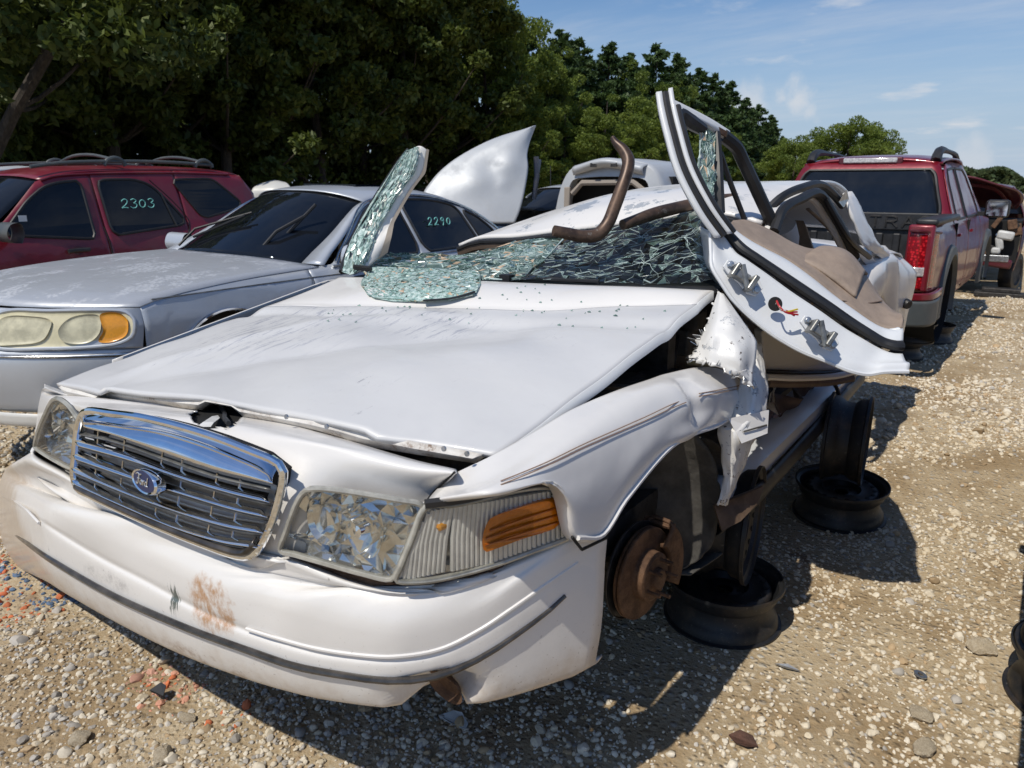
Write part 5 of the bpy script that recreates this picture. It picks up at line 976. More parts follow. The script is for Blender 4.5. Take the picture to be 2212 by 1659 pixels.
r2 = dep_([(1580, 490, 2.62), (1596, 504, 2.62), (1626, 522, 2.61), (1655, 537, 2.60), (1700, 560, 2.59), (1750, 595, 2.57), (1806, 640, 2.56), (1850, 672, 2.55), (1888, 698, 2.54), (1912, 708, 2.53), (1935, 710, 2.52), (1950, 708, 2.52)])
r0m = [a*.45+b*.55+np.array([0, .004, -.01]) for a, b in zip(r0b, r1)]
jam = sheet([r0, r0b, r0m, r1], 14, 70)
door = mk('front_door', MB().grid(jam), 'inner_white', HERO, ang=55, solid=.006, label='white driver door hanging inside out with tan inner panel')
for k, (i, s_) in enumerate(((1, 0), (2, 0))): pass
mk('door_rim', MB().grid(sheet([r1b, [a*.5+b*.5+np.array([0, .0, .012]) for a, b in zip(r1b, r2)], r2], 8, 70)), 'inner_white', door, ang=55, solid=.006)
mk('door_weatherstrip', MB().tube(cr([a*.5+b*.5+np.array([0, -.01, .006]) for a, b in zip(r1, r1b)], 70), .0155, 9), 'rubber', door)
mk('weatherstrip_lip', MB().tube(cr([a*.1+b*.9+np.array([0, -.008, .004]) for a, b in zip(r1, r1b)], 70), .006, 6), 'black_plastic', door)
# tan inner panel
t0 = [q+np.array([0, -.006, .004]) for q in r2]
t1 = dep_([(1579, 482, 2.66), (1600, 490, 2.68), (1634, 508, 2.68), (1664, 522, 2.68), (1712, 545, 2.68), (1768, 575, 2.66), (1822, 612, 2.64), (1862, 644, 2.62), (1896, 672, 2.60), (1918, 690, 2.57), (1938, 696, 2.55), (1950, 690, 2.55)])
t2 = dep_([(1582, 478, 2.72), (1606, 480, 2.76), (1645, 494, 2.78), (1675, 508, 2.80), (1722, 528, 2.82), (1776, 550, 2.82), (1828, 574, 2.78), (1866, 606, 2.74), (1896, 640, 2.70), (1920, 668, 2.64), (1940, 682, 2.60), (1949, 682, 2.58)])
t3 = dep_([(1584, 476, 2.80), (1612, 475, 2.86), (1650, 490, 2.92), (1682, 507, 2.98), (1730, 538, 3.0), (1774, 538, 3.0), (1822, 546, 2.98), (1856, 572, 2.94), (1886, 618, 2.86), (1912, 655, 2.76), (1936, 674, 2.68), (1948, 677, 2.62)])
bq = lambda k, s_: [q+(q-CAM)/np.linalg.norm(q-CAM)*k+np.array([-.12, .0, s_])*k for q in t3]; t4, t5 = bq(.22, -.1), bq(.55, -.15)
tan = mk('trim_panel', MB().grid(sheet([t0, t1, t2, t3, t4, t5], 50, 80)), 'tan_trim', door, ang=180, solid=.01, label='tan inner door panel with armrest')
mk('armrest', MB().grid(sheet([dep_([(1728, 562, 2.66), (1745, 566, 2.64), (1800, 600, 2.61), (1850, 640, 2.59)]), dep_([(1738, 550, 2.74), (1772, 534, 2.76), (1824, 543, 2.76), (1868, 590, 2.72)]), dep_([(1760, 542, 2.95), (1790, 534, 3.0), (1840, 552, 2.98), (1876, 592, 2.9)])], 14, 24)), 'tan_trim', tan, ang=180, solid=.012)
mk('door_pocket', MB().plate(dep_([(1690, 528, 2.77), (1722, 540, 2.79), (1742, 556, 2.775), (1752, 564, 2.765), (1736, 560, 2.76), (1712, 548, 2.76)]), _fw*.004), 'tan_dark', tan, smooth=False)
mk('panel_seam', MB().tube(cr(dep_([(1820, 650, 2.545), (1850, 655, 2.60), (1878, 655, 2.62), (1905, 650, 2.66)]), 16), .003, 5), 'tan_dark', tan)
# outer skin and tail of the door, away from the lens
o0 = r0; bk_ = lambda k: [q+(q-CAM)/np.linalg.norm(q-CAM)*k+np.array([-.10, .0, .045])*k for q in r0]; o1, o2, o3 = bk_(.3), bk_(.65), bk_(.95)
mk('outer_skin', MB().grid(sheet([o0, o1, o2, o3], 20, 40), flip=True), 'white_paint', door, ang=180, solid=.006)
mk('hem_flange', MB().tube(cr(r0, 70), .007, 6), 'inner_white', door)
cor = dep_([(1913, 712, 2.52), (1946, 708, 2.50), (1950, 722, 2.50), (1948, 752, 2.44), (1921, 742, 2.46)]); mk('corner_gusset', MB().plate(cor, (-.01, .02, 0)), 'inner_white', door, smooth=False, bevel=.004)
# hinges: base plate, knuckles, bolts
def hinge(cx, cy, d, sc):
    ax = r0[9]-r0[3]; ax /= np.linalg.norm(ax); nr = -_fw; up_ = np.cross(ax, nr); up_ /= np.linalg.norm(up_)
    if up_[2] < 0: up_ = -up_
    C = A(cx, cy, d=d); rot = Matrix((Vector(ax), Vector(up_), Vector(nr))).transposed()
    pl = [C+ax*a*sc+up_*b*sc for a, b in ((-.075, .028), (-.05, .038), (-.02, .022), (.02, .02), (.05, .028), (.075, .01), (.07, -.025), (.04, -.032), (.0, -.018), (-.045, -.012), (-.075, .0))]
    h = mk('hinge', MB().plate(pl, -_fw*.012), 'bare_metal' if False else 'inner_white', door, smooth=False, bevel=.002)
    mk('hinge_knuckle', MB().box(C+ax*-.012*sc-_fw*.025, (.055*sc, .030*sc, .045), rot).box(C+ax*.03*sc-_fw*.03+up_*-.004, (.018*sc, .055*sc, .06), rot).box(C+ax*-.04*sc-_fw*.03+up_*.004, (.014*sc, .05*sc, .05), rot), 'slat_grey', h, smooth=False, bevel=.004)
    for a, b in ((-.058, .018), (.058, -.008)): mk('hinge_bolt', MB().lathe([(.013*sc, 0), (.013*sc, .004), (.009*sc, .005), (.009*sc, .013), (.001, .014)], C+ax*a*sc+up_*b*sc-_fw*.012, -_fw, 8), 'bare_metal', h, smooth=False)
    mk('hinge_pin', MB().tube([C+ax*-.03*sc-_fw*.045+up_*.03, C+ax*.03*sc-_fw*.045-up_*.03], .009, 8), 'slat_grey', h)
hinge(1601, 603, 2.445, 1.0); hinge(1766, 722, 2.40, .95)
hc = A(1670, 658, d=2.43); mk('wire_hole', MB().lathe([(.001, .012), (.022, .012), (.024, .008)], hc+_fw*-.012, -_fw, 24), 'void_black', door)
for k, (m_, e_) in enumerate((('wire_red', (1724, 680)), ('wire_red', (1722, 674)), ('wire_yellow', (1723, 668)), ('wire_white', (1700, 676)), ('wire_red', (1716, 682)))):
    mk('wire', MB().tube(cr([A(1678, 650+k, d=2.40), A(1684+k, 662+k*2, d=2.37), A(1698, 675-k, d=2.37), A(e_[0], e_[1], d=2.385)], 14), .0032, 5), m_, door)
# window frame, twisted upright
fo = dep_([(1545, 514, 2.49), (1500, 451, 2.47), (1460, 373, 2.48), (1436, 291, 2.50), (1424, 240, 2.52), (1419, 207, 2.54)])
def offp(P, dx, dy, dz=0): return [q+(_rt*dx-_up*dy)*2.5/FPX+_fw*dz for q in P]
def strip(name, a, b, m, th=.012, n=40): return mk(name, MB().grid(np.stack([cr(a, n), cr(b, n)])), m, door, solid=th)
wf = strip('window_frame', offp(fo, -3, 0), offp(fo, 9, -2), 'inner_white', .02)
mk('frame_seal', MB().tube(cr(offp(fo, 17, -4, -.006), 40), .013, 8), 'rubber', door); mk('frame_seal', MB().tube(cr(offp(fo, 9, -3, -.003), 40), .005, 6), 'rubber', door)
strip('window_frame', offp(fo, 24, -8), offp(fo, 33, -10), 'inner_white', .02)
mk('frame_seal', MB().tube(cr(offp(fo[:5], 40, -12, .004), 40), .012, 8), 'rubber', door)
tp0 = dep_([(1416, 201, 2.54), (1470, 226, 2.62), (1530, 257, 2.74), (1573, 284, 2.84)])
mk('window_frame', MB().grid(np.stack([cr(tp0, 20), cr(offp(tp0, 4, 16), 20), cr(offp(tp0, 8, 24, .02), 20)])), 'inner_white', door, ang=60, solid=.008)
mk('frame_rust', MB().plate(dep_([(1552, 275, 2.775), (1572, 286, 2.82), (1572, 300, 2.82), (1556, 290, 2.78)]), _fw*-.006), 'rust', door, smooth=False)
ch = dep_([(1463, 250, 2.60), (1470, 246, 2.62), (1490, 262, 2.66), (1518, 280, 2.72)]); mk('glass_channel', MB().tube(cr(ch, 16), [.02, .028, .022], 9), 'black_plastic', door)
mk('window_frame', MB().grid(np.stack([cr(dep_([(1440, 226, 2.56), (1500, 250, 2.67), (1560, 282, 2.81), (1590, 312, 2.87)]), 20), cr(dep_([(1450, 236, 2.57), (1504, 262, 2.68), (1552, 290, 2.80), (1578, 318, 2.86)]), 20)])), 'inner_white', door, solid=.012)
bp = dep_([(1560, 292, 2.82), (1590, 318, 2.88), (1606, 350, 2.92), (1625, 390, 2.95), (1648, 440, 3.0), (1672, 490, 3.05)]); mk('frame_pillar', MB().tube(cr(bp, 30), .026, 9), 'rubber', door)
mk('frame_pillar', MB().tube(cr(dep_([(1546, 288, 2.78), (1550, 340, 2.76), (1553, 400, 2.74), (1556, 460, 2.74)]), 14), .019, 8), 'black_plastic', door)
mk('frame_pillar', MB().tube(cr(dep_([(1556, 330, 2.80), (1574, 385, 2.86), (1595, 440, 2.92), (1608, 474, 2.96)]), 14), .011, 7), 'black_plastic', door)
gs = patch([dep_([(1519, 272, 2.70), (1510, 330, 2.68), (1512, 380, 2.66), (1520, 425, 2.66)]), dep_([(1530, 280, 2.72), (1532, 330, 2.70), (1534, 380, 2.68), (1535, 430, 2.67)]), dep_([(1542, 288, 2.75), (1544, 330, 2.73), (1544, 380, 2.72), (1542, 430, 2.70)])])
shards('window_glass', gs, 4, 16, door, 55, inset=.12, tilt=.008, ragged=.02, gapf=.08)
mk('glass_run', MB().grid(np.stack([cr(dep_([(1514, 330, 2.70), (1512, 380, 2.69), (1524, 430, 2.68)]), 14), cr(dep_([(1522, 330, 2.70), (1524, 380, 2.69), (1534, 430, 2.68)]), 14)])), 'inner_white', door, solid=.006)
# ------------------------------------------------------------------ exhaust pipe lying across the roof and screen
pp = cr([A(1196, 498, d=2.86), A(1228, 505, d=2.88), A(1262, 511, d=2.90), A(1290, 507, d=2.92), A(1312, 484, d=2.93), A(1328, 446, d=2.93), A(1342, 408, d=2.93), A(1354, 372, d=2.94), A(1357, 346, d=2.95), A(1346, 324, d=2.96), A(1330, 308, d=2.97), A(1323, 297, d=2.98)], 70)
ep = mk('exhaust_pipe', MB().tube(pp, [.021, .024, .025, .026, .026, .026, .026, .026, .026, .026, .021, .010], 14), 'pipe_metal'); tag(ep, 'bent brown exhaust pipe standing up from the crushed roof', 'exhaust pipe')
pp = cr([A(1345, 486, d=2.98), A(1378, 474, d=3.02), A(1408, 463, d=3.06), A(1450, 452, d=3.12), A(1500, 441, d=3.20), A(1560, 432, d=3.28), A(1605, 432, d=3.34), A(1650, 452, d=3.40)], 60)
ep = mk('exhaust_pipe', MB().tube(pp, [.022, .027, .026, .026, .026], 14), 'pipe_metal'); tag(ep, 'rusty exhaust pipe lying flat along the front edge of the crushed roof', 'exhaust pipe')
# ------------------------------------------------------------------ steel wheel rims used as stands
def rim_proto(name):
    e = empty(name); rr = .227; w = .19
    bar = [(rr, 0), (rr, .014), (rr-.012, .018), (rr-.016, .04), (rr-.026, .055), (rr-.040, .075), (rr-.040, .115), (rr-.022, .135), (rr-.018, .16), (rr-.014, .172), (rr, .176), (rr, w), (rr-.005, w), (rr-.008, .178), (rr-.022, .17), (rr-.03, .14), (rr-.046, .118), (rr-.046, .072), (rr-.03, .05), (rr-.02, .03), (rr-.008, .004)]
    mk('barrel', MB().lathe(bar, (0, 0, 0), (0, 0, 1), 56, closed=True), 'rim_steel', e, ang=40)
    dsc = mk('disc', MB().lathe([(rr-.045, .125), (rr-.048, .150), (rr-.060, .160), (rr-.080, .158), (rr-.100, .150), (.095, .155), (.080, .130), (.040, .128), (.036, .132)], (0, 0, 0), (0, 0, 1), 56), 'rim_steel', e, ang=50, solid=.005)
    for k in range(18): a = k*2*math.pi/18; mk('vent_hole', MB().disc(((rr-.071)*math.cos(a), (rr-.071)*math.sin(a), .1575), (0, 0, 1), .0115, 12, .0035), 'void_black', dsc, smooth=False)
    for k in range(5): a = k*2*math.pi/5; mk('bolt_hole', MB().disc((.057*math.cos(a), .057*math.sin(a), .128), (0, 0, 1), .008, 10, .003), 'void_black', dsc, smooth=False)
    return e
gr_ = 'steel wheel rims stacked under the wrecked sedan'
rp = rim_proto('wheel_rim')
def put_rim(loc, rot, label, group=gr_, first=[True]):
    o = rp if first[0] else copy_tree(rp); first[0] = False
    o.location = loc; o.rotation_euler = rot; tag(o, label, 'wheel rim', group); return o
put_rim((.888, 1.79, -.005), (0, 0, .3), 'black steel rim lying flat just behind the brake disc, bottom of the front stack')
put_rim((.80, 1.76, .20+.227), (0, R(90), R(8)), 'black steel rim standing upright on the front stack beside the wheel well')
put_rim((1.05, 3.07, -.005), (R(2), R(-2), .9), 'black steel rim lying flat under the door shadow, bottom of the rear stack')
put_rim((.955, 3.04, .195+.227), (0, R(90), R(6)), 'black steel rim standing upright under the sill, top of the rear stack')
put_rim((2.05, 1.99, -.005), (0, 0, .4), 'black steel rim lying flat at the right edge of the gravel lane', None); put_rim((2.06, 1.97, .185), (0, 0, 1.1), 'black steel rim on top of another at the right edge of the gravel lane', None)
# ------------------------------------------------------------------ generic car shell (front at y = 0, looking along -y)
class Car:
    def __init__(s, e, w, L, taper, prof, sill=.22):
        """prof: half width against height, taper: width factor against y"""
        s.e, s.w, s.L, s.taper, s.prof, s.sill = e, w, L, taper, prof, sill
    def X(s, y, z):
        ty, tv = zip(*s.taper); pz, pv = zip(*s.prof)
        f = float(np.interp(y, ty, tv)); k = np.clip((z-.95)/.3, 0, 1); f = f*(1-k*.6)+k*.6
        return s.w*f*float(np.interp(z, pz, pv))
    def top(s, name, st, m, nv=22, n=24, p=2.4, parent=None, solid=.006, ang=180, x1=1.0, label=None, x2=None):
        """st: (y centre, z centre, y edge, z edge): one crowned panel from side to side"""
        S = cr([list(q) for q in st], n) if len(st) > 2 else lin([list(q) for q in st], n); G = []
        for i_, (yc, zc, ye, ze) in enumerate(S):
            h = s.X(ye, ze)*(x1 if x2 is None else x1+(x2-x1)*i_/(len(S)-1)); row = []
            for t in np.linspace(-1, 1, nv): a = abs(t); row.append((h*t, yc+(ye-yc)*a**2.2, zc+(ze-zc)*a**p))
            G.append(row)
        return mk(name, MB().grid(np.array(G), flip=True), m, parent or s.e, ang=ang, solid=solid, label=label)
    def side(s, parts, edge, m, arches, gap=.006, nz=20, sides=(1, -1)):
        """body side below the shoulder line edge [(y, z)], cut into named parts"""
        ey, ez = zip(*edge); out = {}
        for sg in sides:
            for nm, y0, y1 in parts:
                G = []
                for y in np.linspace(y0+gap/2, y1-gap/2, max(8, int((y1-y0)/.035))):
                    zb = s.sill
                    for ya, za, ra in arches:
                        if abs(y-ya) < ra: zb = max(zb, za+math.sqrt(ra*ra-(y-ya)**2))
                    ze = float(np.interp(y, ey, ez)); G.append([(sg*s.X(y, z), y, z) for z in np.linspace(zb, ze, nz)])
                out[(sg, nm)] = mk(nm, MB().grid(np.array(G), flip=sg > 0), m, s.e, ang=180, solid=.008)
        return out
    def patch(s, name, poly, m, sg=1, o=.004, th=.006, parent=None, n=40, smooth=True, closed=True):
        P = cr([(a, b) for a, b in poly], n, True) if smooth else np.array(poly, float)
        return mk(name, MB().plate([(sg*(s.X(y, z)+o), y, z) for y, z in P], (-sg*th, 0, 0)), m, parent or s.e, smooth=False)
    def line(s, name, pts, r, m, sg=1, o=.004, parent=None, n=40, closed=False, flat=1.):
        P = cr(pts, n, closed); return mk(name, MB().tube([(sg*(s.X(y, z)+o), y, z) for y, z in P], r, 7, closed=closed, flat=flat), m, parent or s.e)
    def window(s, poly, m='tint_glass', sg=1, parent=None, r=.011, o=.006, n=44, seal='rubber'):
        P = [(a, b) for a, b in poly]; sm = []
        for i in range(len(P)):      # round the corners a little
            a, b, c = np.array(P[i-1]), np.array(P[i]), np.array(P[(i+1) % len(P)]); sm += [tuple(b+(a-b)*min(.18, .05/np.linalg.norm(a-b))), tuple(b+(c-b)*min(.18, .05/np.linalg.norm(c-b)))]
        Q = lin(sm+sm[:1], n)[:-1]; w = s.patch('window', Q, m, sg, o, .004, parent, smooth=False)
        mk('window_seal', MB().tube([(sg*(s.X(y, z)+o), y, z) for y, z in Q], r, 6, closed=True), seal, w); return w
    def core(s, boxes): 
        mb = MB()
        for c, d in boxes: mb.box(c, d)
        return mk('underbody', mb, 'void_black', s.e, smooth=False)
def wheel_prop(e, spots, r=.21, w=.18):
    for x, y in spots: mk('wheel_hub', MB().lathe([(.001, 0), (.14, 0), (.14, .03), (.001, .03)], (x, y, .22), (1, 0, 0), 20), 'rust', e)
def digits(txt, org, u, v, n, sc, r, par, gapx=1.35):
    D = {'2': [[(0, .75), (.25, 1), (.6, .95), (.7, .7), (.5, .4), (0, 0)], [(0, 0), (.35, .05), (.75, 0)]], '3': [[(.05, .9), (.4, 1.02), (.7, .8), (.4, .52)], [(.4, .52), (.75, .35), (.6, .02), (.2, -.02), (0, .15)]], '0': [[(.4, .9), (.1, .75), (.05, .3), (.35, .0), (.7, .2), (.72, .65), (.45, .9), (.4, .9)]],
         '9': [[(.65, .85), (.35, 1), (.08, .75), (.3, .5), (.6, .65), (.66, .9)], [(.66, .9), (.62, .4), (.5, -.1)]]}
    for i, ch in enumerate(txt):
        mb = MB(); stroke(mb, D[ch], np.array(org)+np.array(u)*(i*gapx*sc), np.array(u), np.array(v)+np.array(u)*.15, np.array(n), sc, r, .004, 12); mk('number_stroke', mb, 'marker', par)
# ------------------------------------------------------------------ silver sedan beside the wreck
S_E = empty('silver_sedan', (-3.034, .55, .253), (-.024, .01, .058), 'silver sedan with peeling bonnet, yellowed headlamp and 2290 chalked on its rear window', 'car')
c = Car(S_E, .99, 5.5, [(0, .70), (.06, .79), (.15, .87), (.3, .935), (.45, .97), (.8, .99), (1.2, 1.), (4.3, 1.), (4.9, .97), (5.2, .92), (5.5, .80)], [(.2, .94), (.35, .97), (.55, 1.), (.72, 1.), (.85, .965), (.93, .90), (1.0, .84), (1.2, .72), (1.39, .60), (1.48, .52)])
edge = [(.55, .815), (.66, .843), (.9, .874), (1.3, .905), (1.84, .93), (2.0, .94), (2.2, 1.06), (2.55, 1.31), (2.8, 1.375), (3.1, 1.40), (3.5, 1.385), (3.9, 1.30), (4.2, 1.15), (4.45, 1.01), (4.8, .98), (5.2, .94), (5.45, .88)]
sd_ = c.side([('fender', .55, 1.76), ('front_door', 1.76, 2.98), ('rear_door', 2.98, 4.02), ('quarter_panel', 4.02, 5.45)], edge, 'silver_paint', [(1.06, .36, .385), (4.05, .36, .385)])
c.top('hood', [(.13, .80, .55, .81), (.3, .865, .66, .838), (.7, .925, .9, .868), (1.2, .965, 1.3, .90), (1.62, .985, 1.86, .925)], 'silver_bonnet_paint', p=3., ang=60)
c.top('windscreen', [(1.66, .985, 1.88, .93), (2.0, 1.18, 2.17, 1.09), (2.32, 1.36, 2.52, 1.30), (2.45, 1.42, 2.64, 1.345)], 'tint_glass', p=2.6, x1=.81, x2=.95)
for sg in (1, -1):
    wq = [(1.88, .93), (2.17, 1.09), (2.52, 1.30), (2.64, 1.345)]; mk('windscreen_pillar', MB().grid(np.array([[(sg*c.X(y, z)*k, y-dy, z+dz) for k, dy, dz in ((1.0, -.03, .0), (.985, 0, .006), (1.5*0+np.interp(y, [1.88, 2.64], [.80, .94]), .0, .004))] for y, z in cr(wq, 20)])), 'silver_paint', S_E, ang=60, solid=.01)
c.top('roof', [(2.44, 1.425, 2.62, 1.34), (2.7, 1.458, 2.85, 1.388), (3.1, 1.472, 3.15, 1.40), (3.5, 1.46, 3.5, 1.388), (3.75, 1.43, 3.75, 1.345)], 'silver_paint', p=3.2)
c.top('rear_window', [(3.76, 1.425, 3.76, 1.34), (4.1, 1.25, 4.1, 1.205), (4.42, 1.05, 4.42, 1.02)], 'tint_glass', x1=.98)
c.top('boot_lid', [(4.42, 1.05, 4.44, 1.01), (4.8, 1.03, 4.8, .98), (5.25, 1.0, 5.2, .94), (5.42, .94, 5.40, .88), (5.5, .75, 5.44, .72)], 'silver_paint')
c.top('rear_bumper', [(5.51, .70, 5.42, .68), (5.56, .5, 5.44, .5), (5.5, .25, 5.4, .25)], 'silver_paint')
c.top('front_fascia', [(.10, .795, .555, .81), (.03, .70, .545, .70), (-.01, .60, .53, .60)], 'silver_paint')
c.top('bumper', [(-.02, .60, .56, .60), (-.055, .55, .55, .55), (-.06, .45, .54, .45), (-.03, .34, .55, .34), (.02, .25, .57, .25), (.2, .22, .58, .22)], 'silver_paint')
c.top('bumper_strip', [(-.05, .575, .546, .575), (-.066, .565, .538, .565), (-.05, .553, .546, .553)], 'chrome_dull', n=8)
c.top('air_dam', [(.01, .245, .46, .245), (.02, .17, .47, .19), (.1, .15, .5, .17)], 'cream_paint', n=8)
def front(poly, off, m, nm, par=None, th=.012, n=40):
    """plate on the curved nose: poly in (x, z)"""
    P = cr(poly, n, True); V = []
    for x, z in P:
        h = c.X(.55, z); a = min(1, abs(x)/h); y = np.interp(z, [.6, .7, .8], [-.01, .03, .10]); V.append((x, y+(.55-y)*a**2.2-off, z))
    return V
for sg in (1, -1):
    hp = [(sg*x*1.045, z) for x, z in ((.36, .775), (.6, .795), (.80, .80), (.865, .79), (.90, .74), (.89, .66), (.83, .62), (.6, .605), (.40, .605), (.35, .66))]
    def lens(pl, off, nm, m, par, n=48, **k):
        Q = np.array(cr([(sg*x*1.045, z) for x, z in pl], n, True)); c_ = Q.mean(0)
        return mk(nm, MB().grid(np.array([front([tuple(c_+(q-c_)*f) for q in Q], off-(.006 if f < .95 else -.004), 0, 0, n=n) for f in (1., .92, .7, .45, .2, .01)]), cl=True), m, par, ang=180, **k)
    HPz = ((.36, .775), (.6, .795), (.80, .80), (.865, .79), (.90, .74), (.89, .66), (.83, .62), (.6, .605), (.40, .605), (.35, .66))
    hl = lens(HPz, .014, 'headlight', 'lamp_fogged', S_E, label='yellowed headlamp with amber corner')
    mk('headlight_surround', MB().tube(front(hp, .012, 0, 0, n=60), .010, 8, closed=True), 'silver_paint', hl)
    for q in ([(.39, .75), (.55, .765), (.62, .74), (.6, .65), (.5, .625), (.38, .63)], [(.655, .70), (.69, .765), (.78, .775), (.80, .70), (.76, .635), (.68, .64)]): lens(q, .0165, 'lamp_bowl', 'lamp_bowl', hl)
    lens(((.79, .78), (.85, .785), (.885, .74), (.88, .67), (.835, .635), (.795, .64), (.81, .70)), .019, 'turn_signal', 'amber_pale', hl)
gl = mk('grille', MB().tube(front([(-.30, .80), (.30, .80), (.28, .62), (-.28, .62)], .02, 0, 0, n=50), .016, 8, closed=True), 'chrome', S_E)
for k in range(14): x = -.26+k*.04; mk('grille_bar', MB().tube([(x, -.02+.12*0, .79-.0), (x, -.035, .64)], .006, 5), 'chrome_dull', gl)
for sg in (1, -1):
    c.line('arch_trim', [(1.06+.385*math.cos(a), .36+.385*math.sin(a)) for a in np.linspace(.0, math.pi, 16)], .018, 'chrome', sg, .006, flat=.7)
    c.line('pinstripe', [(.62, .845), (1.2, .86), (1.75, .87), (2.6, .88), (4.0, .88)], .004, 'slat_grey', sg, .002)
    c.line('belt_trim', [(1.98, .925), (2.6, .945), (3.5, .96), (4.3, .985)], .010, 'chrome_dull', sg, .006)
    c.line('window_trim', [(2.03, .95), (2.22, 1.085), (2.55, 1.325), (2.8, 1.385), (3.1, 1.408), (3.5, 1.392), (3.9, 1.305), (4.2, 1.15), (4.34, 1.02)], .010, 'chrome_dull', sg, .006, n=60)
    c.window([(2.05, .955), (2.30, 1.10), (2.58, 1.305), (2.80, 1.36), (2.94, 1.372), (2.99, .965)], sg=sg)
    w2 = c.window([(3.06, .97), (3.01, 1.374), (3.3, 1.378), (3.52, 1.362), (3.74, 1.32), (3.86, .99)], sg=sg)
    c.window([(3.92, .995), (3.80, 1.30), (3.98, 1.235), (4.12, 1.14), (4.22, 1.02)], sg=sg)
    c.line('door_handle', [(2.72, .83), (2.80, .832), (2.90, .833)], .014, 'silver_paint', sg, .014, n=10); c.line('door_handle', [(3.78, .85), (3.86, .852), (3.94, .853)], .014, 'silver_paint', sg, .014, n=10)
    mz = mk('mirror', MB().grid(sheet([[(sg*(x+.02*0), 2.12+dy, .975+dz) for dy, dz in ((.02, -.07), (-.03, -.06), (-.06, .0), (-.03, .075), (.03, .085), (.05, .0), (.02, -.07))] for x in (.90, .93, 1.02, 1.10, 1.13)], 16, 26)), 'silver_paint', S_E, ang=180)
    mk('mirror_stalk', MB().box((sg*.87, 2.10, .93), (.12, .06, .05)), 'black_plastic', mz, bevel=.01); mk('mirror_cap', MB().disc((sg*1.125, 2.12, .985), (sg, 0, 0), .055, 16, .006), 'silver_paint', mz)
    if sg > 0: digits('2290', (c.X(3.25, 1.15)+.008, 3.22, 1.17), (-.0, 1, 0), (-.28, 0, .96), (1, 0, 0), .062, .0042, w2)
# wipers standing off the glass, as they were left
mk('wiper', MB().tube([(.35, 1.80, .99), (.42, 1.92, 1.14), (.50, 2.12, 1.25)], .012, 6).tube([(.40, 1.98, 1.08), (.55, 2.18, 1.33)], .012, 6), 'rubber', S_E)
mk('wiper', MB().tube([(-.40, 1.70, 1.01), (-.36, 1.82, 1.13), (.05, 2.02, 1.26)], .009, 6).tube([(-.36, 1.80, 1.07), (.02, 1.98, 1.24)], .009, 6), 'rubber', S_E)
mk('sunroof_panel', MB().plate([(-.30, 2.85, 1.482), (.30, 2.85, 1.482), (.30, 3.35, 1.484), (-.30, 3.35, 1.484)], (0, 0, -.02)), 'tint_glass', S_E, smooth=False)
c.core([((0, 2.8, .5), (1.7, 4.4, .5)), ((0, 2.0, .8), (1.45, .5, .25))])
mk('seat', MB().box((.38, 2.9, .95), (.5, .14, .55)).box((.38, 2.92, 1.28), (.24, .1, .16)), 'headliner', S_E, bevel=.04); mk('seat', MB().box((-.38, 2.9, .95), (.5, .14, .55)).box((-.38, 2.92, 1.28), (.24, .1, .16)), 'headliner', S_E, bevel=.04)
mk('steering_wheel', MB().tube([(.38+.18*math.cos(a), 2.35+.05*math.sin(a), 1.0+.17*math.sin(a)) for a in np.linspace(0, 6.28, 28, endpoint=False)], .016, 7, closed=True), 'headliner', S_E)
mk('air_freshener', MB().plate([(-.05, 2.36, 1.27), (-.02, 2.36, 1.30), (.01, 2.36, 1.27), (.03, 2.36, 1.19), (.01, 2.36, 1.15), (-.05, 2.36, 1.15), (-.07, 2.36, 1.19)], (0, .006, 0)), 'paper_white', S_E, smooth=False)
mk('emblem', MB().lathe([(.001, .012), (.04, .01), (.045, 0)], (0, .06, .855), (0, -1, .4), 20), 'chrome', S_E)
wheel_prop(S_E, [(.85, 1.06), (.85, 4.05)])
# ------------------------------------------------------------------ maroon SUV at the far left
E_E = empty('maroon_suv', (-6.589, .315, .156), (0, 0, .035), 'maroon SUV with grey roof rails and 2303 chalked on its rear door window', 'suv')
c = Car(E_E, .89, 4.4, [(0, .72), (.1, .84), (.3, .93), (.6, .985), (1., 1.), (4.0, 1.), (4.25, .97), (4.4, .9)], [(.2, .95), (.45, 1.), (.8, 1.), (.98, .965), (1.1, .91), (1.3, .845), (1.55, .765), (1.66, .71), (1.75, .6)], sill=.28)
edge = [(.35, .93), (.8, 1.0), (1.3, 1.04), (1.5, 1.06), (1.7, 1.24), (2.0, 1.53), (2.2, 1.60), (2.6, 1.635), (3.4, 1.65), (4.0, 1.645), (4.25, 1.60), (4.4, 1.40)]
c.side([('fender', .35, 1.45), ('front_door', 1.45, 2.52), ('rear_door', 2.52, 3.42), ('quarter_panel', 3.42, 4.4)], edge, 'maroon_paint', [(.85, .35, .37), (3.47, .35, .37)])
c.top('hood', [(.12, .90, .36, .92), (.5, 1.02, .6, .985), (1.2, 1.08, 1.35, 1.045)], 'maroon_paint'); c.top('windscreen', [(1.2, 1.08, 1.45, 1.06), (1.6, 1.36, 1.75, 1.30), (1.95, 1.58, 2.06, 1.54)], 'tint_glass', x1=.97)
c.top('roof', [(1.94, 1.585, 2.05, 1.54), (2.3, 1.665, 2.35, 1.61), (3., 1.695, 3., 1.643), (3.8, 1.69, 3.8, 1.648), (4.22, 1.66, 4.22, 1.61)], 'maroon_paint', p=3.5)
c.top('tailgate', [(4.23, 1.65, 4.25, 1.60), (4.38, 1.3, 4.38, 1.25), (4.45, .9, 4.42, .9), (4.46, .5, 4.42, .5)], 'maroon_paint')
c.top('front_fascia', [(.10, .90, .36, .92), (.02, .75, .34, .75), (-.02, .5, .34, .5), (.05, .28, .36, .28)], 'maroon_paint')
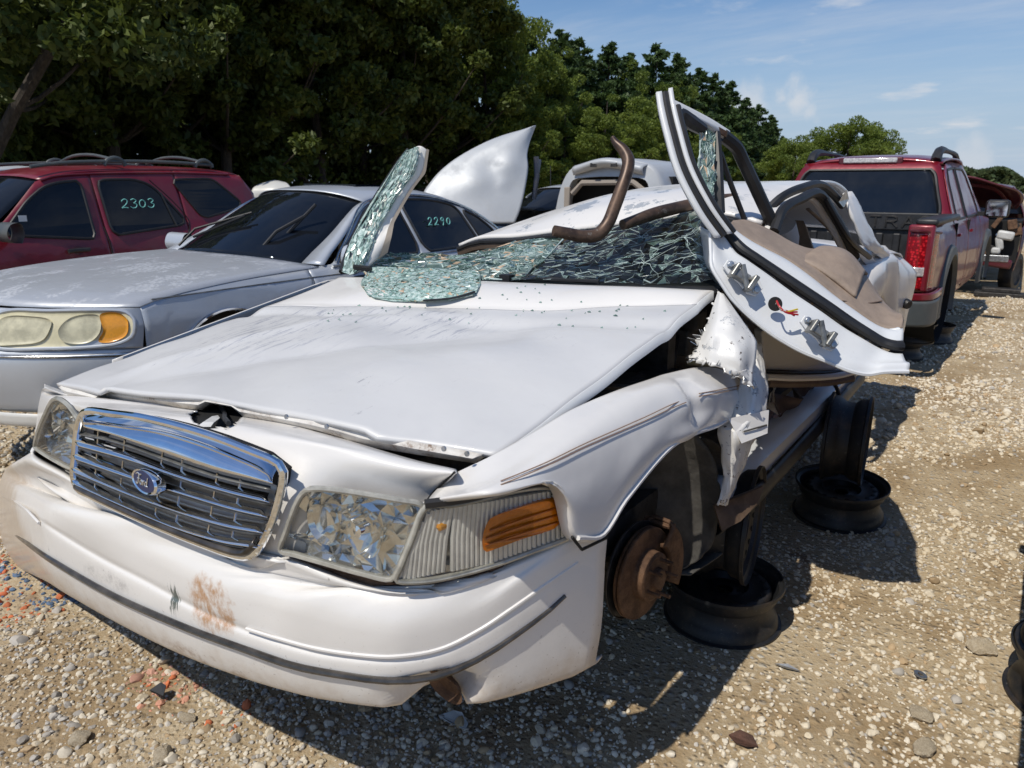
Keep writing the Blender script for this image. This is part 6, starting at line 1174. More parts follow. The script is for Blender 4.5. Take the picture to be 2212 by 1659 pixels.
for sg in (1, -1):
    c.window([(1.60, 1.07), (1.88, 1.36), (2.06, 1.485), (2.20, 1.525), (2.41, 1.545), (2.40, 1.02), (2.36, .995)], sg=sg, r=.014)
    w2 = c.window([(2.575, 1.015), (2.57, 1.52), (2.61, 1.55), (2.95, 1.555), (3.12, 1.50), (3.30, 1.28), (3.40, 1.13), (3.36, 1.085)], sg=sg, r=.014)
    c.line('window_divider', [(3.20, 1.42), (3.28, 1.07)], .012, 'rubber', sg, .012, w2, n=8)
    c.window([(3.36, 1.555), (3.83, 1.57), (3.90, 1.54), (4.18, 1.30), (4.12, 1.24), (3.62, 1.14)], sg=sg, r=.012)
    for yq in (2.52, 3.42): c.line('door_seam', [(yq-.02, .32), (yq, .8), (yq-.01, 1.1)] if yq < 3 else [(3.12, .5), (3.28, .85), (3.44, 1.1), (3.34, 1.3), (3.12, 1.55)], .006, 'void_black', sg, -.001, n=24)
    c.line('drip_rail', [(2.05, 1.545), (2.2, 1.585), (2.6, 1.612), (3.4, 1.626), (4.1, 1.618)], .010, 'maroon_paint', sg, .004)
    c.line('cladding', [(.4, .42), (1.3, .42), (3.0, .42), (4.3, .42)], .09, 'grey_cladding', sg, -.03, flat=1.)
    h = c.line('door_handle', [(2.10, .895), (2.18, .90), (2.30, .90)], .020, 'black_plastic', sg, .022, n=12); c.patch('handle_cup', [(2.14, .90), (2.2, .94), (2.26, .90), (2.2, .85)], 'dark_red_paint', sg, .004, parent=h)
    c.line('door_handle', [(3.15, .93), (3.22, .935), (3.32, .935)], .020, 'black_plastic', sg, .022, n=12)
    mk('mirror', MB().grid(sheet([[(sg*x, 1.60+dy, 1.09+dz) for dy, dz in ((.03, -.08), (-.04, -.07), (-.08, .0), (-.04, .08), (.04, .09), (.06, .0), (.03, -.08))] for x in (.86, .90, 1.0, 1.08, 1.11)], 16, 26)), 'grey_cladding', E_E, ang=180)
    xr = .60*sg
    rail = mk('roof_rail', MB().tube(cr([(xr, 2.02, 1.665), (xr, 2.3, 1.705), (xr, 2.8, 1.73), (xr, 3.4, 1.735), (xr, 3.95, 1.715)], 40), .018, 8), 'grey_cladding', E_E)
    for y in (2.85, 3.86): mk('rail_foot', MB().tube(cr([(xr, y-.14, 1.69), (xr, y-.10, 1.74), (xr, y-.02, 1.765), (xr, y+.05, 1.74), (xr, y+.08, 1.69)], 14), .022, 8), 'grey_cladding', rail)
    if sg > 0: digits('2303', (c.X(2.8, 1.28)+.010, 2.74, 1.275), (0, 1, 0), (-.25, 0, .97), (1, 0, 0), .088, .0048, w2, 1.05)
for y in (2.86, 3.86): mk('roof_crossbar', MB().tube(cr([(-.58, y, 1.74), (-.2, y-.03, 1.80), (.2, y-.03, 1.80), (.58, y, 1.74)], 14), .016, 8), 'grey_cladding', E_E)
c.core([((0, 2.2, .6), (1.5, 3.8, .5))]); wheel_prop(E_E, [(.75, .85), (.75, 3.47)])
mk('inspection_sticker', MB().box((c.X(1.75, 1.2)+.010, 1.80, 1.20), (.003, .07, .07)), 'paper_white', E_E, smooth=False)
# ------------------------------------------------------------------ red pickup behind the wreck (seen from its open tail)
T_E = empty('red_pickup', (.07, 6.25, .20), (0, 0, -.028), 'red crew cab pickup with open bed, seen from behind over the wrecked sedan', 'pickup truck')
T2 = empty('pickup_shell_base'); bpy.data.objects.remove(T2)
# built looking along +y: rear end at y = 0
def tX(y, z):
    f = np.interp(y, [0, .06, .2, .6, 4.4, 5.0, 5.23], [.93, .965, .99, 1., 1., .93, .78]); p_ = np.interp(z, [.3, .5, .8, 1.02, 1.12, 1.35, 1.66, 1.74], [.95, 1., 1., .975, .93, .84, .715, .64]); return .915*f*p_
def tside(nm, y0, y1, zt, m, arches=(), sill=.36, sg=1, nz=16):
    G = []
    for y in np.linspace(y0, y1, max(10, int((y1-y0)/.03))):
        zb = sill
        for ya, za, ra in arches:
            if abs(y-ya) < ra: zb = max(zb, za+math.sqrt(ra*ra-(y-ya)**2))
        G.append([(sg*tX(y, z), y, z) for z in np.linspace(zb, zt(y), nz)])
    return mk(nm, MB().grid(np.array(G), flip=sg < 0), m, T_E, ang=180, solid=.01)
AR = [(1.02, .40, .42), (4.25, .40, .42)]
cabz = lambda y: float(np.interp(y, [1.36, 1.42, 1.55, 1.8, 2.2, 3.0, 3.25, 3.55, 3.9], [1.08, 1.30, 1.58, 1.66, 1.69, 1.68, 1.60, 1.34, 1.10]))
for sg in (1, -1):
    tside('bed_side', .03, 1.34, lambda y: 1.135, 'red_pearl_paint', AR, sg=sg); tside('rear_door', 1.36, 2.30, cabz, 'red_pearl_paint', AR, sg=sg); tside('front_door', 2.31, 3.45, cabz, 'red_pearl_paint', AR, sg=sg); tside('fender', 3.46, 5.1, lambda y: float(np.interp(y, [3.46, 3.9, 5.1], [1.40, 1.08, .98])), 'red_pearl_paint', AR, sg=sg)
    mk('bed_inner_side', MB().box((sg*.79, .68, .91), (.10, 1.30, .46)), 'black_plastic', T_E, smooth=False, bevel=.01)
    mk('bed_rail', MB().box((sg*.83, .70, 1.16), (.17, 1.36, .055)), 'black_plastic', T_E, bevel=.02)
    tl = mk('tail_light', MB().grid(sheet([[(sg*.72, -.012, z), (sg*.79, -.02, z), (sg*.855, .0, z), (sg*.895, .05, z), (sg*.918, .16+.02*(z-.7), z)] for z in (.60, .68, .78, .90, 1.02, 1.08)], 24, 20)), 'tail_red', T_E, ang=180, solid=.02)
    mk('reverse_lamp', MB().grid(sheet([[(sg*.725, -.020, z), (sg*.79, -.029, z), (sg*.85, -.010, z), (sg*.885, .03, z)] for z in (.715, .755, .79)], 10, 14)), 'tail_clear', tl, ang=180, solid=.006)
    mk('tail_light_lip', MB().tube(cr([(sg*.72, -.03, 1.09), (sg*.80, -.035, 1.09), (sg*.88, .03, 1.08), (sg*.925, .17, 1.07)], 16), .012, 6), 'dark_red_paint', tl)
    mk('tail_panel', MB().box((sg*.80, .035, .86), (.20, .07, .56)), 'red_pearl_paint', T_E, bevel=.02)
    mk('bumper_corner', MB().grid(sheet([[(sg*.60, -.10, z), (sg*.78, -.09, z), (sg*.90, -.02, z), (sg*.935, .16, z), (sg*.93, .50, z)] for z in (.58, .52)], 6, 20)), 'red_pearl_paint', T_E, ang=60, solid=.03)
    mk('bumper_lower', MB().grid(sheet([[(sg*.40, -.12, z), (sg*.76, -.11, z), (sg*.905, -.03, z), (sg*.945, .16, z), (sg*.93, .42, z)] for z in (.515, .42, .34, .30)], 10, 24)), 'grey_cladding', T_E, ang=60, solid=.03)
    for ya in (1.02, 4.25): mk('wheel_arch_flare', MB().grid(np.array([[(sg*(tX(ya, .6)+dx), ya+rr*math.cos(a), .40+rr*math.sin(a)) for a in np.linspace(-.35, math.pi+.25, 30)] for rr, dx in ((.52, .0), (.50, .035), (.43, .045), (.415, .0))])), 'grey_cladding', T_E, ang=50)
    mk('wheel_housing', MB().lathe([(.41, 0), (.41, .25), (.001, .25)], (sg*.92, 1.02, .40), (-sg, 0, 0), 28), 'void_black', T_E)
    tyre = mk('brake_hub', MB().lathe([(.001, .0), (.15, .0), (.15, .05), (.001, .06)], (sg*.72, 1.02, .30), (sg, 0, 0), 20), 'rust', T_E)
    for nm, P in (('rear_side_window', [(1.60, 1.12), (1.66, 1.48), (1.76, 1.60), (2.24, 1.625), (2.26, 1.12)]), ('front_side_window', [(2.36, 1.12), (2.34, 1.625), (2.95, 1.62), (3.10, 1.55), (3.42, 1.20), (3.40, 1.12)])):
        Q = lin(P+P[:1], 44)[:-1]; w = mk(nm, MB().plate([(sg*(tX(y, z)+.006), y, z) for y, z in Q], (-sg*.006, 0, 0)), 'tint_glass', T_E, smooth=False); mk('window_seal', MB().tube([(sg*(tX(y, z)+.006), y, z) for y, z in Q], .016, 6, closed=True), 'rubber', w)
    mk('roof_rail', MB().tube(cr([(sg*.60, 1.60, 1.69), (sg*.60, 1.66, 1.755), (sg*.60, 1.82, 1.795), (sg*.60, 2.2, 1.80), (sg*.60, 2.75, 1.79), (sg*.60, 2.95, 1.765), (sg*.60, 3.1, 1.70)], 40), [.05, .04, .026, .024, .026, .04], 8), 'black_plastic', T_E)
    mm = mk('mirror', MB().box((sg*1.06, 3.30, 1.19), (.24, .12, .20)), 'black_plastic', T_E, bevel=.035); mk('mirror_glass', MB().box((sg*1.06, 3.238, 1.19), (.20, .006, .16)), 'chrome', mm, smooth=False); mk('mirror_arm', MB().box((sg*.92, 3.32, 1.13), (.10, .06, .05)), 'black_plastic', mm)
    for y0, y1 in ((1.35, 1.36), (2.30, 2.31)): mk('door_seam', MB().box((sg*(tX(y0, .8)-.02), y0, .75), (.03, .008, .7)), 'void_black', T_E, smooth=False)
    for y in (1.48, 2.45): mk('door_handle', MB().tube([(sg*(tX(y, .98)+.02), y, .98), (sg*(tX(y, .98)+.02), y+.16, .98)], .016, 7), 'red_pearl_paint', T_E)
# cab back wall, rear window, roof
def back_wall(y0): return [(-.66, y0+.16, 1.66), (-.4, y0+.17, 1.69), (0, y0+.17, 1.70), (.4, y0+.17, 1.69), (.66, y0+.16, 1.66)]
bw = sheet([[(x*k, y, z) for x in (-.88, -.45, 0, .45, .88)] for k, y, z in ((1.0, 1.36, .40), (1.0, 1.355, 1.08), (.93, 1.39, 1.20), (.83, 1.46, 1.45), (.755, 1.54, 1.63), (.70, 1.60, 1.69))], 30, 16); mk('cab_back', MB().grid(bw), 'red_pearl_paint', T_E, ang=60, solid=.01)
rw = [(-.73, 1.375, 1.16), (-.73+.0, 1.375, 1.16), (-.62, 1.50, 1.56), (-.57, 1.52, 1.595), (0, 1.525, 1.61), (.57, 1.52, 1.595), (.62, 1.50, 1.56), (.73, 1.375, 1.16)]
def ry_(z): return float(np.interp(z, [1.08, 1.20, 1.45, 1.63], [1.355, 1.39, 1.46, 1.54]))-.012
rwp = [(x, ry_(z), z) for x, z in ((-.70, 1.15), (-.735, 1.19), (-.625, 1.56), (-.58, 1.60), (0, 1.612), (.58, 1.60), (.625, 1.56), (.735, 1.19), (.70, 1.15))]
# fine strip glass so that it follows the sloping back
Gw = sheet([[(x*k, ry_(z), z) for x in (-1, -.5, 0, .5, 1)] for k, z in ((.735, 1.15), (.725, 1.25), (.69, 1.36), (.66, 1.46), (.625, 1.56), (.58, 1.605))], 20, 16); rwin = mk('rear_window', MB().grid(Gw), 'rear_glass', T_E, ang=180, solid=.006)
mk('window_seal', MB().tube([Gw[0, i] for i in range(16)]+[Gw[i, -1] for i in range(1, 20)]+[Gw[-1, i] for i in range(14, -1, -1)]+[Gw[i, 0] for i in range(18, 0, -1)], .016, 6, closed=True), 'rubber', rwin)
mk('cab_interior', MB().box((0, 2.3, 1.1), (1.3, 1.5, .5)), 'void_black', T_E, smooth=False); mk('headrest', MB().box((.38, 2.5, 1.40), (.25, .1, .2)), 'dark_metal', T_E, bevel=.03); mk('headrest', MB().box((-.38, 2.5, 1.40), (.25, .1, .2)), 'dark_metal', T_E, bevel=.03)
rf = sheet([[(x*k, y, z-.045*abs(x/.66)**3) for x in (-.66, -.35, 0, .35, .66)] for k, y, z in ((1.0, 1.59, 1.695), (1.0, 1.75, 1.725), (1.0, 2.3, 1.755), (1.0, 3.0, 1.74), (1.0, 3.25, 1.66))], 24, 20); mk('roof', MB().grid(rf, flip=True), 'red_pearl_paint', T_E, ang=180, solid=.02)
mk('windscreen', MB().grid(sheet([[(-.62, 3.26, 1.62), (0, 3.2, 1.66), (.62, 3.26, 1.62)], [(-.78, 3.92, 1.10), (0, 3.85, 1.12), (.78, 3.92, 1.10)]], 10, 12)), 'tint_glass', T_E, solid=.006); mk('hood', MB().grid(sheet([[(-.85, y, z-.04), (0, y, z), (.85, y, z-.04)] for y, z in ((3.88, 1.10), (4.6, 1.06), (5.15, .96), (5.25, .7))], 16, 14)), 'red_pearl_paint', T_E, ang=60, solid=.01)
bl = mk('brake_light', MB().box((0, 1.585, 1.70), (.52, .06, .055)), 'tail_clear', T_E, bevel=.012); mk('brake_light_surround', MB().box((0, 1.60, 1.695), (.62, .06, .075)), 'dark_red_paint', T_E, bevel=.015)
# bed: floor, ribbed front wall with moulded lettering
mk('bed_floor', MB().box((0, .66, .66), (1.6, 1.32, .05)), 'black_plastic', T_E, smooth=False); wl = mk('bed_front_wall', MB().box((0, 1.30, .90), (1.6, .05, .50)), 'black_plastic', T_E, smooth=False)
mk('bed_front_panel', MB().box((0, 1.27, 1.105), (1.50, .05, .17)), 'black_plastic', T_E, smooth=False, bevel=.01)
for k in range(10): mk('wall_rib', MB().box((-.72+k*.16, 1.262, .84), (.07, .03, .30)), 'black_plastic', wl, smooth=False, bevel=.012)
tg = mk('tailgate', MB().box((0, -.02, .70), (1.30, .06, .10)), 'dark_metal', T_E, smooth=False); tg.name = 'bed_sill'
LT = {'T': [[(0, 1), (.8, 1)], [(.4, 1), (.4, 0)]], 'R': [[(0, 0), (0, 1)], [(0, 1), (.5, 1), (.72, .85), (.72, .65), (.5, .5), (0, .5)], [(.4, .5), (.8, 0)]], 'A': [[(0, 0), (.4, 1)], [(.4, 1), (.8, 0)], [(.17, .38), (.63, .38)]], 'C': [[(.75, .85), (.55, 1), (.2, 1), (0, .8), (0, .2), (.2, 0), (.55, 0), (.75, .15)]]}
for i, ch in enumerate('TRAC'):
    mb = MB()
    for s_ in LT[ch]: mb.tube([(.14+i*.150+a*.13, 1.244, 1.05+b*.105) for a, b in s_], .011, 6)
    mk('bed_letter', mb, 'dark_metal', T_E)
mk('tow_frame', MB().box((0, .1, .28), (1.2, .10, .10)).box((.50, .9, .30), (.10, 2.0, .12)).box((-.50, .9, .30), (.10, 2.0, .12)).box((.6, .25, .18), (.16, .2, .22)), 'rust', T_E, smooth=False, bevel=.01)
mk('rear_axle', MB().tube([(-.8, 1.02, .28), (.8, 1.02, .28)], .06, 10), 'rust', T_E); mk('underbody', MB().box((0, 2.9, .55), (1.6, 4.3, .3)), 'void_black', T_E, smooth=False)
mk('door_reflex', MB().disc((.925, .33, .50), (1, -.2, 0), .03, 12, .01), 'paper_white', T_E)
put_rim((.70, 7.25, .0), (0, 0, 0), 'rusty rim lying flat under the tail of the red pickup', 'rims under the red pickup'); put_rim((.77, 7.23, .19), (R(4), 0, 1), 'rim on top of the flat one under the tail of the red pickup', 'rims under the red pickup')
put_rim((.86, 8.3, .0), (0, 0, .6), 'black rim lying under the wheel arch of the red pickup', 'rims under the red pickup')
# ------------------------------------------------------------------ other wrecks standing round the lane
def plain_sedan(name, m):
    e = empty(name); c = Car(e, .91, 4.75, [(0, .70), (.1, .80), (.3, .91), (.6, .98), (1., 1.), (3.9, 1.), (4.4, .95), (4.75, .84)], [(.2, .95), (.4, 1.), (.75, 1.), (.90, .965), (1.0, .90), (1.2, .79), (1.38, .69), (1.45, .60)], sill=.2)
    edge = [(.4, .78), (.9, .86), (1.4, .92), (1.75, .97), (2.1, 1.25), (2.35, 1.36), (2.8, 1.39), (3.3, 1.37), (3.7, 1.22), (4.05, 1.04), (4.7, .96)]
    c.side([('fender', .4, 1.5), ('front_door', 1.5, 2.6), ('rear_door', 2.6, 3.5), ('quarter_panel', 3.5, 4.7)], edge, m, [(.92, .33, .35), (3.65, .33, .35)])
    c.top('hood', [(.1, .76, .42, .78), (.5, .88, .6, .84), (1.4, .98, 1.6, .95)], m, nv=14, n=12, p=3); c.top('windscreen', [(1.42, .98, 1.65, .96), (1.9, 1.25, 2.05, 1.20), (2.2, 1.39, 2.32, 1.34)], 'tint_glass', nv=12, n=8)
    c.top('roof', [(2.19, 1.395, 2.3, 1.345), (2.7, 1.45, 2.75, 1.39), (3.2, 1.43, 3.25, 1.375)], m, nv=14, n=10, p=3); c.top('rear_window', [(3.21, 1.425, 3.26, 1.37), (3.6, 1.24, 3.62, 1.20), (3.95, 1.06, 3.95, 1.04)], 'tint_glass', nv=12, n=8)
    c.top('boot_lid', [(3.95, 1.06, 3.96, 1.04), (4.5, 1.02, 4.5, .98), (4.74, .95, 4.68, .94), (4.78, .7, 4.70, .7)], m, nv=14, n=10); c.top('rear_bumper', [(4.80, .68, 4.70, .68), (4.84, .5, 4.72, .5), (4.78, .22, 4.7, .22)], m, nv=14, n=8)
    c.top('bumper', [(.08, .76, .42, .78), (-.02, .62, .40, .6), (-.04, .45, .40, .45), (.03, .22, .44, .22)], m, nv=16, n=10)
    for sg in (1, -1):
        c.window([(1.85, 1.0), (2.15, 1.24), (2.35, 1.335), (2.58, 1.345), (2.58, 1.0)], sg=sg, n=24); c.window([(2.66, 1.0), (2.66, 1.345), (3.1, 1.345), (3.45, 1.22), (3.6, 1.06), (3.55, 1.02)], sg=sg, n=24)
        mk('mirror', MB().grid(sheet([[(sg*x, 1.95+dy, 1.02+dz) for dy, dz in ((.02, -.06), (-.05, 0), (.0, .07), (.05, 0), (.02, -.06))] for x in (.84, .9, 1.0, 1.06)], 8, 12)), m, e, ang=180)
        mk('headlight', MB().plate([(sg*.40, .12, .74), (sg*.70, .24, .76), (sg*.66, .24, .62), (sg*.38, .08, .60)], (0, .05, 0)), 'lamp_fogged', e, smooth=False, bevel=.01); mk('tail_light', MB().plate([(sg*.45, 4.795, .9), (sg*.75, 4.74, .9), (sg*.75, 4.75, .72), (sg*.45, 4.80, .72)], (0, -.04, 0)), 'tail_red', e, smooth=False)
    c.core([((0, 2.4, .5), (1.55, 4.0, .5))]); wheel_prop(e, [(.72, .92), (.72, 3.65), (-.72, .92), (-.72, 3.65)]); return e
def repaint(root, old, new):
    st_ = list(root.children)
    while st_:
        o = st_.pop(); st_ += list(o.children)
        for sl_ in o.material_slots:
            if sl_.material and sl_.material.name == old: sl_.link = 'OBJECT'; sl_.material = M[new]
ps = plain_sedan('parked_sedan', 'silver_paint')
def sedan(first, loc, rz, paint_, label):
    o = ps if first else copy_tree(ps)
    o.location = loc; o.rotation_euler = (0, 0, rz); tag(o, label, 'car', 'wrecked cars parked in the rows behind')
    if paint_ != 'silver_paint': repaint(o, 'silver_paint', paint_)
    return o
PI = math.pi
# silver car of the next row, tail towards us, bonnet standing up
o = sedan(True, (-6.05, 9.45, .2), 0, 'silver_paint', 'silver car behind the silver sedan with its bonnet buckled and standing upright')
CARS = {}
for k_, loc_, rz_, m_, lb_ in (('dark', (-8.6, 22.5, .0), PI+.03, 'navy_paint', 'dark sedan roof between the upright silver bonnet and the tailless silver van'),
        ('white', (-11.8, 9.2, .1), PI, 'cream_paint', 'white car behind the maroon SUV with the edge of its raised bonnet showing'),
        ('far_left', (-10.2, .9, .46), .03, 'silver_sheet_paint', 'silver car roof showing behind the maroon SUV at the far left'),
        ('blue', (-1.35, 18.2, .32), PI, 'navy_paint', 'dark blue car roof beyond the wreck left of the red pickup'),
        ('roof', (-.55, 20.6, .30), PI+.02, 'silver_sheet_paint', 'silver car roof just left of the red pickup cab'),
        ('lane', (2.95, 30., .1), PI, 'navy_paint', 'dark car far down the lane at the right edge'),
        ('right', (2.71, .35, .25), -.004, 'dark_red_paint', 'dark car parked along the right side of the lane, throwing its shadow on the gravel')):
    CARS[k_] = sedan(False, loc_, rz_, m_, lb_)
for q in [q for q in CARS['right'].children if q.name.split('.')[0] == 'mirror']: bpy.data.objects.remove(q)
mk('mirror', MB().grid(sheet([[(x, 1.95+dy, 1.02+dz) for dy, dz in ((.02, -.06), (-.05, 0), (.0, .07), (.05, 0), (.02, -.06))] for x in (-.98, -.93, -.86)], 8, 12)), 'dark_red_paint', CARS['right'], ang=180)
def hood_of(o): return [q for q in o.children if q.name.split('.')[0] == 'hood'][0]
bpy.data.objects.remove(hood_of(ps))
bk = [[(915, 415), (935, 432), (990, 462), (1050, 480), (1112, 482)], [(921, 405), (950, 415), (1000, 430), (1060, 442), (1124, 452)], [(948, 372), (985, 380), (1030, 392), (1080, 400), (1134, 410)], [(985, 342), (1020, 345), (1060, 352), (1100, 356), (1141, 362)], [(1040, 311), (1068, 312), (1095, 316), (1120, 322), (1139, 334)], [(1086, 292), (1105, 290), (1122, 292), (1136, 296), (1145, 306)], [(1140, 277), (1145, 274), (1150, 273), (1154, 272), (1158, 271)]]
Gk = sheet([[A(a, b, d=12.3+.42*(i/6)**1.5+.12*((j-2)/2)**2+(-.05 if (i, j) in ((2, 2), (3, 3)) else 0)) for j, (a, b) in enumerate(rw_)] for i, rw_ in enumerate(bk)], 50, 40)
dn = np.linalg.norm(Gk-A(1060, 380, d=12.5), axis=2); Gk += np.exp(-(dn/.22)**2)[..., None]*_fw*.05
dn = np.linalg.norm(Gk-A(1085, 400, d=12.5), axis=2); Gk -= np.exp(-(dn/.12)**2)[..., None]*_fw*.035
bpy.context.view_layer.update(); inv = np.array(ps.matrix_world.inverted())
def to_local(G): s_ = G.shape; v = np.c_[G.reshape(-1, 3), np.ones(G.reshape(-1, 3).shape[0])] @ inv.T; return v[:, :3].reshape(s_)
hk = mk('hood', MB().grid(to_local(Gk)), 'silver_sheet_paint', ps, ang=180, solid=.012, label='upright buckled silver bonnet')
mk('hood_hinge', MB().tube(to_local(np.array([A(1158, 338, d=12.6), A(1160, 380, d=12.7), A(1152, 430, d=12.8)])), .045, 6).tube(to_local(np.array([A(1166, 345, d=12.8), A(1158, 400, d=12.8)])), .03, 6), 'navy_paint', hk)
an = CARS['dark']
q = A(1190, 436, d=17.); p2_ = A(1189, 358, d=17.); 
bpy.context.view_layer.update(); inv = np.array(an.matrix_world.inverted()); mk('aerial', MB().tube(to_local(np.array([q-[0, 0, .1], p2_])), .008, 5), 'black_plastic', an)
bpy.context.view_layer.update()
# white car far behind the maroon SUV with its bonnet up
o = CARS['white']; inv = np.array(o.matrix_world.inverted()); bpy.data.objects.remove(hood_of(o))
wd = sheet([[A(540, 428, d=13.6), A(590, 436, d=13.6), A(636, 428, d=13.6)], [A(545, 408, d=13.6), A(590, 412, d=13.5), A(631, 410, d=13.6)], [A(556, 399, d=13.7), A(592, 392, d=13.7), A(622, 397, d=13.7)], [A(566, 395, d=13.9), A(592, 389, d=13.95), A(616, 393, d=13.9)]], 14, 24)
mk('hood', MB().grid(to_local(wd)), 'cream_paint', o, ang=180, solid=.03)
# silver van with no tailgate
V_E = empty('silver_van', (-3.75, 9.35, .22), (0, 0, .03), 'silver van with its tailgate missing, dark inside, behind the crushed roof', 'van')
def vring(y, k=1., top=1.80): return [(-.90*k, y, .35), (-.97*k, y, .75), (-.93*k, y, 1.05), (-.82*k, y, 1.45), (-.66*k, y, top-.13), (-.35*k, y, top-.03), (0, y, top), (.35*k, y, top-.03), (.66*k, y, top-.13), (.82*k, y, 1.45), (.93*k, y, 1.05), (.97*k, y, .75), (.90*k, y, .35)]
mk('body', MB().grid(sheet([vring(0), vring(.3, 1.01, 1.82), vring(1.4, 1.01, 1.82), vring(2.8, 1., 1.74), vring(3.6, .98, 1.35), vring(4.7, .9, 1.0)], 30, 50)), 'silver_sheet_paint', V_E, ang=50, solid=.05)
inn = vring(-.012, .985, 1.785); hol = [(-.74, 0, .42), (-.78, 0, .8), (-.76, 0, 1.05), (-.68, 0, 1.35), (-.60, 0, 1.50), (-.35, 0, 1.54), (0, 0, 1.55), (.35, 0, 1.54), (.60, 0, 1.50), (.68, 0, 1.35), (.76, 0, 1.05), (.78, 0, .8), (.74, 0, .42)]
mk('rear_frame', MB().grid(np.stack([cr(inn, 60), cr([(a, -.05, b) for a, _, b in hol], 60), cr([(a, .12, b) for a, _, b in hol], 60)])), 'silver_sheet_paint', V_E, ang=50)
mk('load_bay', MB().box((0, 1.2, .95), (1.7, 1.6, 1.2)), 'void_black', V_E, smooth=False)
mk('roof_lip', MB().grid(sheet([[(-.60, .02, 1.70), (0, -.10, 1.80), (.60, .02, 1.70)], [(-.58, -.10, 1.66), (0, -.20, 1.765), (.58, -.10, 1.66)], [(-.58, -.06, 1.58), (0, -.12, 1.69), (.58, -.06, 1.58)]], 10, 24)), 'silver_sheet_paint', V_E, ang=60, solid=.02)
for x in (-.18, .16): mk('hinge_pocket', MB().box((x, -.19, 1.715), (.10, .02, .06)), 'dark_metal', V_E, smooth=False)
mk('bay_trim', MB().tube([(-.62, -.02, 1.3), (-.45, -.03, 1.46), (.4, -.03, 1.47), (.62, -.02, 1.32), (.66, -.02, 1.0)], .045, 7), 'headliner', V_E)
mk('pillar_trim', MB().box((-.70, -.03, 1.15), (.10, .08, .5)).box((.70, -.03, 1.15), (.08, .08, .5)), 'headliner', V_E, bevel=.02)
mk('rear_bumper', MB().box((0, -.08, .45), (1.8, .16, .2)), 'silver_sheet_paint', V_E, bevel=.04)
# dark red wreck facing us further down the lane
D_E = empty('dark_red_wreck', (.58, 12.4, .16), (0, 0, .02), 'dark red car with raised bonnet and torn open front end, beyond the red pickup', 'car')
c = Car(D_E, .90, 4.6, [(0, .80), (.3, .95), (.6, 1.), (4., 1.), (4.6, .9)], [(.2, .95), (.5, 1.), (.8, 1.), (1.0, .94), (1.3, .80), (1.5, .66)])
c.side([('fender', .35, 1.4), ('front_door', 1.4, 2.5), ('rear_door', 2.5, 3.4), ('quarter_panel', 3.4, 4.5)], [(.35, .85), (.9, .95), (1.6, 1.02), (2.0, 1.30), (2.3, 1.46), (3.3, 1.44), (3.9, 1.10), (4.5, 1.0)], 'dark_red_paint', [(.85, .33, .37), (3.6, .33, .37)])
c.top('roof', [(2.1, 1.44, 2.25, 1.42), (2.7, 1.52, 2.7, 1.46), (3.3, 1.48, 3.3, 1.44)], 'dark_red_paint', nv=12, n=8); c.top('windscreen', [(1.5, 1.05, 1.7, 1.02), (2.1, 1.43, 2.25, 1.41)], 'tint_glass', nv=12, n=8); c.top('rear_body', [(3.3, 1.48, 3.3, 1.44), (3.9, 1.12, 3.9, 1.1), (4.5, 1.05, 4.5, 1.0), (4.62, .6, 4.55, .6)], 'dark_red_paint', nv=12, n=10)
hd = sheet([[(-.70, 1.35, 1.10), (0, 1.35, 1.13), (.72, 1.35, 1.10)], [(-.80, .95, 1.27), (0, .92, 1.38), (.80, .95, 1.25)], [(-.74, .55, 1.42), (0, .5, 1.54), (.72, .55, 1.38)], [(-.50, .20, 1.50), (0, .12, 1.60), (.50, .20, 1.46)]], 18, 24); mk('hood', MB().grid(hd), 'dark_red_paint', D_E, ang=180, solid=.03)
mk('hood_rib', MB().tube(cr([hd[3, 2]+[0, -.02, -.03], hd[12, 6]+[0, -.03, -.03], hd[12, 17]+[0, -.03, -.03], hd[3, 21]+[0, -.02, -.03]], 20), .03, 6), 'dark_red_paint', D_E)
mk('engine_block', MB().box((0, .80, .66), (1.68, 1.1, .62)), 'void_black', D_E, smooth=False); rr = np.random.default_rng(77)
for k in range(34):
    p_ = np.array([rr.uniform(-.7, .84), rr.uniform(.10, .32), rr.uniform(.40, .98)]); nm, m_ = (('engine_part', 'dark_metal'), ('engine_pipe', 'bare_metal'), ('bent_bracket', 'rust'))[k % 3]
    if k % 3 == 1: mk(nm, MB().tube(cr([p_, p_+rr.normal(0, .10, 3), p_+rr.normal(0, .16, 3)], 8), rr.uniform(.015, .035), 7), m_, D_E)
    else: mk(nm, MB().box(p_, rr.uniform(.06, .20, 3), Matrix.Rotation(rr.uniform(-.6, .6), 3, 'Y')), m_, D_E, smooth=False, bevel=.008)
mk('washer_tank', MB().box((.66, .14, .76), (.22, .12, .13), Matrix.Rotation(.15, 3, 'Y')).box((.60, .14, .64), (.10, .10, .20), Matrix.Rotation(-.2, 3, 'Y')).box((.57, .12, .53), (.12, .09, .10)), 'washer_white', D_E, bevel=.03)
mk('bumper_beam', MB().box((.1, .10, .42), (1.3, .08, .10)), 'bare_metal', D_E, smooth=False, bevel=.01); mk('torn_bumper', MB().box((.55, .12, .36), (.5, .10, .14), Matrix.Rotation(.12, 3, 'Y')), 'dark_red_paint', D_E, bevel=.03)
wh = mk('wheel', MB().lathe([(.001, -.10), (.20, -.10), (.29, -.09), (.31, -.06), (.31, .06), (.29, .09), (.21, .10), (.19, .07), (.001, .05)], (.80, .85, .16), (1, -.25, 0), 32), 'rubber', D_E); mk('wheel_rim', MB().lathe([(.001, .06), (.08, .065), (.19, .075), (.205, .1)], (.80, .85, .16), (1, -.25, 0), 28), 'dusty_plastic', wh)
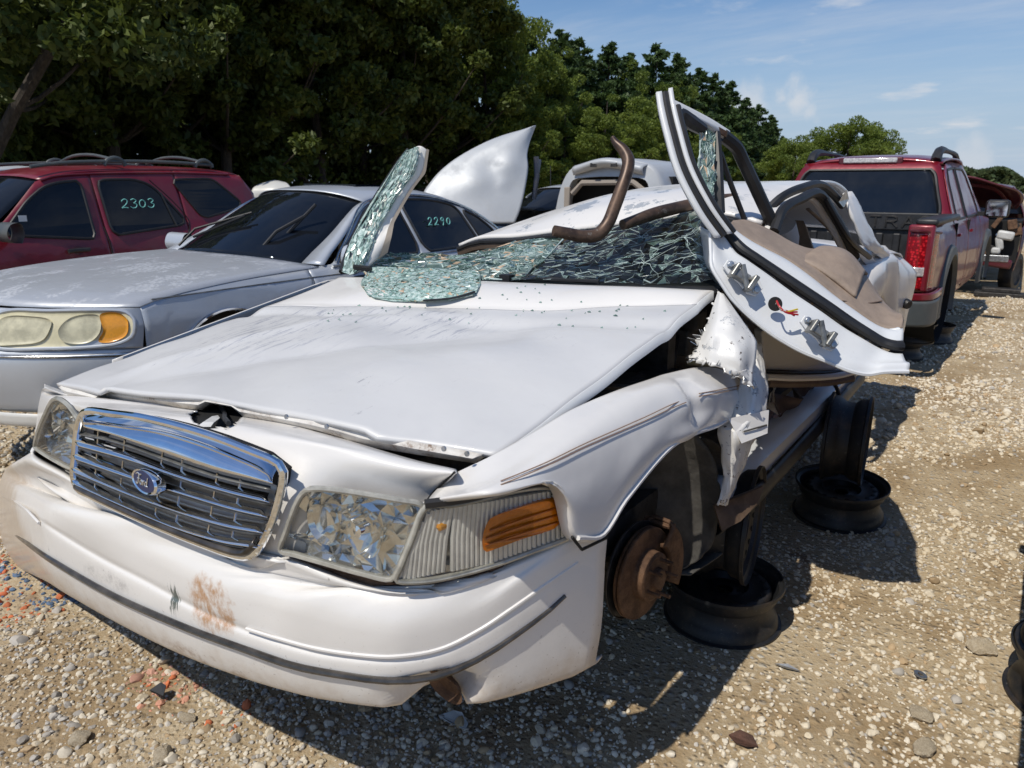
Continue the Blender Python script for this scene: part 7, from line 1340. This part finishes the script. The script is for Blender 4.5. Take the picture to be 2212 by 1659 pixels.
bl_ = mk('support_block', MB().box((1.32, 12.6, .035), (.72, .30, .07)).box((1.30, 12.62, .10), (.5, .22, .06)), 'dark_metal', None, smooth=False, bevel=.01); tag(bl_, 'low dark skid lying under the wheel of the dark red wreck', 'skid')
# blue tarpaulin over the next car
tb = sheet([[(1.45+.5*a+.05*math.sin(a*9+z*3), 15.6+.25*math.sin(a*5+z*4), z) for a in np.linspace(0, 3, 8)] for z in (.5, .9, 1.3, 1.62)]+[[(1.55+.45*a, 16.6+.1*math.sin(a*7), 1.72+.04*math.sin(a*8)) for a in np.linspace(0, 3, 8)]], 26, 40)
tag(mk('blue_tarpaulin', MB().grid(tb), 'tarp_blue', None, ang=180, solid=.01), 'crumpled blue tarpaulin over a car at the right edge behind the dark red wreck', 'tarpaulin')
# ------------------------------------------------------------------ rocks and litter one can point to
t = NT('big_rock'); nn = t.noise(7, 7, .7); b = t.bsdf(Base_Color=t.mix(t.rng(nn, .35, .68), (.56, .45, .30), (.74, .64, .48)), Roughness=.9); t.l(t.bump(t.noise(28, 6, .7), .008), b.inputs['Normal']); t.done(b)
for i, (a, b_, s_, lb_) in enumerate(((2120, 1412, .052, 'largest pale tan rock lying alone near the right edge shadow'), (1997, 1616, .040, 'pinkish round rock near the bottom right of the lane'), (1990, 1545, .036, 'flat tan rock just above the pinkish one'), (172, 1592, .036, 'pale rock at the bottom left in front of the bumper'), (352, 1640, .034, 'angular grey rock at the bottom edge left of the middle'), (405, 1550, .028, 'grey rock between the orange painted stones and the bottom edge'), (1938, 880, .04, 'small pale rock in the lane right of the rear rim stack'))):
    me = rock_mesh('rock', 200+i, 3, 40); me.materials.append(M['big_rock']); q = A(a, b_, z=0.); o = bpy.data.objects.new('rock', me); COL.objects.link(o); o.scale = (s_, s_, s_); o.location = (q[0], q[1], s_*.35+float(gh(q[0], q[1]))); o.rotation_euler = (0, 0, i*1.3); tag(o, lb_, 'rock', 'larger rocks lying in the gravel')
def litter(name, px, py, poly, m, lb_, cat, h=.012, th=.004):
    q = A(px, py, z=h+.006); tag(mk(name, MB().plate([q+np.array([a, b, c]) for a, b, c in poly], (0, 0, -th)), m, None, smooth=False), lb_, cat)
litter('plastic_shard', 980, 1556, [(-.055, -.01, 0), (-.02, .025, .012), (.01, .03, .016), (.05, .012, .004), (.055, -.008, 0), (.0, -.018, .004)], 'washer_white', 'white plastic shard on the gravel under the front bumper', 'plastic shard')
litter('leaf', 1605, 1600, [(-.045, 0, 0), (-.02, .028, .012), (.02, .03, .008), (.045, .004, .0), (.02, -.026, .010), (-.015, -.024, .004)], 'rust_block', 'curled dark red leaf in the gravel near the bottom', 'leaf')
litter('plastic_clip', 340, 1494, [(-.03, -.01, .0), (-.01, .02, .02), (.02, .022, .02), (.035, .0, 0), (.0, -.02, .014)], 'black_plastic', 'black plastic clip among orange painted stones', 'clip')
litter('metal_scrap', 1700, 1440, [(-.04, -.006, 0), (.0, .01, .006), (.045, .004, 0), (.0, -.012, .004)], 'bare_metal', 'thin grey metal scrap below the front rim stack', 'scrap')
q = A(1988, 1458, z=.012); tag(mk('washer', MB().lathe([(.010, 0), (.022, 0), (.022, .004), (.010, .004)], q, (.2, .1, 1), 20, closed=True), 'bare_metal', None), 'steel washer lying on the gravel in the lane', 'washer')
